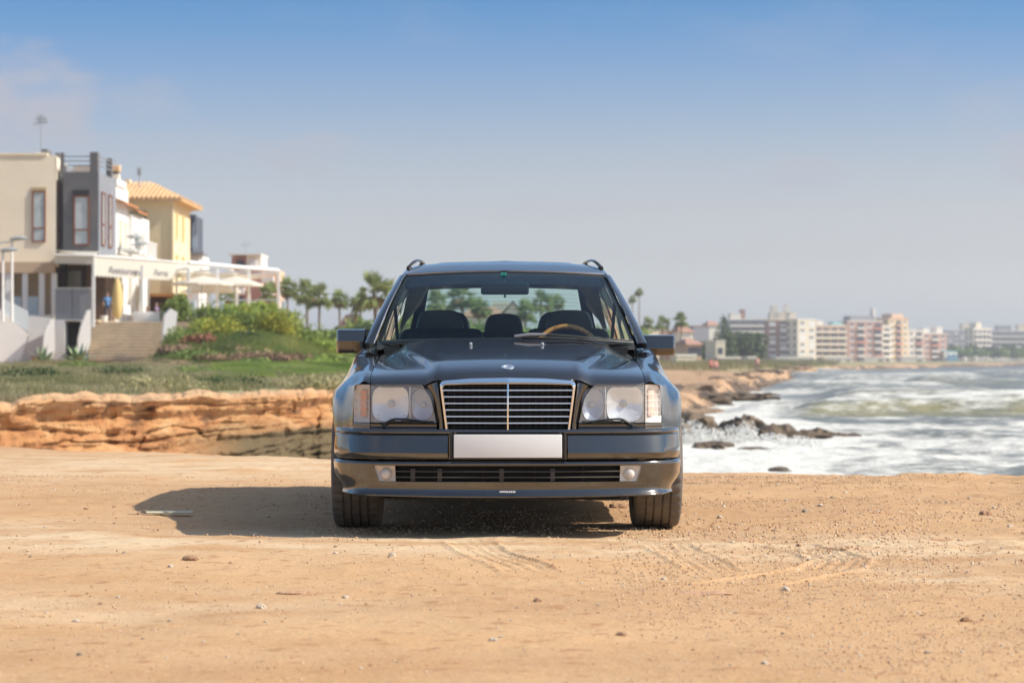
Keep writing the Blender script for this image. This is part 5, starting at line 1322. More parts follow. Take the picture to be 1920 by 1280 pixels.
# ---- dark grey modern house
g0 = empty('grey_house', (X(150, 138.5), 139, 3.05)); tag(g0, 'dark grey stucco house with roof terrace railings and brown framed windows', 'house')
D2 = 138.5; xl = X(118, D2); xr = X(183, D2); ztw = Z(322, D2); zb2 = Z(480, D2)
childbox(g0, 'wall', M_grey, xl, xr, D2, 144.5, zb2, ztw)
childbox(g0, 'side_wall', M_grey2, xr + .002, xr + .06, D2 + .02, 144.5, zb2, ztw - .02)
childbox(g0, 'recessed_wall', M_grey2, xe + .01, xl - .002, D2 + 1.0, 144.5, zb2, ztw + .4)
childbox(g0, 'roof_pier', M_grey, X(85, 140), X(95, 140), 138.9, 140.3, Z(320, D1), Z(277, D1))
childbox(g0, 'roof_pier', M_grey, xl - .15, xl + .02, D2 - .004, D2 + .35, ztw + .002, Z(286, D2))
childbox(g0, 'roof_pier', M_grey, X(168, D2), xr, D2 - .004, D2 + .7, ztw + .002, Z(285, D2))
childbox(g0, 'roof_pier', M_grey, xr - .34, xr - .02, 143.4, 143.8, ztw + .002, Z(297, 143.5))
childbox(g0, 'roof_pier', M_grey, X(104, 141), X(112, 141), 140.8, 141.4, ztw + .4, Z(287, 141))
childbox(g0, 'parapet', mat('pinkish_cream', (.66, .55, .45), .9), xl + .03, X(168, D2) - .01, D2 + 3.0, D2 + 3.2, ztw + .003, Z(310, D2 + 3))
for z in (293, 301.5, 310):
    childbox(g0, 'railing_bar', M_rail, xl + .02, X(168, D2) - .002, D2 + .1, D2 + .16, Z(z + 1, D2), Z(z - 1, D2))
    childbox(g0, 'railing_bar', M_rail, xr - .12, xr - .06, D2 + .72, 143.4, Z(z + 1, D2) + .1, Z(z - 1, D2) + .1)
    childbox(g0, 'railing_bar', M_rail, X(97, 140), X(104, 141), 140.9, 141.0, Z(z + 2, D2) + .1, Z(z, D2) + .1)
childbox(g0, 'window_lintel', mat('charcoal', (.04, .04, .042), .8), X(136, D2), X(167, D2), D2 - .03, D2 - .002, Z(366, D2), Z(356, D2))
childwin(g0, 'f', X(138, D2), X(167, D2), Z(460, D2), Z(367, D2), D2, mull=[Z(431, D2)])
childwin(g0, 'f', X(100, D2 + 1), X(114, D2 + 1), Z(462, D2 + 1), Z(343, D2 + 1), D2 + 1, mull=[Z(431, D2)], vm=[X(108, D2 + 1)])
for ya, yb in ((139.2, 140.3), (141.6, 142.7)): childwin(g0, 'r', ya, yb, Z(461, 140), Z(361, 140), xr + .06, mull=[Z(421, 140)], fm=M_brownf)
# ground floor under the awning
childbox(g0, 'shop_floor', M_stone, xe + .01, xr + .4, 136.4, 144.5, zf - .30, 3.05)
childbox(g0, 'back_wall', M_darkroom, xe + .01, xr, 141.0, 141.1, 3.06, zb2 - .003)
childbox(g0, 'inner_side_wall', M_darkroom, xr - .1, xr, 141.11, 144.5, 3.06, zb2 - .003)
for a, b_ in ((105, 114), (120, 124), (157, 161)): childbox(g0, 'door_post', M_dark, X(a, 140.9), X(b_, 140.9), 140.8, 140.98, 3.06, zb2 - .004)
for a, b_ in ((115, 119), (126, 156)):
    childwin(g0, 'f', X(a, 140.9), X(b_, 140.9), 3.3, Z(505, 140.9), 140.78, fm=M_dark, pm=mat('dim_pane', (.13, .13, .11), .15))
childbox(g0, 'balustrade_panel', M_rail, X(104, 136.6), X(135, 136.6), 136.5, 136.55, 3.1, Z(541, 136.6))
childbox(g0, 'balustrade_panel', M_rail, X(136.5, 136.6), X(171, 136.6), 136.5, 136.55, 3.1, Z(541, 136.6))
childbox(g0, 'railing_bar', M_steel, X(103, 136.6), X(172, 136.6), 136.44, 136.58, Z(541, 136.6), Z(539.5, 136.6))
childbox(g0, 'plinth', M_white, X(102.5, 136.3), X(122, 136.3), 136.2, 144, .5, zf - .302)
childbox(g0, 'plinth', M_white, X(152, 136.3), xr, 136.2, 144, .5, zf - .302)
childbox(g0, 'plinth_lintel', M_white, X(122, 136.3) + .002, X(152, 136.3) - .002, 136.2, 144, Z(601, 136.3), zf - .302)
childbox(g0, 'basement_door', M_dark, X(122, 137), X(152, 137), 137.2, 137.3, .5, Z(601, 136.3) - .002)
# ---- awning with lettering
aw = empty('restaurant_awning', (X(175, 136.2), 136.2, 3.05)); tag(aw, 'cream restaurant awning with scalloped edge and faded grey lettering', 'awning')
lx, ly, lz = aw.location
P0 = Vector((X(103, 136.2) - lx, 0, Z(478, 136.2) - lz)); P1 = Vector((0, 0, Z(480, 136.2) - lz))
P2 = Vector((X(326, 147) - lx, 147 - ly, Z(491, 147) - lz)); P3 = Vector((X(374, 152) - lx, 152 - ly, Z(495, 152) - lz))
def valance(name, a, b, drop, n, m_, flip=False):
    q = MB(); L = (b - a).length
    def f(i, j):
        p = a.lerp(b, i / n); dz = (0, .45, .8, 1)[j] * drop; dz = dz + (.10 * abs(math.sin(i / 4 * PI)) - .05 if j == 3 else 0); return p + Vector((0, 0, -dz))
    q.grid(f, n + 1, 4); return q.build(name, m_, aw)
valance('front_valance', P0, P1, .45, 40, M_canvas)
valance('side_valance', P1, P2, 1.08, 88, M_canvas); valance('end_valance', P2, P3, .9, 30, M_canvas)
b = MB(); W = Vector((-1.0, 7, .25)); b.grid(lambda i, j: (P1.lerp(P2, i / 8) if True else 0) + Vector((-2.4, .4, .35)) * (j / 2), 9, 3); b.grid(lambda i, j: P0.lerp(P1, i / 4) + Vector((0, 2.4, .35)) * (j / 2), 5, 3); b.build('canopy_top', M_canvas, aw)
b = MB(); b.tube([P0 + Vector((0, -.05, .02)), P1 + Vector((.03, -.05, .02))], .06, 6); b.build('awning_bar', M_steel, aw)
b = MB(); b.tube([P1 + Vector((.04, 0, .02)), P2 + Vector((.04, 0, .02)), P3 + Vector((.04, 0, .02))], .05, 6); b.build('awning_bar', M_steel, aw)
for px, D, zt_ in ((175, 136.3, P1.z), (266, 141.5, P1.z - .3)):
    b = MB(); b.box((X(px, D) - lx, D - ly, zt_ / 2 - .15), (.16, .16, zt_ + .3)); b.build('awning_post', M_steel, aw)
dirv = (P2 - P1).normalized(); ang = math.atan2(dirv.y, dirv.x)
for word, t0, t1 in (('Restaurante', .165, .575), ('Ferris', .725, .915)):
    cu = bpy.data.curves.new('awning_lettering', 'FONT'); cu.body = word; cu.size = 1; cu.shear = .35; cu.extrude = .01; cu.offset = .008
    to = bpy.data.objects.new('awning_lettering', cu); scene.collection.objects.link(to); bpy.context.view_layer.update()
    me = bpy.data.meshes.new_from_object(to.evaluated_get(bpy.context.evaluated_depsgraph_get())); wd = to.dimensions.x; bpy.data.objects.remove(to)
    L = (P2 - P1).length; k = (t1 - t0) * L / wd
    p = P1.lerp(P2, t0) + Vector((math.sin(ang) * .03, -math.cos(ang) * .03, -.86))
    me.transform(Matrix.Translation(p) @ Matrix.Rotation(ang, 4, 'Z') @ Matrix.Rotation(PI / 2, 4, 'X') @ Matrix.Diagonal((k, .52, .52, 1))); me.materials.append(M_text)
    o = bpy.data.objects.new('awning_lettering', me); scene.collection.objects.link(o); o.parent = aw
# ---- white house between
w0_ = empty('white_house', (xr + .05, 148, 3.05)); tag(w0_, 'white rendered house front with orange tile ledge seen sharply from the side', 'house')
xw = xr - .02
childbox(w0_, 'wall', M_white, xw - 8, xw, 144.8, 149.6, 3.05, Z(352, 147))
childbox(w0_, 'wall', M_white, xw - 8, xw + .25, 149.62, 156.5, 3.05, Z(408, 153))
childbox(w0_, 'parapet', M_white, xw - 8, xw + .1, 144.7, 148.2, Z(352, 147) + .002, Z(340, 147))
for y0, y1, z in ((144.7, 149.7, Z(383, 147)), (149.7, 153.5, Z(397, 151))):
    b = MB(); lx, ly, lz = w0_.location
    b.add([(xw - lx, y0 - ly, z + .25 - lz), (xw + .6 - lx, y0 - ly, z - lz), (xw + .6 - lx, y1 - ly, z - lz), (xw - lx, y1 - ly, z + .25 - lz), (xw - lx, y0 - ly, z + .15 - lz), (xw + .6 - lx, y0 - ly, z - .1 - lz), (xw + .6 - lx, y1 - ly, z - .1 - lz), (xw - lx, y1 - ly, z + .15 - lz)],
          [(0, 1, 2, 3), (4, 5, 6, 7), (0, 1, 5, 4), (1, 2, 6, 5), (2, 3, 7, 6)]); b.build('tile_ledge', M_orange, w0_)
for ya, yb, za, zb_ in ((145.6, 146.8, 470, 418), (147.6, 148.7, 470, 418), (150.6, 151.7, 480, 430), (153.2, 154.3, 480, 430), (146, 147.2, 585, 535), (150.5, 152.5, 590, 535)):
    childwin(w0_, 'r', ya, yb, Z(za, 150), Z(zb_, 150), xw + (.25 if ya > 149.6 else 0), fm=M_steel, pm=mat('cream_shutter', (.60, .52, .36), .7))
for y0, z in ((145.2, 478), (150.2, 486)):
    childbox(w0_, 'balcony_slab', M_white, xw + .26, xw + 1.1, y0, y0 + 4.2, Z(z, 150), Z(z - 5, 150))
    for k in range(11): childbox(w0_, 'baluster', M_steel, xw + 1.0, xw + 1.05, y0 + .1 + k * .4, y0 + .15 + k * .4, Z(z - 5, 150) + .002, Z(z - 5, 150) + .9)
    childbox(w0_, 'balcony_rail', M_steel, xw + .98, xw + 1.08, y0, y0 + 4.2, Z(z - 5, 150) + .902, Z(z - 5, 150) + .96)
ch = empty('chimney_stack', (X(215, 152), 152, 9)); tag(ch, 'cream chimney with tiled cap above the white house roof', 'chimney')
childbox(ch, 'shaft', M_cream, X(207, 152), X(222, 152), 152, 152.6, 9, Z(326, 152)); childbox(ch, 'vent_slot', M_dark, X(209, 152), X(220, 152), 152.05, 152.5, Z(326, 152) + .002, Z(321, 152)); childbox(ch, 'cap', M_tile, X(206, 152), X(223, 152), 151.9, 152.7, Z(321, 152) + .002, Z(312, 152))
# ---- yellow house with hipped tile roof
y0_ = empty('yellow_house', (X(280, 160), 160, 3)); tag(y0_, 'pale yellow house with hipped terracotta tile roof behind the awning', 'house')
D3 = 160; xyl = X(228, D3); xyr = X(322, D3); D3b = 169; ze = Z(374, D3); lx, ly, lz = y0_.location
childbox(y0_, 'wall', M_yellow, xyl - 2, xyr, D3, D3b, 2.9, ze)
childbox(y0_, 'pilaster', mat('pale_yellow_trim', (.78, .66, .42), .9), xyr - .02, xyr + .12, D3 - .1, D3 + .25, 2.9, ze - .01)
childbox(y0_, 'cornice', mat('pale_yellow_trim'), xyl - 2.1, xyr + .2, D3 - .15, D3b + .1, ze - .25, ze - .002)
childwin(y0_, 'f', X(244, D3), X(275, D3), Z(427, D3), Z(396, D3), D3, fm=mat('shutter_olive', (.34, .27, .14), .7), pm=mat('tan_shutter', (.58, .45, .24), .7), t=.16)
for ya, yb, za, zb_ in ((161.6, 162.5, 450, 397), (164.6, 165.6, 450, 397), (161.6, 162.5, 520, 478), (164.6, 165.6, 520, 478)):
    childwin(y0_, 'r', ya, yb, Z(za, 163), Z(zb_, 163), xyr, fm=mat('pale_yellow_trim'), pm=mat('ochre_shutter', (.55, .40, .16), .7))
childwin(y0_, 'f', X(272, D3), X(280, D3), Z(488, D3), Z(480, D3), D3, fm=M_dark, pm=M_dark, t=.05, name='vent')
ov = .75; ex0, ex1, ey0, ey1 = xyl - 2.6, xyr + ov, D3 - ov, D3b + ov; ap = Vector((xyl + .2, (D3 + D3b) / 2, Z(343, 164)))
b = MB(); cs = [Vector((ex0, ey0, ze)), Vector((ex1, ey0, ze)), Vector((ex1, ey1, ze)), Vector((ex0, ey1, ze))]; L0 = Vector((lx, ly, lz))
apl = Vector((ex0, ap.y, ap.z)); rid = Vector((xyl + 1.2, ap.y, ap.z))
b.add([c - L0 for c in cs] + [apl - L0, rid - L0] + [c - L0 + Vector((0, 0, -.12)) for c in cs], [(0, 1, 5, 4), (1, 2, 5), (2, 3, 4, 5), (0, 1, 7, 6), (1, 2, 8, 7), (6, 7, 8, 9)])
b.build('roof', M_tile, y0_)
# barrel tiles: each course line a ridge running down the slope
for i in range(22):
    x = ex0 + (ex1 - ex0) * (i + .5) / 22; top = min(1, (ex1 - x) / (ex1 - rid.x)); a = Vector((x, ey0 - .04, ze + .05)); c = Vector((x, ey0, ze)).lerp(Vector((x, rid.y, rid.z)), top) + Vector((0, 0, .06))
    b = MB(); b.tube([a - L0, c - L0], .10, 6); b.build('tile', M_tile, y0_)
for i in range(20):
    y = ey0 + (ey1 - ey0) * (i + .5) / 20; t = 1 - abs(y - ap.y) / ((ey1 - ey0) / 2); b = MB(); b.tube([Vector((ex1 + .04, y, ze + .05)) - L0, Vector((ex1, y, ze)).lerp(Vector((rid.x, y, rid.z)), t) - L0 + Vector((0, 0, .06))], .10, 6); b.build('tile', M_tile, y0_)
childbox(y0_, 'roof_vent', M_cream, X(233, 164), X(243, 164), 164, 164.6, Z(350, 164), Z(336, 164))
childbox(y0_, 'shop_awning', mat('brown_awning', (.45, .24, .08), .9, trans=(.4, .2, .05)), X(272, 158), X(352, 158), 156.6, 160, Z(556, 158), Z(551, 158))
childbox(y0_, 'shop_front', M_darkroom, X(276, 160), X(352, 160), 159.8, 159.95, 3.05, Z(556, 160))
# aerials
def aerial(x, y, z0, z1, els, lab, name='tv_aerial'):
    o = empty(name, (x, y, z0)); tag(o, lab, 'aerial'); h = z1 - z0
    b = MB(); b.tube([(0, 0, 0), (0, 0, h)], .035, 6); b.build('mast', M_lamp, o)
    for (z, w, tilt) in els:
        b = MB(); b.tube([(-w, 0, h * z - tilt), (w, 0, h * z + tilt)], .03, 5)
        for k in range(-3, 4):
            b.tube([(k * w / 3, 0, h * z - .28 + tilt * k / 3), (k * w / 3, 0, h * z + .28 + tilt * k / 3)], .018, 4)
        b.build('element', M_lamp, o)
    b = MB(); b.box((0, 0, .05), (.6, .3, .14)); b.build('foot_plate', M_cream, o)
aerial(X(77, 139), 139, Z(290, 139), Z(215, 139), [(.80, .42, .06), (.92, .28, -.05)], 'tall tv aerial on the flat roof of the cream house')
aerial(X(261, 163), 163, Z(352, 163), Z(318, 163), [(.9, .14, 0)], 'short aerial on the ridge of the yellow tiled house')
aerial(X(216, 152.3), 152.3, Z(312, 152), Z(298, 152), [], 'thin bare rod standing on the cream chimney')
# ---- dark balcony house further along
dk = empty('dark_balcony_house', (X(362, 182), 182, 3)); tag(dk, 'narrow dark grey balcony block behind the yellow house corner', 'house')
childbox(dk, 'wall', mat('slate_grey', (.09, .10, .13), .7), X(330, 182), X(361, 182), 182, 188, 3, Z(402, 182)); childbox(dk, 'balcony_frame', mat('slate_grey'), X(361, 182), X(368, 182), 181.5, 182.5, Z(414, 182), Z(403, 182)); childbox(dk, 'balcony_post', mat('slate_grey'), X(366, 182), X(368, 182), 181.6, 181.8, Z(442, 182), Z(414, 182))
childbox(dk, 'glass_screen', mat('pale_blue_screen', (.45, .52, .56), .2), X(361, 182), X(370, 182), 181.7, 181.8, Z(465, 182), Z(442, 182)); childbox(dk, 'lower_wall', M_white, X(340, 180), X(373, 180), 180, 186, 3, Z(478, 180))
childbox(dk, 'eave', M_rail, X(352, 180), X(383, 180), 179.4, 182, Z(478, 180) + .002, Z(473, 180))
# ---- terrace, steps
te = empty('stone_terrace', (X(300, 137), 137, 1)); tag(te, 'raised stone terrace of the restaurant with wide steps and blue white pillars', 'terrace')
TZ = 3.05
childbox(te, 'floor', M_stone, X(172, 137) + .0, -13.2, 137.3, 158, TZ - .3, TZ)
childbox(te, 'retaining_wall', mat('rough_stone_wall', (.50, .42, .32), .95, noise=.4, nscale=2.5, bump=.8, bscale=5), X(312, 137), -13.2, 137.32, 157.9, .4, TZ - .302)
nst = 12
for k in range(nst):
    z1 = .85 + (TZ - .85) * (k + 1) / nst; y = 132.6 + 4.7 * k / nst
    childbox(te, 'step', M_stone, X(166, y), X(311, y), y, 137.29, z1 - (TZ - .85) / nst, z1 - .071)
    childbox(te, 'tread', M_tread, X(165, y), X(312, y), y - .06, 137.29, z1 - .07, z1 - .001)
for px, D in ((362, 141), (415, 141.5), (474.5, 142), (531.5, 142.5)):
    childbox(te, 'pillar', M_bluew, X(px - 4.5, D), X(px + 4.5, D), D, D + .28, 2.6, Z(564, D))
for a, b_ in ((368, 409), (424, 468), (482, 526)):
    childbox(te, 'balustrade_wall', M_cream, X(a, 141.6), X(b_, 141.6), 141.55, 141.75, 2.9, Z(578, 141.6))
    childbox(te, 'balustrade_rail', M_steel, X(a - 3, 141.6), X(b_ + 3, 141.6), 141.6, 141.66, Z(563, 141.6), Z(561, 141.6))
for a, b_ in ((484, 500), (505, 520)):
    pass
pg = empty('pergola', (X(440, 150), 150, TZ)); tag(pg, 'white steel pergola with cloth sails over the restaurant terrace', 'pergola')
posts = [(353.5, 146.2), (407, 148.2), (466.5, 150.4), (522, 152.5)]; lx, ly, lz = pg.location
for px, D in posts:
    b = MB(); b.box((X(px, D) - lx, D - ly, (6.35 - TZ) / 2), (.17, .17, 6.35 - TZ)); b.build('post', M_steel, pg)
    b = MB(); b.box((X(px, D) - lx - 3.1, D - ly + 5, (6.35 - TZ) / 2), (.14, .14, 6.35 - TZ)); b.build('post', M_steel, pg)
    b = MB(); b.tube([(X(px, D) - lx, D - ly, 6.32 - TZ), (X(px, D) - lx - 3.1, D - ly + 5, 6.32 - TZ)], .07, 4); b.build('rafter', M_steel, pg)
b = MB(); b.tube([Vector((X(px, D) - lx, D - ly, 6.42 - TZ + .25 - .08 * i)) for i, (px, D) in enumerate(posts)], .13, 4); b.build('front_beam', M_steel, pg)
for i in range(3):
    (pa, Da), (pb, Db) = posts[i], posts[i + 1]; A = Vector((X(pa, Da) - lx, Da - ly, 6.15 - TZ)); B = Vector((X(pb, Db) - lx, Db - ly, 6.1 - TZ)); bk = Vector((-3.0, 5, .35))
    b = MB(); b.grid(lambda u, v: A.lerp(B, u / 6) + bk * (v / 5) + Vector((0, 0, -.30 * math.sin(u / 6 * PI) * math.sin(v / 5 * PI) - .05 + (.55 * math.exp(-((u - 3) / 1.0) ** 2) * (v == 4)))), 7, 6); b.build('cloth_sail', M_canvas2, pg)
def parasol(px, py, D, w, m_, lab, grp=None):
    o = empty('parasol', (X(px, D), D, TZ)); tag(o, lab, 'parasol', grp); h = Z(py, D) - TZ
    b = MB(); b.tube([(0, 0, 0), (0, 0, h)], .03, 6); b.build('pole', M_lamp, o)
    b = MB(); b.lathe([(0, h), (w * .5, h - .22), (w, h - .5), (w, h - .62)], 8); b.build('canopy', m_, o, smooth=20)
parasol(378, 516, 147.5, 1.9, M_canvas2, 'open cream parasol under the pergola, first from the awning')
parasol(440, 517, 149.5, 1.7, M_canvas2, 'open white parasol in the middle of the pergola')
parasol(395, 530, 156, 1.9, M_canvas2, 'low open pale parasol at the back of the terrace')
# ---- people, chairs and small things on the terrace
def person(name, loc_, rz, h, shirt, trousers, hair, seated, lab, skin=(.42, .25, .17)):
    o = empty(name, loc_, rz); tag(o, lab, 'person'); k = h / 1.75
    js = {'pel': (0, 0, .95), 'ches': (0, .0, 1.25), 'nk': (0, 0, 1.47), 'hd': (0, -.02, 1.58), 'top': (0, -.01, 1.70)}
    js.update(shl=(-.17, 0, 1.40), ell=(-.24, .02, 1.13), wrl=(-.23, -.08, .90), shr=(.17, 0, 1.40), elr=(.26, -.02, 1.14), wrr=(.20, -.18, 1.02))
    js.update(hpl=(-.10, 0, .90), knl=(-.11, -.02, .50), anl=(-.12, .02, .08), tol=(-.12, -.13, .03), hpr=(.10, 0, .90), knr=(.12, -.05, .50), anr=(.13, .0, .08), tor=(.13, -.15, .03))
    if seated:
        d = .42
        for q in list(js): js[q] = (js[q][0], js[q][1], js[q][2] - d)
        js.update(knl=(-.12, -.42, .50), anl=(-.12, -.40, .08), tol=(-.12, -.53, .04), knr=(.12, -.42, .50), anr=(.13, -.38, .08), tor=(.13, -.52, .04), wrl=(-.12, -.32, .62), wrr=(.12, -.32, .62), ell=(-.22, -.1, .76), elr=(.22, -.1, .76))
    names = list(js); E = [('pel', 'ches'), ('ches', 'nk'), ('nk', 'hd'), ('hd', 'top'), ('ches', 'shl'), ('shl', 'ell'), ('ell', 'wrl'), ('ches', 'shr'), ('shr', 'elr'), ('elr', 'wrr'), ('pel', 'hpl'), ('hpl', 'knl'), ('knl', 'anl'), ('anl', 'tol'), ('pel', 'hpr'), ('hpr', 'knr'), ('knr', 'anr'), ('anr', 'tor')]
    rad = dict(pel=.14, ches=.14, nk=.055, hd=.09, top=.07, shl=.065, ell=.042, wrl=.03, shr=.065, elr=.042, wrr=.03, hpl=.085, knl=.06, anl=.042, tol=.032, hpr=.085, knr=.06, anr=.042, tor=.032)
    me = bpy.data.meshes.new('body'); me.from_pydata([tuple(c * k for c in js[n]) for n in names], [(names.index(a), names.index(b)) for a, b in E], [])
    bo = bpy.data.objects.new('body', me); scene.collection.objects.link(bo); bo.parent = o
    sk = bo.modifiers.new('skin', 'SKIN'); 
    for i, n in enumerate(names): me.skin_vertices[0].data[i].radius = (rad[n] * k, rad[n] * k * .85); me.skin_vertices[0].data[i].use_root = n == 'pel'
    sub = bo.modifiers.new('sub', 'SUBSURF'); sub.levels = 1; sub.render_levels = 1
    bpy.context.view_layer.update()
    ev = bo.evaluated_get(bpy.context.evaluated_depsgraph_get()); m2 = bpy.data.meshes.new_from_object(ev); bo.modifiers.clear(); bo.data = m2
    m2.materials.clear()
    for m_ in (mat('skin_%d' % int(skin[0] * 100), skin, .6), mat('shirt_%s' % name_rgb(shirt), shirt, .85), mat('trousers_%s' % name_rgb(trousers), trousers, .85), mat('hair_%s' % name_rgb(hair), hair, .7)): m2.materials.append(m_)
    dz = -.42 * k if seated else 0
    for p in m2.polygons:
        c = p.center; z = c.z - dz
        if z > 1.64 * k or (z > 1.52 * k and c.y > .02 * k): p.material_index = 3
        elif z > 1.46 * k: p.material_index = 0
        elif z > .96 * k and not (abs(c.x) > .2 * k and z < 1.2 * k): p.material_index = 1
        elif abs(c.x) > .18 * k and z > .8 * k: p.material_index = 0
        else: p.material_index = 2
        p.use_smooth = True
    return o
def name_rgb(c): return '_'.join(str(int(v * 100)) for v in c)
person('person', (X(201, 140), 140.0, TZ), .5, 1.76, (.10, .22, .45), (.03, .04, .07), (.02, .015, .01), False, 'person in a blue shirt and dark trousers standing in the restaurant doorway')
person('person', (X(293, 143), 143, TZ), 1.2, 1.7, (.20, .14, .22), (.05, .05, .06), (.02, .015, .01), True, 'person in a dark purple top seated at the terrace near the steps')
person('person', (X(314, 144), 144, TZ), -.4, 1.65, (.45, .66, .60), (.5, .5, .5), (.30, .22, .14), True, 'person in a pale green top seated left of the planted terrace edge')
def chair(px, D, rz, m_, lab, grp):
    o = empty('chair', (X(px, D), D, TZ), rz); tag(o, lab, 'chair', grp)
    b = MB(); b.rbox((0, 0, .44), (.46, .46, .05), .02); b.build('seat', m_, o)
    b = MB(); b.rbox((0, .22, .72), (.46, .05, .52), .02); b.build('backrest', m_, o)
    for sx in (-.2, .2):
        for sy in (-.19, .19): b = MB(); b.tube([(sx, sy, 0), (sx * .95, sy * .95, .42)], .022, 6); b.build('leg', M_rail, o)
    return o
chair(241, 138.6, .6, M_steel, 'white chair with grey seat back beside the folded parasol', 'terrace chairs')
chair(284, 142.8, 1.2, mat('wicker_brown', (.16, .10, .07), .8), 'dark wicker chair under the seated person in purple', 'terrace chairs')
chair(316, 144.2, -.4, mat('wicker_brown'), 'dark wicker chair under the person in pale green', 'terrace chairs')
def folded(px, D, lab):
    o = empty('folded_parasol', (X(px, D), D, TZ)); tag(o, lab, 'parasol')
    b = MB(); b.lathe([(.02, .1), (.22, .35), (.30, .9), (.27, 1.6), (.20, 2.1), (.05, 2.45)], 10); b.build('cloth', mat('ochre_cloth', (.66, .48, .20), .9), o, smooth=50)
    b = MB(); b.tube([(0, 0, 0), (0, 0, 2.55)], .03, 6); b.build('pole', M_steel, o)
folded(220, 137.9, 'folded ochre parasol standing next to the restaurant doorway')
def pot(px, D, r, h, m_, lab, z=None, nm='flower_pot'):
    o = MB().lathe([(0, 0), (r * .7, 0), (r, h * .9), (r * 1.08, h * .9), (r * 1.08, h), (r * .9, h), (r * .85, h * .8), (0, h * .8)], 14).build(nm, m_, None, smooth=30); o.location = (X(px, D), D, TZ if z is None else z); tag(o, lab, 'pot'); return o
pot(195, 137.6, .22, .35, M_white, 'small white flower pot at the head of the steps by the post')
pot(72, 131, .36, .42, M_orange, 'orange clay pot lying low beside the white stair wall', z=land_z(X(72, 131), 131) - .05)
b = MB(); b.rbox((0, 0, .28), (1.5, .5, .56), .04); bn = b.build('white_planter', M_white, None, smooth=30); bn.location = (X(276, 138), 138, TZ); tag(bn, 'long white planter box at the top right of the steps', 'planter')
def table(px, D, lab, grp='terrace tables'):
    o = empty('table', (X(px, D), D, TZ)); tag(o, lab, 'table', grp)
    b = MB(); b.lathe([(0, .72), (.45, .72), (.45, .75), (0, .75)], 16); b.build('table_top', M_white, o); b = MB(); b.tube([(0, 0, 0), (0, 0, .72)], .035, 6); b.build('stem', M_rail, o); b = MB(); b.lathe([(0, .0), (.28, 0), (.25, .03), (0, .03)], 12); b.build('foot', M_rail, o)
table(258, 140.5, 'round white terrace table beside the awning post'); table(303, 144.3, 'round white table between the two seated people')
# ---- street lamps
def street_lamp(px, D, ytop, heads, lab, z0):
    o = empty('street_lamp', (X(px, D), D, z0)); tag(o, lab, 'street lamp'); h = Z(ytop, D) - z0
    b = MB(); b.tube([(0, 0, 0), (0, 0, h)], [.09, .06], 8); b.build('pole', M_steel, o)
    for dx, dz in heads:
        b = MB(); b.tube([(0, 0, h - .05), (dx * .5, 0, h + dz * .7), (dx, 0, h + dz)], .035, 6); b.build('arm', M_lamp, o)
        b = MB(); b.lathe([(0, .12), (.25, .10), (.5, .02), (.5, -.03), (.3, -.1), (0, -.12)], 16, Matrix.Translation((dx, 0, h + dz)) @ Matrix.Rotation(.12 * (1 if dx < 0 else -1), 4, 'Y')); b.build('lamp_head', M_lamp, o, smooth=40)
street_lamp(22, 133.5, 452, [(.35, .15), (-1.1, -.1)], 'street lamp with flat round heads before the cream house porch', 3.0)
street_lamp(5, 132.5, 470, [(.3, .05)], 'shorter white lamp post at the left edge of the photo', 3.0)
street_lamp(262, 146, 462, [(-.35, .55), (.0, .15)], 'two headed lamp in front of the white house facade', TZ)
# ---- plants
def node_leaf(name, c1, c2, c3, tr):
    m = bpy.data.materials.new(name); m.use_nodes = True; nt = m.node_tree; b = nt.nodes['Principled BSDF']; N = nt.nodes.new; L = nt.links.new
    a = N('ShaderNodeAttribute'); a.attribute_name = 'tone'; cr = N('ShaderNodeValToRGB'); e = cr.color_ramp.elements; e[0].color = (*c1, 1); e[1].color = (*c3, 1); q = e.new(.5); q.color = (*c2, 1)
    L(a.outputs['Fac'], cr.inputs[0]); L(cr.outputs[0], b.inputs['Base Color']); b.inputs['Roughness'].default_value = .65; b.inputs['Specular IOR Level'].default_value = .25
    t = N('ShaderNodeBsdfTranslucent'); L(cr.outputs[0], t.inputs[0]); ms = N('ShaderNodeMixShader'); ms.inputs[0].default_value = tr; L(b.outputs[0], ms.inputs[1]); L(t.outputs[0], ms.inputs[2]); L(ms.outputs[0], nt.nodes['Material Output'].inputs[0]); return m
L_green = node_leaf('leaf_green', (.11, .17, .05), (.27, .35, .10), (.48, .52, .17), .4)
L_lime = node_leaf('leaf_lime', (.20, .30, .06), (.40, .50, .11), (.60, .64, .20), .4)
L_yellow = node_leaf('leaf_yellow_green', (.16, .18, .03), (.42, .42, .07), (.60, .48, .09), .35)
L_red = node_leaf('leaf_red', (.20, .10, .06), (.34, .15, .09), (.44, .26, .14), .35)
L_dark = node_leaf('leaf_dark', (.05, .075, .035), (.11, .15, .06), (.19, .23, .09), .3)
L_palm = node_leaf('leaf_palm', (.42, .29, .14), (.27, .31, .13), (.44, .50, .22), .4)
L_grass = node_leaf('dry_grass', (.26, .27, .11), (.50, .44, .25), (.72, .60, .43), .45)
L_agave = node_leaf('agave_leaf', (.16, .24, .14), (.26, .36, .20), (.40, .50, .28), .1)
M_trunk = mat('palm_trunk', (.26, .19, .13), .95, noise=.3, nscale=3)
M_bark = mat('bark', (.14, .10, .07), .95, noise=.3, nscale=3)
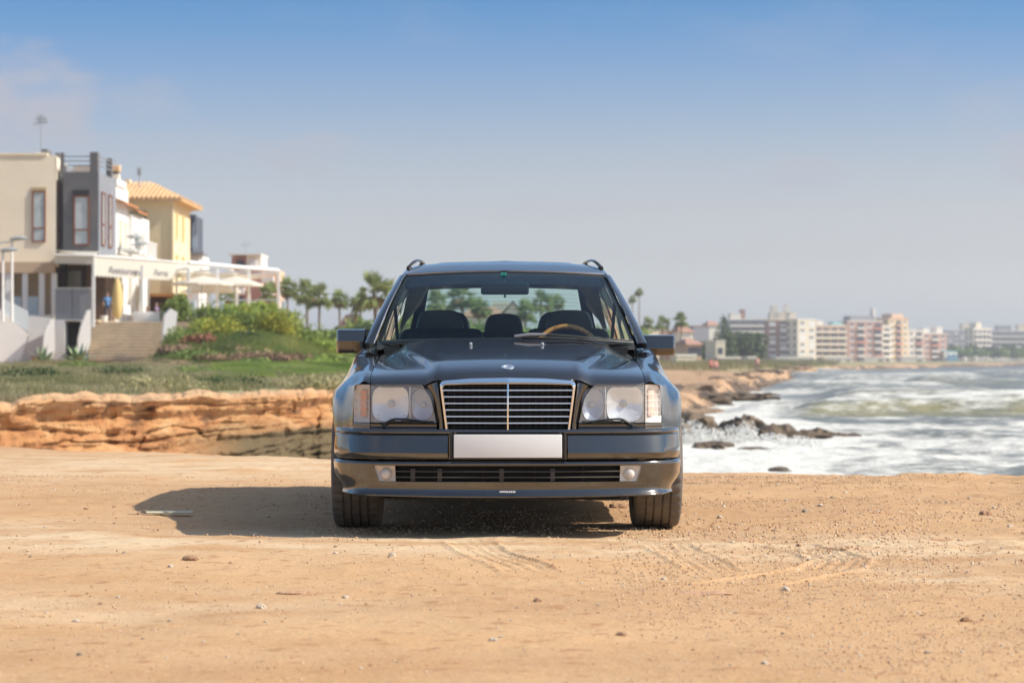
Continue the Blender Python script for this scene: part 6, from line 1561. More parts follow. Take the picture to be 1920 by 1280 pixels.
def leaf_cloud(name, parent, m_, blobs, n, size, seed=0, flat=1.0):
    """leaf quads spread through and mostly near the surface of ellipsoid blobs (x,y,z,rx,ry,rz)"""
    rs = np.random.RandomState(seed); V = []; T = []
    wt = np.array([b[3] * b[4] + b[4] * b[5] + b[3] * b[5] for b in blobs]); wt = wt / wt.sum()
    ids = rs.choice(len(blobs), n, p=wt); bl = np.array(blobs)[ids]
    d = rs.normal(size=(n, 3)); d /= np.linalg.norm(d, axis=1)[:, None]; rr = rs.rand(n) ** .33
    lump = 1 + .28 * fbm(d[:, 0] * 2.3 + ids * 7, d[:, 2] * 2.3 + d[:, 1] * 1.7, 3)
    c = bl[:, :3] + d * bl[:, 3:] * (rr * lump)[:, None]
    nrm = d * .7 + rs.normal(size=(n, 3)) * .6 + np.array([0, 0, .25]); nrm /= np.linalg.norm(nrm, axis=1)[:, None]
    a = np.cross(nrm, rs.normal(size=(n, 3))); a /= np.linalg.norm(a, axis=1)[:, None]; b = np.cross(nrm, a)
    s = size * (.6 + .8 * rs.rand(n))[:, None]
    V = np.stack([c - a * s, c - b * s * .55, c + a * s, c + b * s * .55], 1).reshape(-1, 3)
    F = np.arange(4 * n).reshape(n, 4)
    o = np_mesh(name, V, F, m_, smooth=False); o.parent = parent
    tone = np.clip(.45 + .3 * fbm(c[:, 0] * 1.1 + seed, c[:, 2] * 1.4, 3) + .25 * (rs.rand(n) - .5), 0, 1)
    attr(o, 'tone', np.repeat(tone, 4)); return o
def bush(px, py, D, w, h, m_, lab, n=900, size=.11, seed=0, grp='bushes below the terrace'):
    x = X(px, D); z = Z(py, D) if py is not None else land_z(x, D)
    o = empty('bush', (x, D, z)); tag(o, lab, 'bush', grp); rs = random.Random(seed)
    bl = [(rs.uniform(-.5, .5) * w, rs.uniform(-.3, .3) * w, h * rs.uniform(.35, .62), w * rs.uniform(.28, .45), w * rs.uniform(.25, .4), h * rs.uniform(.30, .42)) for _ in range(6)] + [(0, 0, h * .35, w * .55, w * .4, h * .4)]
    leaf_cloud('foliage', o, m_, bl, n, size, seed)
    b = MB()
    for k in range(4): b.tube([(0, 0, -.1), (rs.uniform(-.3, .3) * w, 0, h * .5)], [.05, .02], 5)
    b.build('stem', M_bark, o, kind='stuff'); return o
bsh = [(345, 655, 128, 1.6, 1.5, L_green, 'low green bush beside the white wall right of the steps'),
 (372, 664, 127, 1.4, 1.5, L_red, 'reddish brown shrub left of the yellow green bushes'),
 (412, 655, 129, 2.0, 2.2, L_yellow, 'yellow green bush lower left on the terrace slope'),
 (378, 618, 139, 1.8, 1.9, L_green, 'leafy green bush in front of the first blue white pillar'),
 (338, 600, 138, 1.5, 1.9, L_green, 'dark green bush with red flowers at the top of the steps wall'),
 (445, 640, 132, 2.2, 2.4, L_green, 'green bush in the middle of the terrace slope'),
 (448, 604, 139, 1.6, 1.6, L_lime, 'bright lime bush between the second and third pillar'),
 (500, 652, 131, 2.2, 2.6, L_yellow, 'yellow green bush with orange tips right of the middle'),
 (475, 668, 128, 1.8, 1.7, L_dark, 'dark green shrub low on the slope'),
 (525, 645, 132, 2.2, 2.4, L_green, 'green bush below the last terrace pillar'),
 (556, 655, 133, 2.2, 2.1, L_green, 'rounded green bush right of the terrace corner'),
 (592, 668, 133, 2.2, 1.4, L_lime, 'low lime green bush where the slope ends'),
 (350, 676, 122, 2.2, .8, L_green, 'low spreading green shrub on the sand before the steps'),
 (400, 607, 141, 1.0, 1.2, L_dark, 'small dark shrub against the beige balustrade'),
 (488, 600, 141, .8, 1.4, L_lime, 'left of two clipped green columns on the balustrade'),
 (507, 600, 141, .8, 1.4, L_lime, 'right of two clipped green columns on the balustrade')]
L_brown = node_leaf('leaf_brown_twig', (.20, .13, .08), (.34, .23, .15), (.48, .36, .25), .3)
bsh += [(330, 668, 124, 1.3, .9, L_brown, 'dry brown twiggy shrub at the foot of the steps wall'), (430, 684, 121, 2.4, .9, L_brown, 'dry brown scrub low in the middle of the slope'), (520, 684, 121, 2.2, .9, L_brown, 'dry brown scrub left of the sandy path end'),
 (580, 690, 119, 2.0, .7, L_lime, 'low lime creeper at the foot of the slope, right side'), (395, 640, 131, 1.4, 1.6, L_lime, 'lime green shrub above the reddish one'), (465, 625, 134, 1.5, 1.8, L_yellow, 'small yellow green bush high on the slope'),
 (540, 622, 137, 1.6, 1.7, L_green, 'green bush directly under the terrace corner pillar'), (610, 690, 121, 1.8, .9, L_green, 'low green bush at the right foot of the slope'), (478, 690, 118, 1.6, .7, L_green, 'small green clump in front of the brown scrub'), (640, 690, 126, 2.0, 1.0, L_lime, 'pale green bush beside the wagon mirror, low')]
for i, (px, py, D, w, h, m_, lab) in enumerate(bsh):
    bush(px, py + 6, D, w * .95, h * .95, m_, lab, n=1300, size=.10, seed=i + 3)
def agave(px, D, s, lab):
    x = X(px, D); o = empty('agave', (x, D, land_z(x, D) - .1)); tag(o, lab, 'agave plant', 'agaves by the basement door'); rs = random.Random(px)
    for k in range(22):
        a = rs.uniform(0, 2 * PI); el = rs.uniform(.5, 1.4); L = s * rs.uniform(.8, 1.1); d = Vector((math.cos(a) * math.cos(el), math.sin(a) * math.cos(el), math.sin(el))); sd = Vector((-math.sin(a), math.cos(a), 0)) * .10 * s
        b = MB(); p0 = d * .05; p1 = d * L * .5 + Vector((0, 0, .03)); p2 = d * L + Vector((0, 0, -.12 * L * math.cos(el)))
        b.add([p0 - sd * .7, p0 + sd * .7, p1 - sd, p1 + sd, p2, p1 + Vector((0, 0, -.05))], [(0, 1, 3, 2), (2, 3, 4), (0, 2, 5), (1, 5, 3), (2, 4, 5), (3, 5, 4)])
        q = b.build('leaf', L_agave, o); attr(q, 'tone', [rs.random()] * 6)
agave(82, 130.5, 1.15, 'spiky green agave left of the dark basement door'); agave(147, 130.2, 1.35, 'larger spiky agave right of the dark basement door'); agave(126, 131.5, .55, 'small agave tuft directly under the dark door opening')
# ---- palms
def palm_proto(seed, h, cr, skirt=True):
    rs = random.Random(seed); o = empty('palm_tree', (0, 0, 0)); b = MB()
    lean = rs.uniform(-.3, .3); pts = [(lean * (t ** 2), 0, h * t) for t in ygrad(0, 1, 7)]
    b.tube(pts, [.32, .25, .22, .20, .19, .19, .17], 8); b.build('trunk', M_trunk, o, smooth=50)
    V = []; F = []; T = []
    top = Vector(pts[-1])
    def frond(a, el, L, tone, droop):
        d = Vector((math.cos(a) * math.cos(el), math.sin(a) * math.cos(el), math.sin(el))); st_ = top + d * L * .45 + Vector((0, 0, -droop * .15))
        side = d.cross(Vector((0, 0, 1))); side = side.normalized() if side.length > .01 else Vector((1, 0, 0)); up = side.cross(d)
        i0 = len(V); V.extend([top - side * .03, top + side * .03, st_]); F.append((i0, i0 + 1, i0 + 2)); T.extend([tone] * 3)
        for k in range(13):
            t = (k - 6) / 6 * 1.55; dd = d * math.cos(t) + side * math.sin(t); ll = L * .58 * (1 - .25 * abs(t) / 1.55) * rs.uniform(.85, 1.1); w = side * math.cos(t) - d * math.sin(t)
            m1 = st_ + dd * ll * .55; e = st_ + dd * ll + Vector((0, 0, -droop * rs.uniform(.25, .5))) + up * rs.uniform(-.08, .08)
            i0 = len(V); V.extend([st_, m1 - w * .055 * L * .6, e, m1 + w * .055 * L * .6]); F.append((i0, i0 + 1, i0 + 2)); F.append((i0, i0 + 2, i0 + 3)); T.extend([tone + rs.uniform(-.1, .1)] * 4)
    for k in range(34):
        el = rs.uniform(-.45, 1.45); frond(rs.uniform(0, 2 * PI), el, cr * rs.uniform(.7, 1.15), .5 + .45 * rs.random(), .7 * cr * max(0, 1 - el))
    if skirt:
        for k in range(22): frond(rs.uniform(0, 2 * PI), rs.uniform(-1.35, -.3), cr * rs.uniform(.6, .85), .12 * rs.random(), .4)
    me = bpy.data.meshes.new('crown'); me.from_pydata([tuple(v) for v in V], [], F); me.materials.append(L_palm)
    q = bpy.data.objects.new('crown', me); scene.collection.objects.link(q); q.parent = o; attr(q, 'tone', np.clip(T, 0, 1))
    return o
pr = [(palm_proto(1, 7.2, 2.2), 7.2), (palm_proto(2, 6.0, 2.4), 6.0), (palm_proto(3, 8.5, 1.9), 8.5)]
for o_, _ in pr: o_.location = (0, 0, 0)
pal = [ # px, top y of crown centre, D, proto, crown scale, label
 (540, 540, 215, 0, .85, 'palm with brown skirt just right of the pergola corner'),
 (503, 549, 190, 1, .65, 'short palm inside the right bay of the pergola'),
 (425, 555, 185, 1, .60, 'small palm seen between the first two pergola posts'),
 (577, 548, 235, 1, .95, 'broad full palm, darker one of the touching pair'),
 (598, 556, 225, 1, .90, 'palm with hanging brown fronds, right one of the touching pair'),
 (638, 561, 240, 0, .82, 'slim palm standing alone above the orange roof'),
 (676, 566, 235, 0, .85, 'palm with brown skirt left of the wagon pillar'),
 (706, 548, 205, 1, 1.1, 'tallest broad palm close to the wagon mirror'),
 (820, 565, 260, 1, 1.0, 'palm seen through the wagon rear glass at far left'),
 (866, 556, 230, 1, 1.15, 'big palm seen through the glass left of the mirror'),
 (900, 578, 225, 0, .85, 'low palm seen through the glass under the mirror'),
 (985, 583, 235, 1, .9, 'bushy palm seen through the glass right of the gable'),
 (1017, 566, 250, 1, .95, 'palm with wide crown seen through the glass on the right'),
 (1045, 567, 270, 0, .75, 'small palm at the right end of the rear glass'),
 (1199, 548, 520, 2, .92, 'taller of the two slender palms right of the wagon roof'),
 (1186, 562, 500, 2, .85, 'shorter of the two slender palms right of the wagon roof'),
 (1215, 606, 430, 1, .9, 'low palm over the pale houses nearest the wagon mirror'),
 (1243, 606, 420, 1, 1.0, 'palm between two others above the right mirror'),
 (1277, 600, 420, 1, 1.05, 'tallest of the three palms above the right mirror')]
for i, (px, py, D, k, sc, lab) in enumerate(pal):
    sc *= .66 if px != 706 else .78
    src, h0 = pr[k]; x = X(px, D); zg = land_z(x, D); h = Z(py, D) - zg
    o = copy_tree(src, None, (x, D, zg), i * 1.3); tag(o, lab, 'palm tree', 'palms along the promenade')
    for c in kids(o):
        if c.name.startswith('trunk'): c.scale = (sc, sc, h / h0)
        else: c.scale = (sc, sc, sc); c.location = (0, 0, h - h0 * sc)
for o_, _ in pr:
    for c in kids(o_): bpy.data.objects.remove(c)
    bpy.data.objects.remove(o_)
# ---- other trees
def tree(px, ybase, ytop, D, w, m_, lab, n=1500, size=.35, seed=0, trunk=.35, kind='tree', nb=8, grp=None):
    x = X(px, D); zg = min(land_z(x, D), Z(ybase, D)); h = Z(ytop, D) - zg; o = empty(kind, (x, D, zg)); tag(o, lab, 'tree', grp); rs = random.Random(seed)
    b = MB(); b.tube([(0, 0, 0), (.1, 0, h * trunk), (.15, 0, h * .7)], [w * .06 + .1, w * .045 + .05, .05], 7)
    for k in range(5): a = rs.uniform(0, 6.3); b.tube([(.1, 0, h * trunk), (math.cos(a) * w * .3, math.sin(a) * w * .3, h * rs.uniform(.6, .8))], [.09, .03], 5)
    b.build('trunk', M_bark, o, smooth=50)
    bl = [(math.cos(a) * w * .32 * rs.uniform(.3, 1.1), math.sin(a) * w * .32, h * (trunk + (1 - trunk) * rs.uniform(.2, .78)), w * rs.uniform(.18, .28), w * rs.uniform(.18, .26), h * (1 - trunk) * rs.uniform(.18, .26)) for a in [rs.uniform(0, 6.3) for _ in range(nb)]]
    leaf_cloud('crown', o, m_, bl, n, size, seed); return o
tr = [(600, 700, 612, 200, 6, L_green, 'grey green tree low behind the palms left of the wagon'), (625, 690, 618, 215, 5, L_dark, 'dark low tree under the lone slim palm'), (655, 690, 622, 232, 7, L_green, 'grey green tree under the slim palms beside the orange roof'), (715, 690, 604, 215, 7, L_dark, 'dark tree directly behind the left windscreen pillar'), (575, 690, 618, 226, 7, L_dark, 'dark tree under the touching pair of palms'), (560, 680, 600, 205, 6, L_green, 'leafy tree behind the terrace corner'),
 (690, 680, 590, 225, 7, L_green, 'spreading green tree behind the wagon mirror'), (840, 690, 572, 245, 9, L_green, 'large green tree filling the left of the rear glass'), (800, 690, 580, 255, 8, L_lime, 'light green tree at the far left of the rear glass'),
 (890, 690, 590, 215, 9, L_green, 'green tree behind the middle headrest'), (1000, 690, 612, 215, 7, L_green, 'green tree right of the middle headrest'), (1040, 690, 616, 235, 7, L_lime, 'pale green tree behind the driver headrest'),
 (1150, 690, 610, 280, 9, L_green, 'green tree hidden beside the windscreen pillar'), (945, 690, 612, 200, 7, L_lime, 'bushy tree before the gabled house'), (760, 690, 590, 240, 9, L_green, 'green tree at the left windscreen pillar')]
for i, (px, yb, yt, D, w, m_, lab) in enumerate(tr): tree(px, yb, yt, D, w, m_, lab, n=1800, size=.26, seed=50 + i, trunk=.22, nb=12, grp='trees behind the promenade')
tree(1390, 680, 619, 640, 13, L_dark, 'round dark tree in front of the brown apartment block', n=2600, size=.55, seed=91, trunk=.15, nb=14)
tree(1325, 682, 640, 560, 8, L_dark, 'small dark tree left of the conical pine', n=1500, size=.5, seed=92, trunk=.12, nb=8)
tree(1415, 682, 640, 640, 8, L_dark, 'lower dark tree at the foot of the brown block', n=1500, size=.5, seed=93, trunk=.12, nb=8)
# conical pine: whorls of branches
def pine(px, ybase, ytop, D, w, lab):
    x = X(px, D); zg = min(land_z(x, D), Z(ybase, D)); h = Z(ytop, D) - zg; o = empty('pine_tree', (x, D, zg)); tag(o, lab, 'tree')
    b = MB(); b.tube([(0, 0, 0), (0, 0, h)], [.35, .05], 7); b.build('trunk', M_bark, o)
    bl = []
    for k in range(13):
        t = k / 12; r = w * (1 - t) ** .8 + .25
        for q in range(5): a = q * 1.257 + k * .6; bl.append((math.cos(a) * r * .5, math.sin(a) * r * .5, h * (.15 + .83 * t), r * .5, r * .5, h * .022))
    leaf_cloud('crown', o, L_dark, bl, 3200, .34, 5); return o
pine(1356, 680, 589, 600, 4.2, 'tall conical pine beside the brown apartment block')
# ================================================================ THE TOWN ROUND THE BAY
AB = mat('brown_brick_facade', (.30, .15, .11), .9); AS = mat('slate_facade', (.22, .23, .26), .9); APK = mat('pink_render', (.62, .38, .29), .9); APE = mat('peach_render', (.72, .50, .34), .9)
ACR = mat('town_cream_render', (.80, .70, .54), .9); AWH = mat('town_white_render', (.84, .78, .69), .9); AYE = mat('ochre_render', (.74, .57, .33), .9); ASL = mat('grey_facade', (.34, .33, .36), .9)  # ASL is one even cool grey
AGL = mat('town_glass', (.10, .10, .12), .3); ARD = mat('red_tile', (.44, .25, .18), .9); AWIN = mat('white_shutter', (.78, .76, .74), .7); AGR = mat('awning_salmon', (.66, .30, .22), .8); ATQ = mat('turquoise_panel', (.30, .52, .55), .7)
def apartment(px0, px1, ytop, ybase, D, rz, wall, floors, style, lab, depth=14, band=None, extra=None, side=None, grp='apartment blocks along the bay'):
    """block whose sea front is w wide; local x along the front, y into the block"""
    cx = X((px0 + px1) / 2, D); z0 = min(Z(ybase, D), land_z(cx, D) + 2); H = Z(ytop, D) - z0
    c, s_ = math.cos(rz), abs(math.sin(rz)); wpx = (px1 - px0) / FOC * D; w = max(6, wpx / c * (1.0 if s_ < .3 else .96)); depth = min(depth, 10)
    o = empty('apartment_block', (cx, D, z0 - 1), rz); tag(o, lab, 'apartment block', grp); H += 1
    hw = w / 2; fh = (H - 1.5) / floors; band = band or AWH
    b = MB(); b.b2(-hw, hw, 0, depth, 0, H); b.build('wall', wall, o)
    b = MB(); b.b2(-hw - .2, hw + .2, -.2, depth + .2, H, H + .6); b.build('roof_parapet', band, o)
    gl = MB(); sh = MB(); nb = max(2, int(w / 4.2)); bw = w / nb
    for f in range(floors):
        z = 1.2 + f * fh
        if style == 'balcony':
            q = MB(); q.b2(-hw + .4, hw - .4, -1.5, -.02, z - .12, z + .02); q.b2(-hw + .4, hw - .4, -1.5, -1.4, z + .021, z + 1.05); q.build('balcony', band, o)
        for k in range(nb):
            x = -hw + (k + .5) * bw
            if style == 'balcony': gl.b2(x - bw * .38, x + bw * .38, -.06, -.01, z + .1, z + fh * .80)
            elif style == 'window':
                gl.b2(x - bw * .22, x + bw * .22, -.06, -.01, z + .9, z + fh * .80); sh.b2(x - bw * .30, x + bw * .30, -.10, -.061, z + .55, z + fh * (.5 if (k + f) % 3 else .86))
            elif style == 'bay':
                if k % 2: q = MB(); q.b2(x - bw * .45, x + bw * .45, -1.2, -.02, z - .1, z + .95); q.build('balcony', band if (f + k) % 4 else AGR, o); gl.b2(x - bw * .40, x + bw * .40, -.06, -.01, z + .96, z + fh * .85)
                else: gl.b2(x - bw * .2, x + bw * .2, -.06, -.01, z + .9, z + fh * .8); sh.b2(x - bw * .25, x + bw * .25, -.10, -.061, z + .8, z + fh * .5)
    for f in range(floors):
        z = 1.2 + f * fh; ns = max(1, int(depth / 4.5))
        for k in range(ns):
            y = (k + .5) * depth / ns
            for sx in (-1, 1): (gl if not side else gl).b2(sx * hw + sx * .01, sx * hw + sx * .06, y - .7, y + .7, z + .9, z + fh * .8)
    if gl.v: gl.build('windows', AGL, o, kind='stuff')
    if sh.v: sh.build('shutters', AWIN, o, kind='stuff')
    if side: b = MB(); b.b2(hw + .07, hw + .5, .5, depth - .5, 0, H - .5); b.build('stair_tower', side, o)
    for e in (extra or []): # (x0 frac, x1 frac, height, depth, mat, name)
        b = MB(); b.b2(-hw + w * e[0], -hw + w * e[1], .8, e[3], H + .601, H + .6 + e[2]); b.build(e[5], e[4], o)
    return o
apartment(1366, 1446, 600, 681, 1180, .10, AS, 7, 'balcony', 'slate coloured apartment wing with grey white balconies behind the round tree', extra=[(.05, .3, 2.6, 8, AWH, 'roof_hut'), (.30, .40, 4.6, 5, ARD, 'water_tank')])
apartment(1438, 1500, 601, 682, 1150, .02, AB, 7, 'window', 'brown brick apartment block with rows of white shutters', extra=[(.1, .9, 3.2, 9, ACR, 'penthouse'), (.15, .35, 6.5, 7, AWH, 'lift_house'), (.55, .7, 6.8, 7, AWH, 'lift_house')], band=ACR)
apartment(1494, 1532, 600, 682, 1145, .5, ACR, 6, 'window', 'cream end wing of the brown apartment block', side=AB)
apartment(1524, 1590, 611, 682, 1190, .35, APE, 6, 'balcony', 'peach apartment block with stacked white balconies, right of the brown one', band=ACR, extra=[(.1, .3, 2, 6, AWH, 'roof_hut'), (.6, .9, 1.5, 6, ATQ, 'roof_hut')])
apartment(1588, 1656, 603, 682, 1220, .30, APK, 6, 'bay', 'pink and grey apartment block with turquoise balconies in the centre of the bay', band=AWH, extra=[(.1, .8, 2.2, 9, ASL, 'roof_hut'), (.75, .82, 6, 4, AWH, 'lift_house')])
apartment(1640, 1672, 612, 682, 1235, .55, ACR, 6, 'balcony', 'slim cream apartment tower beside the ochre one', band=AWH)
apartment(1664, 1706, 598, 682, 1250, .60, AYE, 7, 'bay', 'tall ochre apartment block with pink balcony side and curved top', band=APK, side=APK, extra=[(.2, .8, 2.0, 8, APE, 'penthouse')])
apartment(1700, 1732, 620, 682, 1270, .40, AWH, 5, 'bay', 'pale apartment block with pink sunshades right of the ochre tower', band=AWH)
apartment(1728, 1778, 626, 682, 1290, .35, APK, 5, 'bay', 'lower red and white apartment block near the right end of the row', extra=[(.05, .3, 2.4, 7, AWH, 'roof_hut'), (.6, .85, 3.2, 7, AWH, 'roof_hut')])
apartment(1770, 1796, 660, 683, 1290, .4, AWH, 2, 'window', 'small white building at the end of the beach front', band=ATQ)
apartment(1775, 1835, 620, 672, 1900, .15, ASL, 6, 'window', 'hazy grey apartment block above the far trees, first of three', extra=[(.5, .8, 5, 8, ACR, 'penthouse')], grp='hazy blocks behind the trees')
apartment(1822, 1862, 616, 668, 1880, .6, ACR, 5, 'balcony', 'hazy cream apartment block between two grey ones', extra=[(.2, .5, 4, 8, ACR, 'penthouse')], grp='hazy blocks behind the trees')
apartment(1856, 1990, 621, 672, 1950, .10, ASL, 5, 'balcony', 'long hazy grey apartment block at the right edge of the photo', extra=[(.1, .3, 4, 8, ASL, 'penthouse'), (.4, .5, 5, 8, ACR, 'lift_house')], grp='hazy blocks behind the trees')
for i, (a, b_, lab) in enumerate(((1455, 1520, 'long low white beach building under the brown block'), (1545, 1600, 'low white beach building below the peach block'), (1620, 1662, 'low white beach building below the pink block'), (1690, 1735, 'low white beach building below the ochre tower'))):
    apartment(a, b_, 671, 685, 1130 + 20 * i, .1, AWH, 1, 'window', lab, depth=8, grp='low buildings on the beach')
# houses nearer on the right
def house(px0, px1, yeave, ybase, D, wall, roofm, lab, rz=.2, ridge=0, wins=3, depth=8, cat='house', grp=None, nm='house', gable='x'):
    cx = X((px0 + px1) / 2, D); z0 = min(Z(ybase, D), land_z(cx, D) + .5); H = Z(yeave, D) - z0; w = (px1 - px0) / FOC * D; hw = w / 2
    o = empty(nm, (cx, D, z0 - .5), rz); H += .5; tag(o, lab, cat, grp); b = MB(); b.b2(-hw, hw, 0, depth, 0, H); b.build('wall', wall, o)
    if ridge:
        b = MB(); e = .4
        if gable == 'x': b.add([(-hw - e, -e, H), (hw + e, -e, H), (hw + e, depth + e, H), (-hw - e, depth + e, H), (-hw * .5, depth / 2, H + ridge), (hw * .5, depth / 2, H + ridge)], [(0, 1, 5, 4), (1, 2, 5), (2, 3, 4, 5), (3, 0, 4), (0, 3, 2, 1)])
        else:
            b.add([(-hw - e, -e, H), (hw + e, -e, H), (hw + e, depth + e, H), (-hw - e, depth + e, H), (0, -e, H + ridge), (0, depth + e, H + ridge)], [(0, 4, 5, 3), (1, 2, 5, 4), (2, 3, 5), (0, 3, 2, 1)])
            g = MB(); g.prism([(-hw, H), (hw, H), (0, H + ridge * .93)], 0, .2); g.build('gable', wall, o)
        b.build('roof', roofm, o)
    else: b = MB(); b.b2(-hw - .1, hw + .1, -.1, depth + .1, H + .001, H + .3); b.build('roof_parapet', roofm, o)
    for k in range(wins):
        x = -hw + (k + .5) * w / wins; b = MB(); b.b2(x - .5, x + .5, -.08, -.01, H * .45, H * .45 + min(1.3, H * .4)); b.build('window', AGL, o)
    return o
house(1212, 1236, 618, 672, 440, ACR, AWH, 'cream house between the mirror and the low palm', wins=2); house(1236, 1262, 620, 672, 455, APK, AWH, 'pinkish house behind the middle palm', wins=2)
house(1275, 1300, 622, 676, 450, AWH, ARD, 'white house behind the tallest of the three palms', ridge=1.2, wins=2); house(1300, 1330, 612, 676, 760, ASL, ARD, 'grey house with red roof left of the conical pine', wins=3)
house(1290, 1316, 646, 676, 380, APE, ARD, 'orange house with sloped terracotta roof past the mirror tip', ridge=1.0, wins=2)
house(1328, 1350, 610, 650, 800, AWH, ARD, 'white house with a red rooftop hut left of the conical pine', wins=2, ridge=1.5); house(1342, 1360, 640, 676, 520, ACR, AWH, 'beige square house at the foot of the conical pine', wins=1)
house(1268, 1306, 668, 682, 330, ACR, AWH, 'long low cream wall building behind the beach, next to the wagon', wins=0, depth=3); house(1346, 1390, 672, 683, 420, APE, AWH, 'low tan beach hut row with a green door', wins=2, depth=4); house(1402, 1418, 671, 683, 430, AWH, AWH, 'small bright white hut on the beach', wins=0, depth=3)
house(648, 690, 628, 690, 250, mat('orange_render', (.66, .34, .20), .9), ARD, 'orange house between the slim palm and the wagon mirror', ridge=2.2, wins=2, gable='y')
house(868, 948, 592, 660, 290, AWH, ARD, 'white house with long red roof seen through the rear glass', ridge=1.2, wins=4, rz=0); house(938, 985, 596, 660, 275, AWH, ARD, 'white gabled house seen through the rear glass behind the headrest', ridge=1.9, wins=1, gable='y', rz=0); house(925, 952, 570, 640, 320, AWH, AWH, 'white square upper storey seen below the mirror', wins=1, rz=0)
# tower house with pink walls beyond the pergola
t = empty('pink_tower_house', (X(470, 262), 262, .5)); tag(t, 'pink and white tower house with roof mast rising beyond the pergola', 'house')
TP = mat('tower_pink', (.56, .29, .23), .9)
def tb(name, m_, a, b_, ya, yb, y0, y1): childbox(t, name, m_, X(a, 262), X(b_, 262), y0, y1, Z(yb, 262), Z(ya, 262))
tb('wall', TP, 436, 492, 500, 620, 262, 272); tb('upper_storey', TP, 434, 462, 482, 499.9, 262, 268); tb('white_corner', AWH, 462.2, 490, 479, 499.9, 261.8, 268); tb('side_wing', APE, 492.2, 517, 504, 620, 264, 272); tb('roof_slab', AWH, 430, 491, 476, 478.9, 261, 269); tb('cornice', AWH, 433, 494, 500.1, 503, 261.4, 262)
tb('window', AGL, 443, 458, 487, 499, 261.9, 261.98); tb('window', AWIN, 469, 481, 487, 500, 261.6, 261.78)
for a, b_, ya, yb in ((440, 460, 540, 552), (440, 460, 572, 590), (492, 515, 518, 530), (492, 515, 545, 556)): tb('balcony', AWH, a, b_, ya, yb, 260.8, 261.9)
for a, b_, ya, yb in ((443, 457, 526, 539), (443, 457, 556, 571), (495, 510, 531, 543)): tb('window', AGL, a, b_, ya, yb, 261.85, 261.98)
aerial(X(461, 265), 265, Z(476, 262), Z(447, 262), [(.7, .5, 0)], 'thin mast on the roof of the pink tower house')
# beach: cabins and people, far trees
rs = random.Random(4)
ORD = 'first second third fourth fifth sixth seventh eighth ninth tenth eleventh twelfth thirteenth fourteenth fifteenth sixteenth seventeenth eighteenth nineteenth'.split()
for k in range(19):
    px = 1798 + k * 6.9; D = 1320; z = max(land_z(X(px, D), D), SEA + .3)
    o = empty('beach_cabin', (X(px, D), D, z), rs.uniform(-.3, .3)); tag(o, '%s white cabin from the left in the row on the far shore' % ORD[k], 'beach cabin', 'white cabins in a row on the far shore')
    w = rs.uniform(1.2, 1.9); h = rs.uniform(1.6, 2.2); b = MB(); b.b2(-w / 2, w / 2, 0, 2, 0, h); b.build('wall', AWH, o); b = MB(); b.prism([(-w / 2 - .1, h + .001), (w / 2 + .1, h + .001), (0, h + .6)], -.1, 2.1); b.build('roof', AWH, o)
b = MB(); b.prism([(-4, 0), (4, 0), (2, 5), (-1, 5)], 0, 4); o = b.build('blue_slide', mat('blue_slide_paint', (.22, .45, .66), .5)); o.location = (X(1786, 1285), 1285, Z(683, 1285)); tag(o, 'pale blue structure at the right end of the town front', 'slide')
for i in range(17):
    px = 1772 + i * 12; D = 1420 + (i % 3) * 30; tree(px, 683, 650 - 6 * math.sin(i * 2.1) - (2 if i % 2 else 0), D, 13, L_dark if i % 3 else L_green, '%s tree from the left in the dense green belt on the far shore' % ORD[i], n=700, size=.9, seed=200 + i, trunk=.08, nb=10, grp='green belt of trees on the far shore')
for px, py, D, sh, seated, lab in ((1333, 696, 205, (.55, .22, .18), True, 'person in red sitting on the rocks, left of the far beach figures'), (1342, 697, 208, (.60, .30, .26), True, 'second person sitting close beside the one in red'), (1420, 703, 232, (.60, .34, .28), False, 'person in pink standing on the rocky shore'), (1463, 712, 215, (.55, .06, .10), True, 'person in bright red crouching nearest the surf')):
    z = land_z(X(px, D), D); person('person', (X(px, D), D, z - .03), .4, 1.72, sh, (.25, .18, .16), (.03, .02, .015), seated, lab)
# ================================================================ GROUND COVER, STONES, AIR
def grass_patch(name, label, n, region, h0, h1, m_, blades=9, seed=0, wdt=.010, tonebias=0, spread=.12):
    """tufts of blades, joined: region(rs, n) -> x, y arrays"""
    rs = np.random.RandomState(seed); x, y = region(rs, n)
    z = land_h(960 + x / y * FOC, y, x) - .02
    n = len(x); N = n * blades
    X0 = np.repeat(x, blades) + rs.normal(size=N) * spread; Y0 = np.repeat(y, blades) + rs.normal(size=N) * spread; Z0 = np.repeat(z, blades)
    sc = np.repeat(.6 + .7 * np.clip(.5 + fbm(x * .5, y * .35 + seed, 3), 0, 1), blades); H = (h0 + (h1 - h0) * rs.rand(N)) * sc; a = rs.rand(N) * 2 * PI; ln = rs.rand(N) * .6 * H
    dx, dy = np.cos(a), np.sin(a); w = wdt * (1 + Y0 / 60)
    V = np.stack([np.stack([X0 - w, Y0, Z0], 1), np.stack([X0 + w, Y0, Z0], 1), np.stack([X0 + dx * ln * .4 + w * .5, Y0 + dy * ln * .4, Z0 + H * .6], 1), np.stack([X0 + dx * ln, Y0 + dy * ln, Z0 + H], 1)], 1).reshape(-1, 3)
    F = np.arange(4 * N).reshape(N, 4)
    o = np_mesh(name, V, F, m_, smooth=False); tag(o, label, 'grass', kind='stuff')
    tone = np.clip(.45 + tonebias + .6 * np.repeat(fbm(x * .35 + seed, y * .18, 3), blades) + .25 * (rs.rand(N) - .5), 0, 1); attr(o, 'tone', np.repeat(tone, 4)); return o
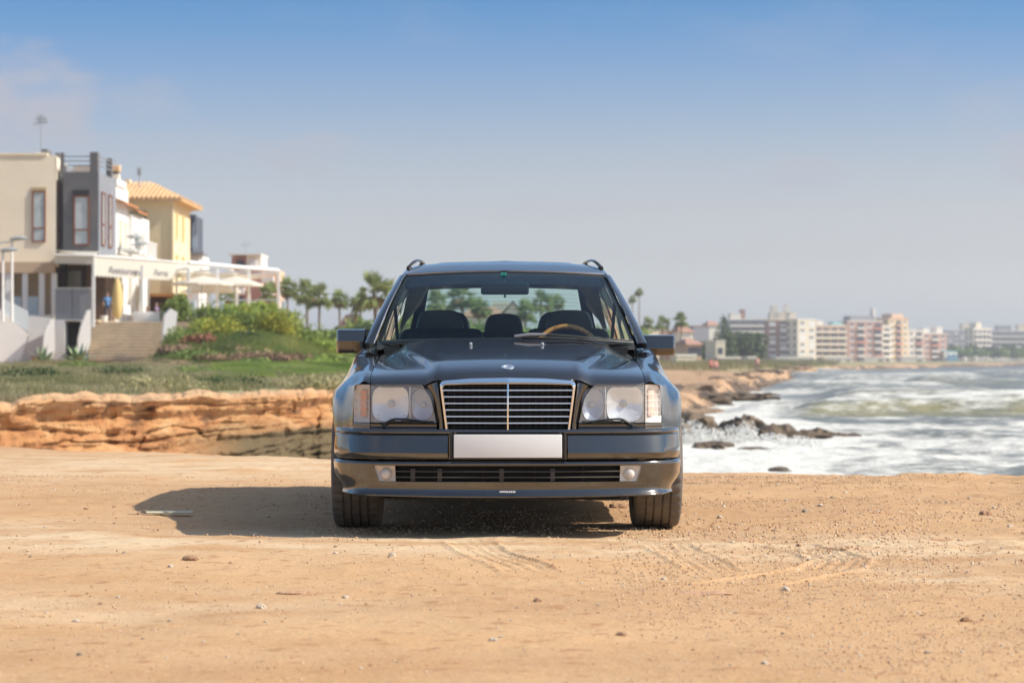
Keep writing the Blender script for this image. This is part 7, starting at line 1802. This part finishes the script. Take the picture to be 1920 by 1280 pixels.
def reg(px0, px1, d0, d1, dens_fn=None, pw=1.6):
    def f(rs, n):
        px = px0 + (px1 - px0) * rs.rand(n * 3); dc = coast(px); d = d0 + (d1 - d0) * rs.rand(n * 3) ** pw; y = dc + d; x = (px - 960) / FOC * y
        k = dens_fn(px, y, x, d) if dens_fn else np.ones(n * 3); m_ = rs.rand(n * 3) < k; return x[m_][:n], y[m_][:n]
    return f
def sparse(px, y, x, d): return np.clip(.22 + 2.0 * fbm(x * .35 + 2, y * .15, 3) + .3 * sstep(3, 12, d), .03, 1) * (1 - sstep(126, 131, y) * .9) * sstep(.6, 2.4, d + fbm(px * .03, px * 0, 2)) * (1 - .95 * sstep(430, 520, px) * sstep(45, 75, d))
grass_patch('grass', 'grey green dune grass covering the ground between cliff and houses', 22000, reg(-700, 720, .8, 88, sparse), .04, .24, L_grass, 10, 1, wdt=.008)
def gsucc(px, y, x, d): return np.clip(.75 + fbm(x * .5, y * .3, 3), 0, 1) * sstep(395, 470, px) * sstep(20, 30, d - .02 * (px - 430)) * sstep(121, 115, y)
grass_patch('ground_cover', 'bright green low creeping plants on the slope below the bushes', 22000, reg(380, 820, 16, 88, gsucc, 1.0), .06, .24, L_lime, 9, 2, wdt=.022, tonebias=.1, spread=.2)
grass_patch('ground_cover', 'dry green scrub behind the far beach', 7000, reg(1180, 1560, 130, 420, lambda px, y, x, d: np.clip(.4 + fbm(x * .05, y * .02, 3), 0, 1), 1.0), .2, .7, L_grass, 8, 5, wdt=.03, spread=.8)
grass_patch('ground_cover', 'green scrub on the terrace slope between the bushes', 2600, (lambda rs, n: (X(330, 130) + (X(650, 130) - X(330, 130)) * rs.rand(n), 119 + 26 * rs.rand(n))), .06, .28, L_green, 9, 8, wdt=.02, spread=.25)
# low scrub tussocks one can tell apart on the cliff top
ts = [(230, 712, 'dark green tussock at the middle of the grass'), (440, 730, 'dark tussock near the cliff lip right of centre'), (60, 722, 'dark low tussock at the left edge of the cliff top'), (600, 738, 'grey tussock at the cliff top beside the wagon'), (300, 735, 'pale dry tussock on the cliff lip'), (150, 700, 'green tussock before the white stair'), (520, 705, 'green tussock in front of the bright ground cover'), (370, 712, 'broad green tussock left of the bright ground cover')]
for i, (px, py, lab) in enumerate(ts):
    D = 46 + max(0, (735 - py)) * 1.3 + px * .012; x = X(px, D); z = land_z(x, D)
    o = empty('tussock', (x, D, z)); tag(o, lab, 'shrub', 'tussocks on the cliff top'); leaf_cloud('foliage', o, L_dark if 'dark' in lab else L_grass if ('pale' in lab or 'grey' in lab) else L_green, [(dx * .5, dy * .4, .12, .45, .4, .22) for dx, dy in ((0, 0), (1, 0), (-1, 0), (.4, 1), (-.5, -1))], 900, .045, 300 + i)
# stones lying on the lot
M_stone1 = mat('pale_stone', (.80, .67, .52), .9, noise=.15, nscale=30, bump=.6, bscale=60); M_stone2 = mat('rusty_stone', (.58, .34, .20), .9, noise=.25, nscale=30, bump=.6, bscale=60); M_stone3 = mat('grey_stone', (.52, .40, .30), .9, noise=.25, nscale=30, bump=.6, bscale=60)
sm_ = [[rock_mesh('stone', 1, .8, .75, 40 + k, m_, sub=3) for k in range(4)] for m_ in (M_stone1, M_stone2, M_stone3)]
def stone(px, py, wpx, k, lab, hscale=.8, grp=None):
    D = CAMH * FOC / (py - 678); x = X(px, D); r = wpx / FOC * D / 2 * 1.1
    z = float(ground_h(np.array([x]), np.array([D]))[0])
    return place('stone', sm_[k][rsn.randrange(4)], (x, D + r, z + r * .15), rsn.uniform(0, 6.3), lab, 'stone', grp, scale=(r, r, r * hscale))
rsn = random.Random(8)
big = [(355, 1055, 34, 1, 'widest flat rusty stone left of centre on the open ground', .45), (320, 1068, 11, 0, 'small pale stone just before the widest rusty stone'), (735, 1047, 13, 0, 'upright pale stone standing before the left front wheel', 1.5),
 (489, 1141, 22, 0, 'rounded pale stone lying left of centre, largest in the near dust'), (498, 1172, 9, 0, 'tiny white stone below the rounded pale one'), (925, 1207, 15, 0, 'pale stone nearest the bottom centre edge'), (149, 1234, 12, 2, 'grey brown stone at the lower left'),
 (477, 1003, 16, 0, 'pale stone at the front edge of the wagon shadow'), (648, 1122, 12, 0, 'pale stone below the left front wheel'), (58, 1044, 9, 2, 'grey stone at the left edge level with the shadow'), (141, 1162, 12, 0, 'pale stone in the left foreground'),
 (1008, 1133, 15, 1, 'rusty stone just right of the middle of the foreground'), (1474, 1107, 17, 0, 'pale stone to the right of the brown clod'), (1813, 1165, 20, 1, 'rusty stone at the right in the darker earth'), (1165, 1195, 18, 1, 'rusty stone below right of the middle'),
 (1435, 1246, 14, 0, 'pale stone at the lower right of the middle'), (1538, 948, 12, 0, 'pale stone behind the tyre prints on the right'), (1850, 963, 20, 1, 'rusty stone near the right edge by the shore'), (1895, 988, 12, 0, 'white stone close to the right edge'), (1511, 961, 14, 2, 'dark stone left of the pale one behind the tyre prints'),
 (1160, 952, 30, 1, 'rusty clod lying behind the right front wheel', .5), (830, 918, 10, 2, 'small dark stone at the back edge of the wagon shadow'), (1498, 1021, 12, 1, 'rusty pebble at the top of the right tyre print'), (1350, 970, 12, 0, 'pale stone between wagon and right edge'),
 (222, 1119, 9, 0, 'pale pebble at left between two darker clods'), (1245, 1090, 11, 0, 'stone beside the brown clod in the middle right'), (1740, 1226, 12, 2, 'grey stone at the lower right corner')]
for e in big: stone(e[0], e[1], e[2], e[3], e[4], *(e[5:6] if len(e) > 5 else (.8,)))
for i in range(230):
    u = rsn.random(); right = rsn.random() < .62
    px = rsn.uniform(1290, 1915) if right and u < .7 else rsn.uniform(5, 1915); py = 905 + 360 * rsn.random() ** (1.1 if right else .7)
    if 620 < px < 1290 and py < 1000: continue
    if px < 640 and py < 915: continue
    k = rsn.choices((0, 1, 2), (5, 4, 2))[0]
    stone(px, py, rsn.choice((4, 5, 5, 6, 6, 7, 8)), k, ('small pale stone', 'small rusty stone', 'small grey brown stone')[k] + ' scattered on the bare ochre dirt lot', .8, ('pale', 'rusty', 'grey brown')[k] + ' stones scattered on the dirt')
def gravel():
    rs = np.random.RandomState(12); n = 60000
    px = np.where(rs.rand(n) < .62, 1150 + 900 * rs.rand(n), -100 + 2150 * rs.rand(n)); py = 893 + 420 * rs.rand(n) ** 1.9; und = rs.rand(n) < .08
    px = np.where(und, 560 + 720 * rs.rand(n), px); py = np.where(und, 925 + 75 * rs.rand(n), py)
    D = CAMH * FOC / (py - 678); x = (px - 960) / FOC * D; keep = D < edge_y(x) - .2; x, D = x[keep], D[keep]; n = len(x)
    dens = np.clip(.5 + 1.6 * fbm(x * .8, D * .8 + 4, 3), .05, 1); keep = rs.rand(n) < dens; x, D = x[keep], D[keep]; n = len(x)
    r = (.0022 + .0062 * rs.rand(n) ** 3.5) * np.clip((D - 4) / 7, .6, 1.1); z = ground_h(x, D)
    base = np.array([(1, 0, 0), (0, 1, 0), (-1, 0, 0), (0, -1, 0), (0, 0, .9), (0, 0, -.4)]); T = np.array([(0, 1, 4), (1, 2, 4), (2, 3, 4), (3, 0, 4), (1, 0, 5), (2, 1, 5), (3, 2, 5), (0, 3, 5)])
    a = rs.rand(n) * 6.28; c, s_ = np.cos(a)[:, None], np.sin(a)[:, None]; j = 1 + .5 * (rs.rand(n, 6, 3) - .5); B = base[None] * j
    Vx = B[..., 0] * c - B[..., 1] * s_; Vy = B[..., 0] * s_ + B[..., 1] * c
    V = np.stack([Vx * r[:, None] + x[:, None], Vy * r[:, None] + D[:, None], B[..., 2] * r[:, None] + z[:, None] + r[:, None] * .25], -1).reshape(-1, 3)
    F = (T[None] + (np.arange(n) * 6)[:, None, None]).reshape(-1, 3)
    m_ = node_leaf('gravel_mix', (.42, .24, .13), (.56, .36, .21), (.72, .58, .42), .0)
    o = np_mesh('gravel', V, F, m_, smooth=False); tag(o, 'fine gravel and crumbs of earth scattered over the dirt lot', 'gravel', kind='stuff'); attr(o, 'tone', np.repeat(rs.rand(n) ** 1.3, 6))
gravel()
# twig-thin drifts: a dark clod patch and a strap lying in the shade
b = MB(); b.rbox((0, 0, .012), (.26, .07, .012), .005); o = b.build('strap', mat('olive_board', (.62, .60, .44), .8), None, smooth=40); Dp = CAMH * FOC / (964 - 678); o.location = (X(318, Dp), Dp, .0); o.rotation_euler = (0, 0, .15); tag(o, 'flat olive green board scrap at the left tip of the wagon shadow', 'board')
for k, (px, py, w) in enumerate(((1315, 1116, .22), (560, 1114, .16))):
    Dp = CAMH * FOC / (py - 678); me = rock_mesh('clod', w / 2, .04, .010, 70 + k, M_stone2, 3); place('clod', me, (X(px, Dp), Dp, .006), 0, ('thin dark crust of earth lying before the right tyre print', 'thin brown crust of earth left of the middle')[k], 'clod')
# spray where the surf breaks on the reef
def spray():
    o = empty('surf_spray', (X(1360, 66), 66, SEA)); tag(o, 'white spray thrown up where waves break on the reef rocks', 'spray', kind='stuff')
    m_ = node_leaf('spray_white', (.70, .70, .66), (.78, .78, .75), (.84, .84, .82), .45); rs = random.Random(3); bl = []
    for px, py, w, h in ((1290, 830, 40, 44), (1330, 835, 40, 30), (1370, 832, 34, 34), (1402, 838, 24, 40), (1450, 836, 36, 20), (1500, 834, 36, 16), (1300, 850, 50, 20), (1560, 772, 60, 26), (1530, 768, 40, 30), (1490, 765, 40, 18)):
        D = 64 if py > 800 else 98; w_ = w / FOC * D; h_ = h / FOC * D; bl.append((X(px, D) - o.location.x, D - 66 + rs.uniform(-.4, .4), h_ * .35, w_, 1.0, h_ * .8))
    leaf_cloud('droplets', o, m_, bl, 9000, .035, 17)
spray()
# ---- the air over the bay
HAZE = .00029
def haze():
    b = MB(); b.b2(-20000, 20000, -80, 6500, -4.0, 62.0); o = b.build('haze', None_mat(), None); o['kind'] = 'stuff'; o['label'] = 'thin sea haze over the bay'; return o
def None_mat():
    m = bpy.data.materials.new('sea_haze'); m.use_nodes = True; nt = m.node_tree; nt.nodes.clear(); out = nt.nodes.new('ShaderNodeOutputMaterial'); v = nt.nodes.new('ShaderNodeVolumePrincipled')
    v.inputs['Color'].default_value = (.93, .95, .98, 1); v.inputs['Density'].default_value = HAZE; v.inputs['Anisotropy'].default_value = .3; nt.links.new(v.outputs[0], out.inputs['Volume']); return m
haze()
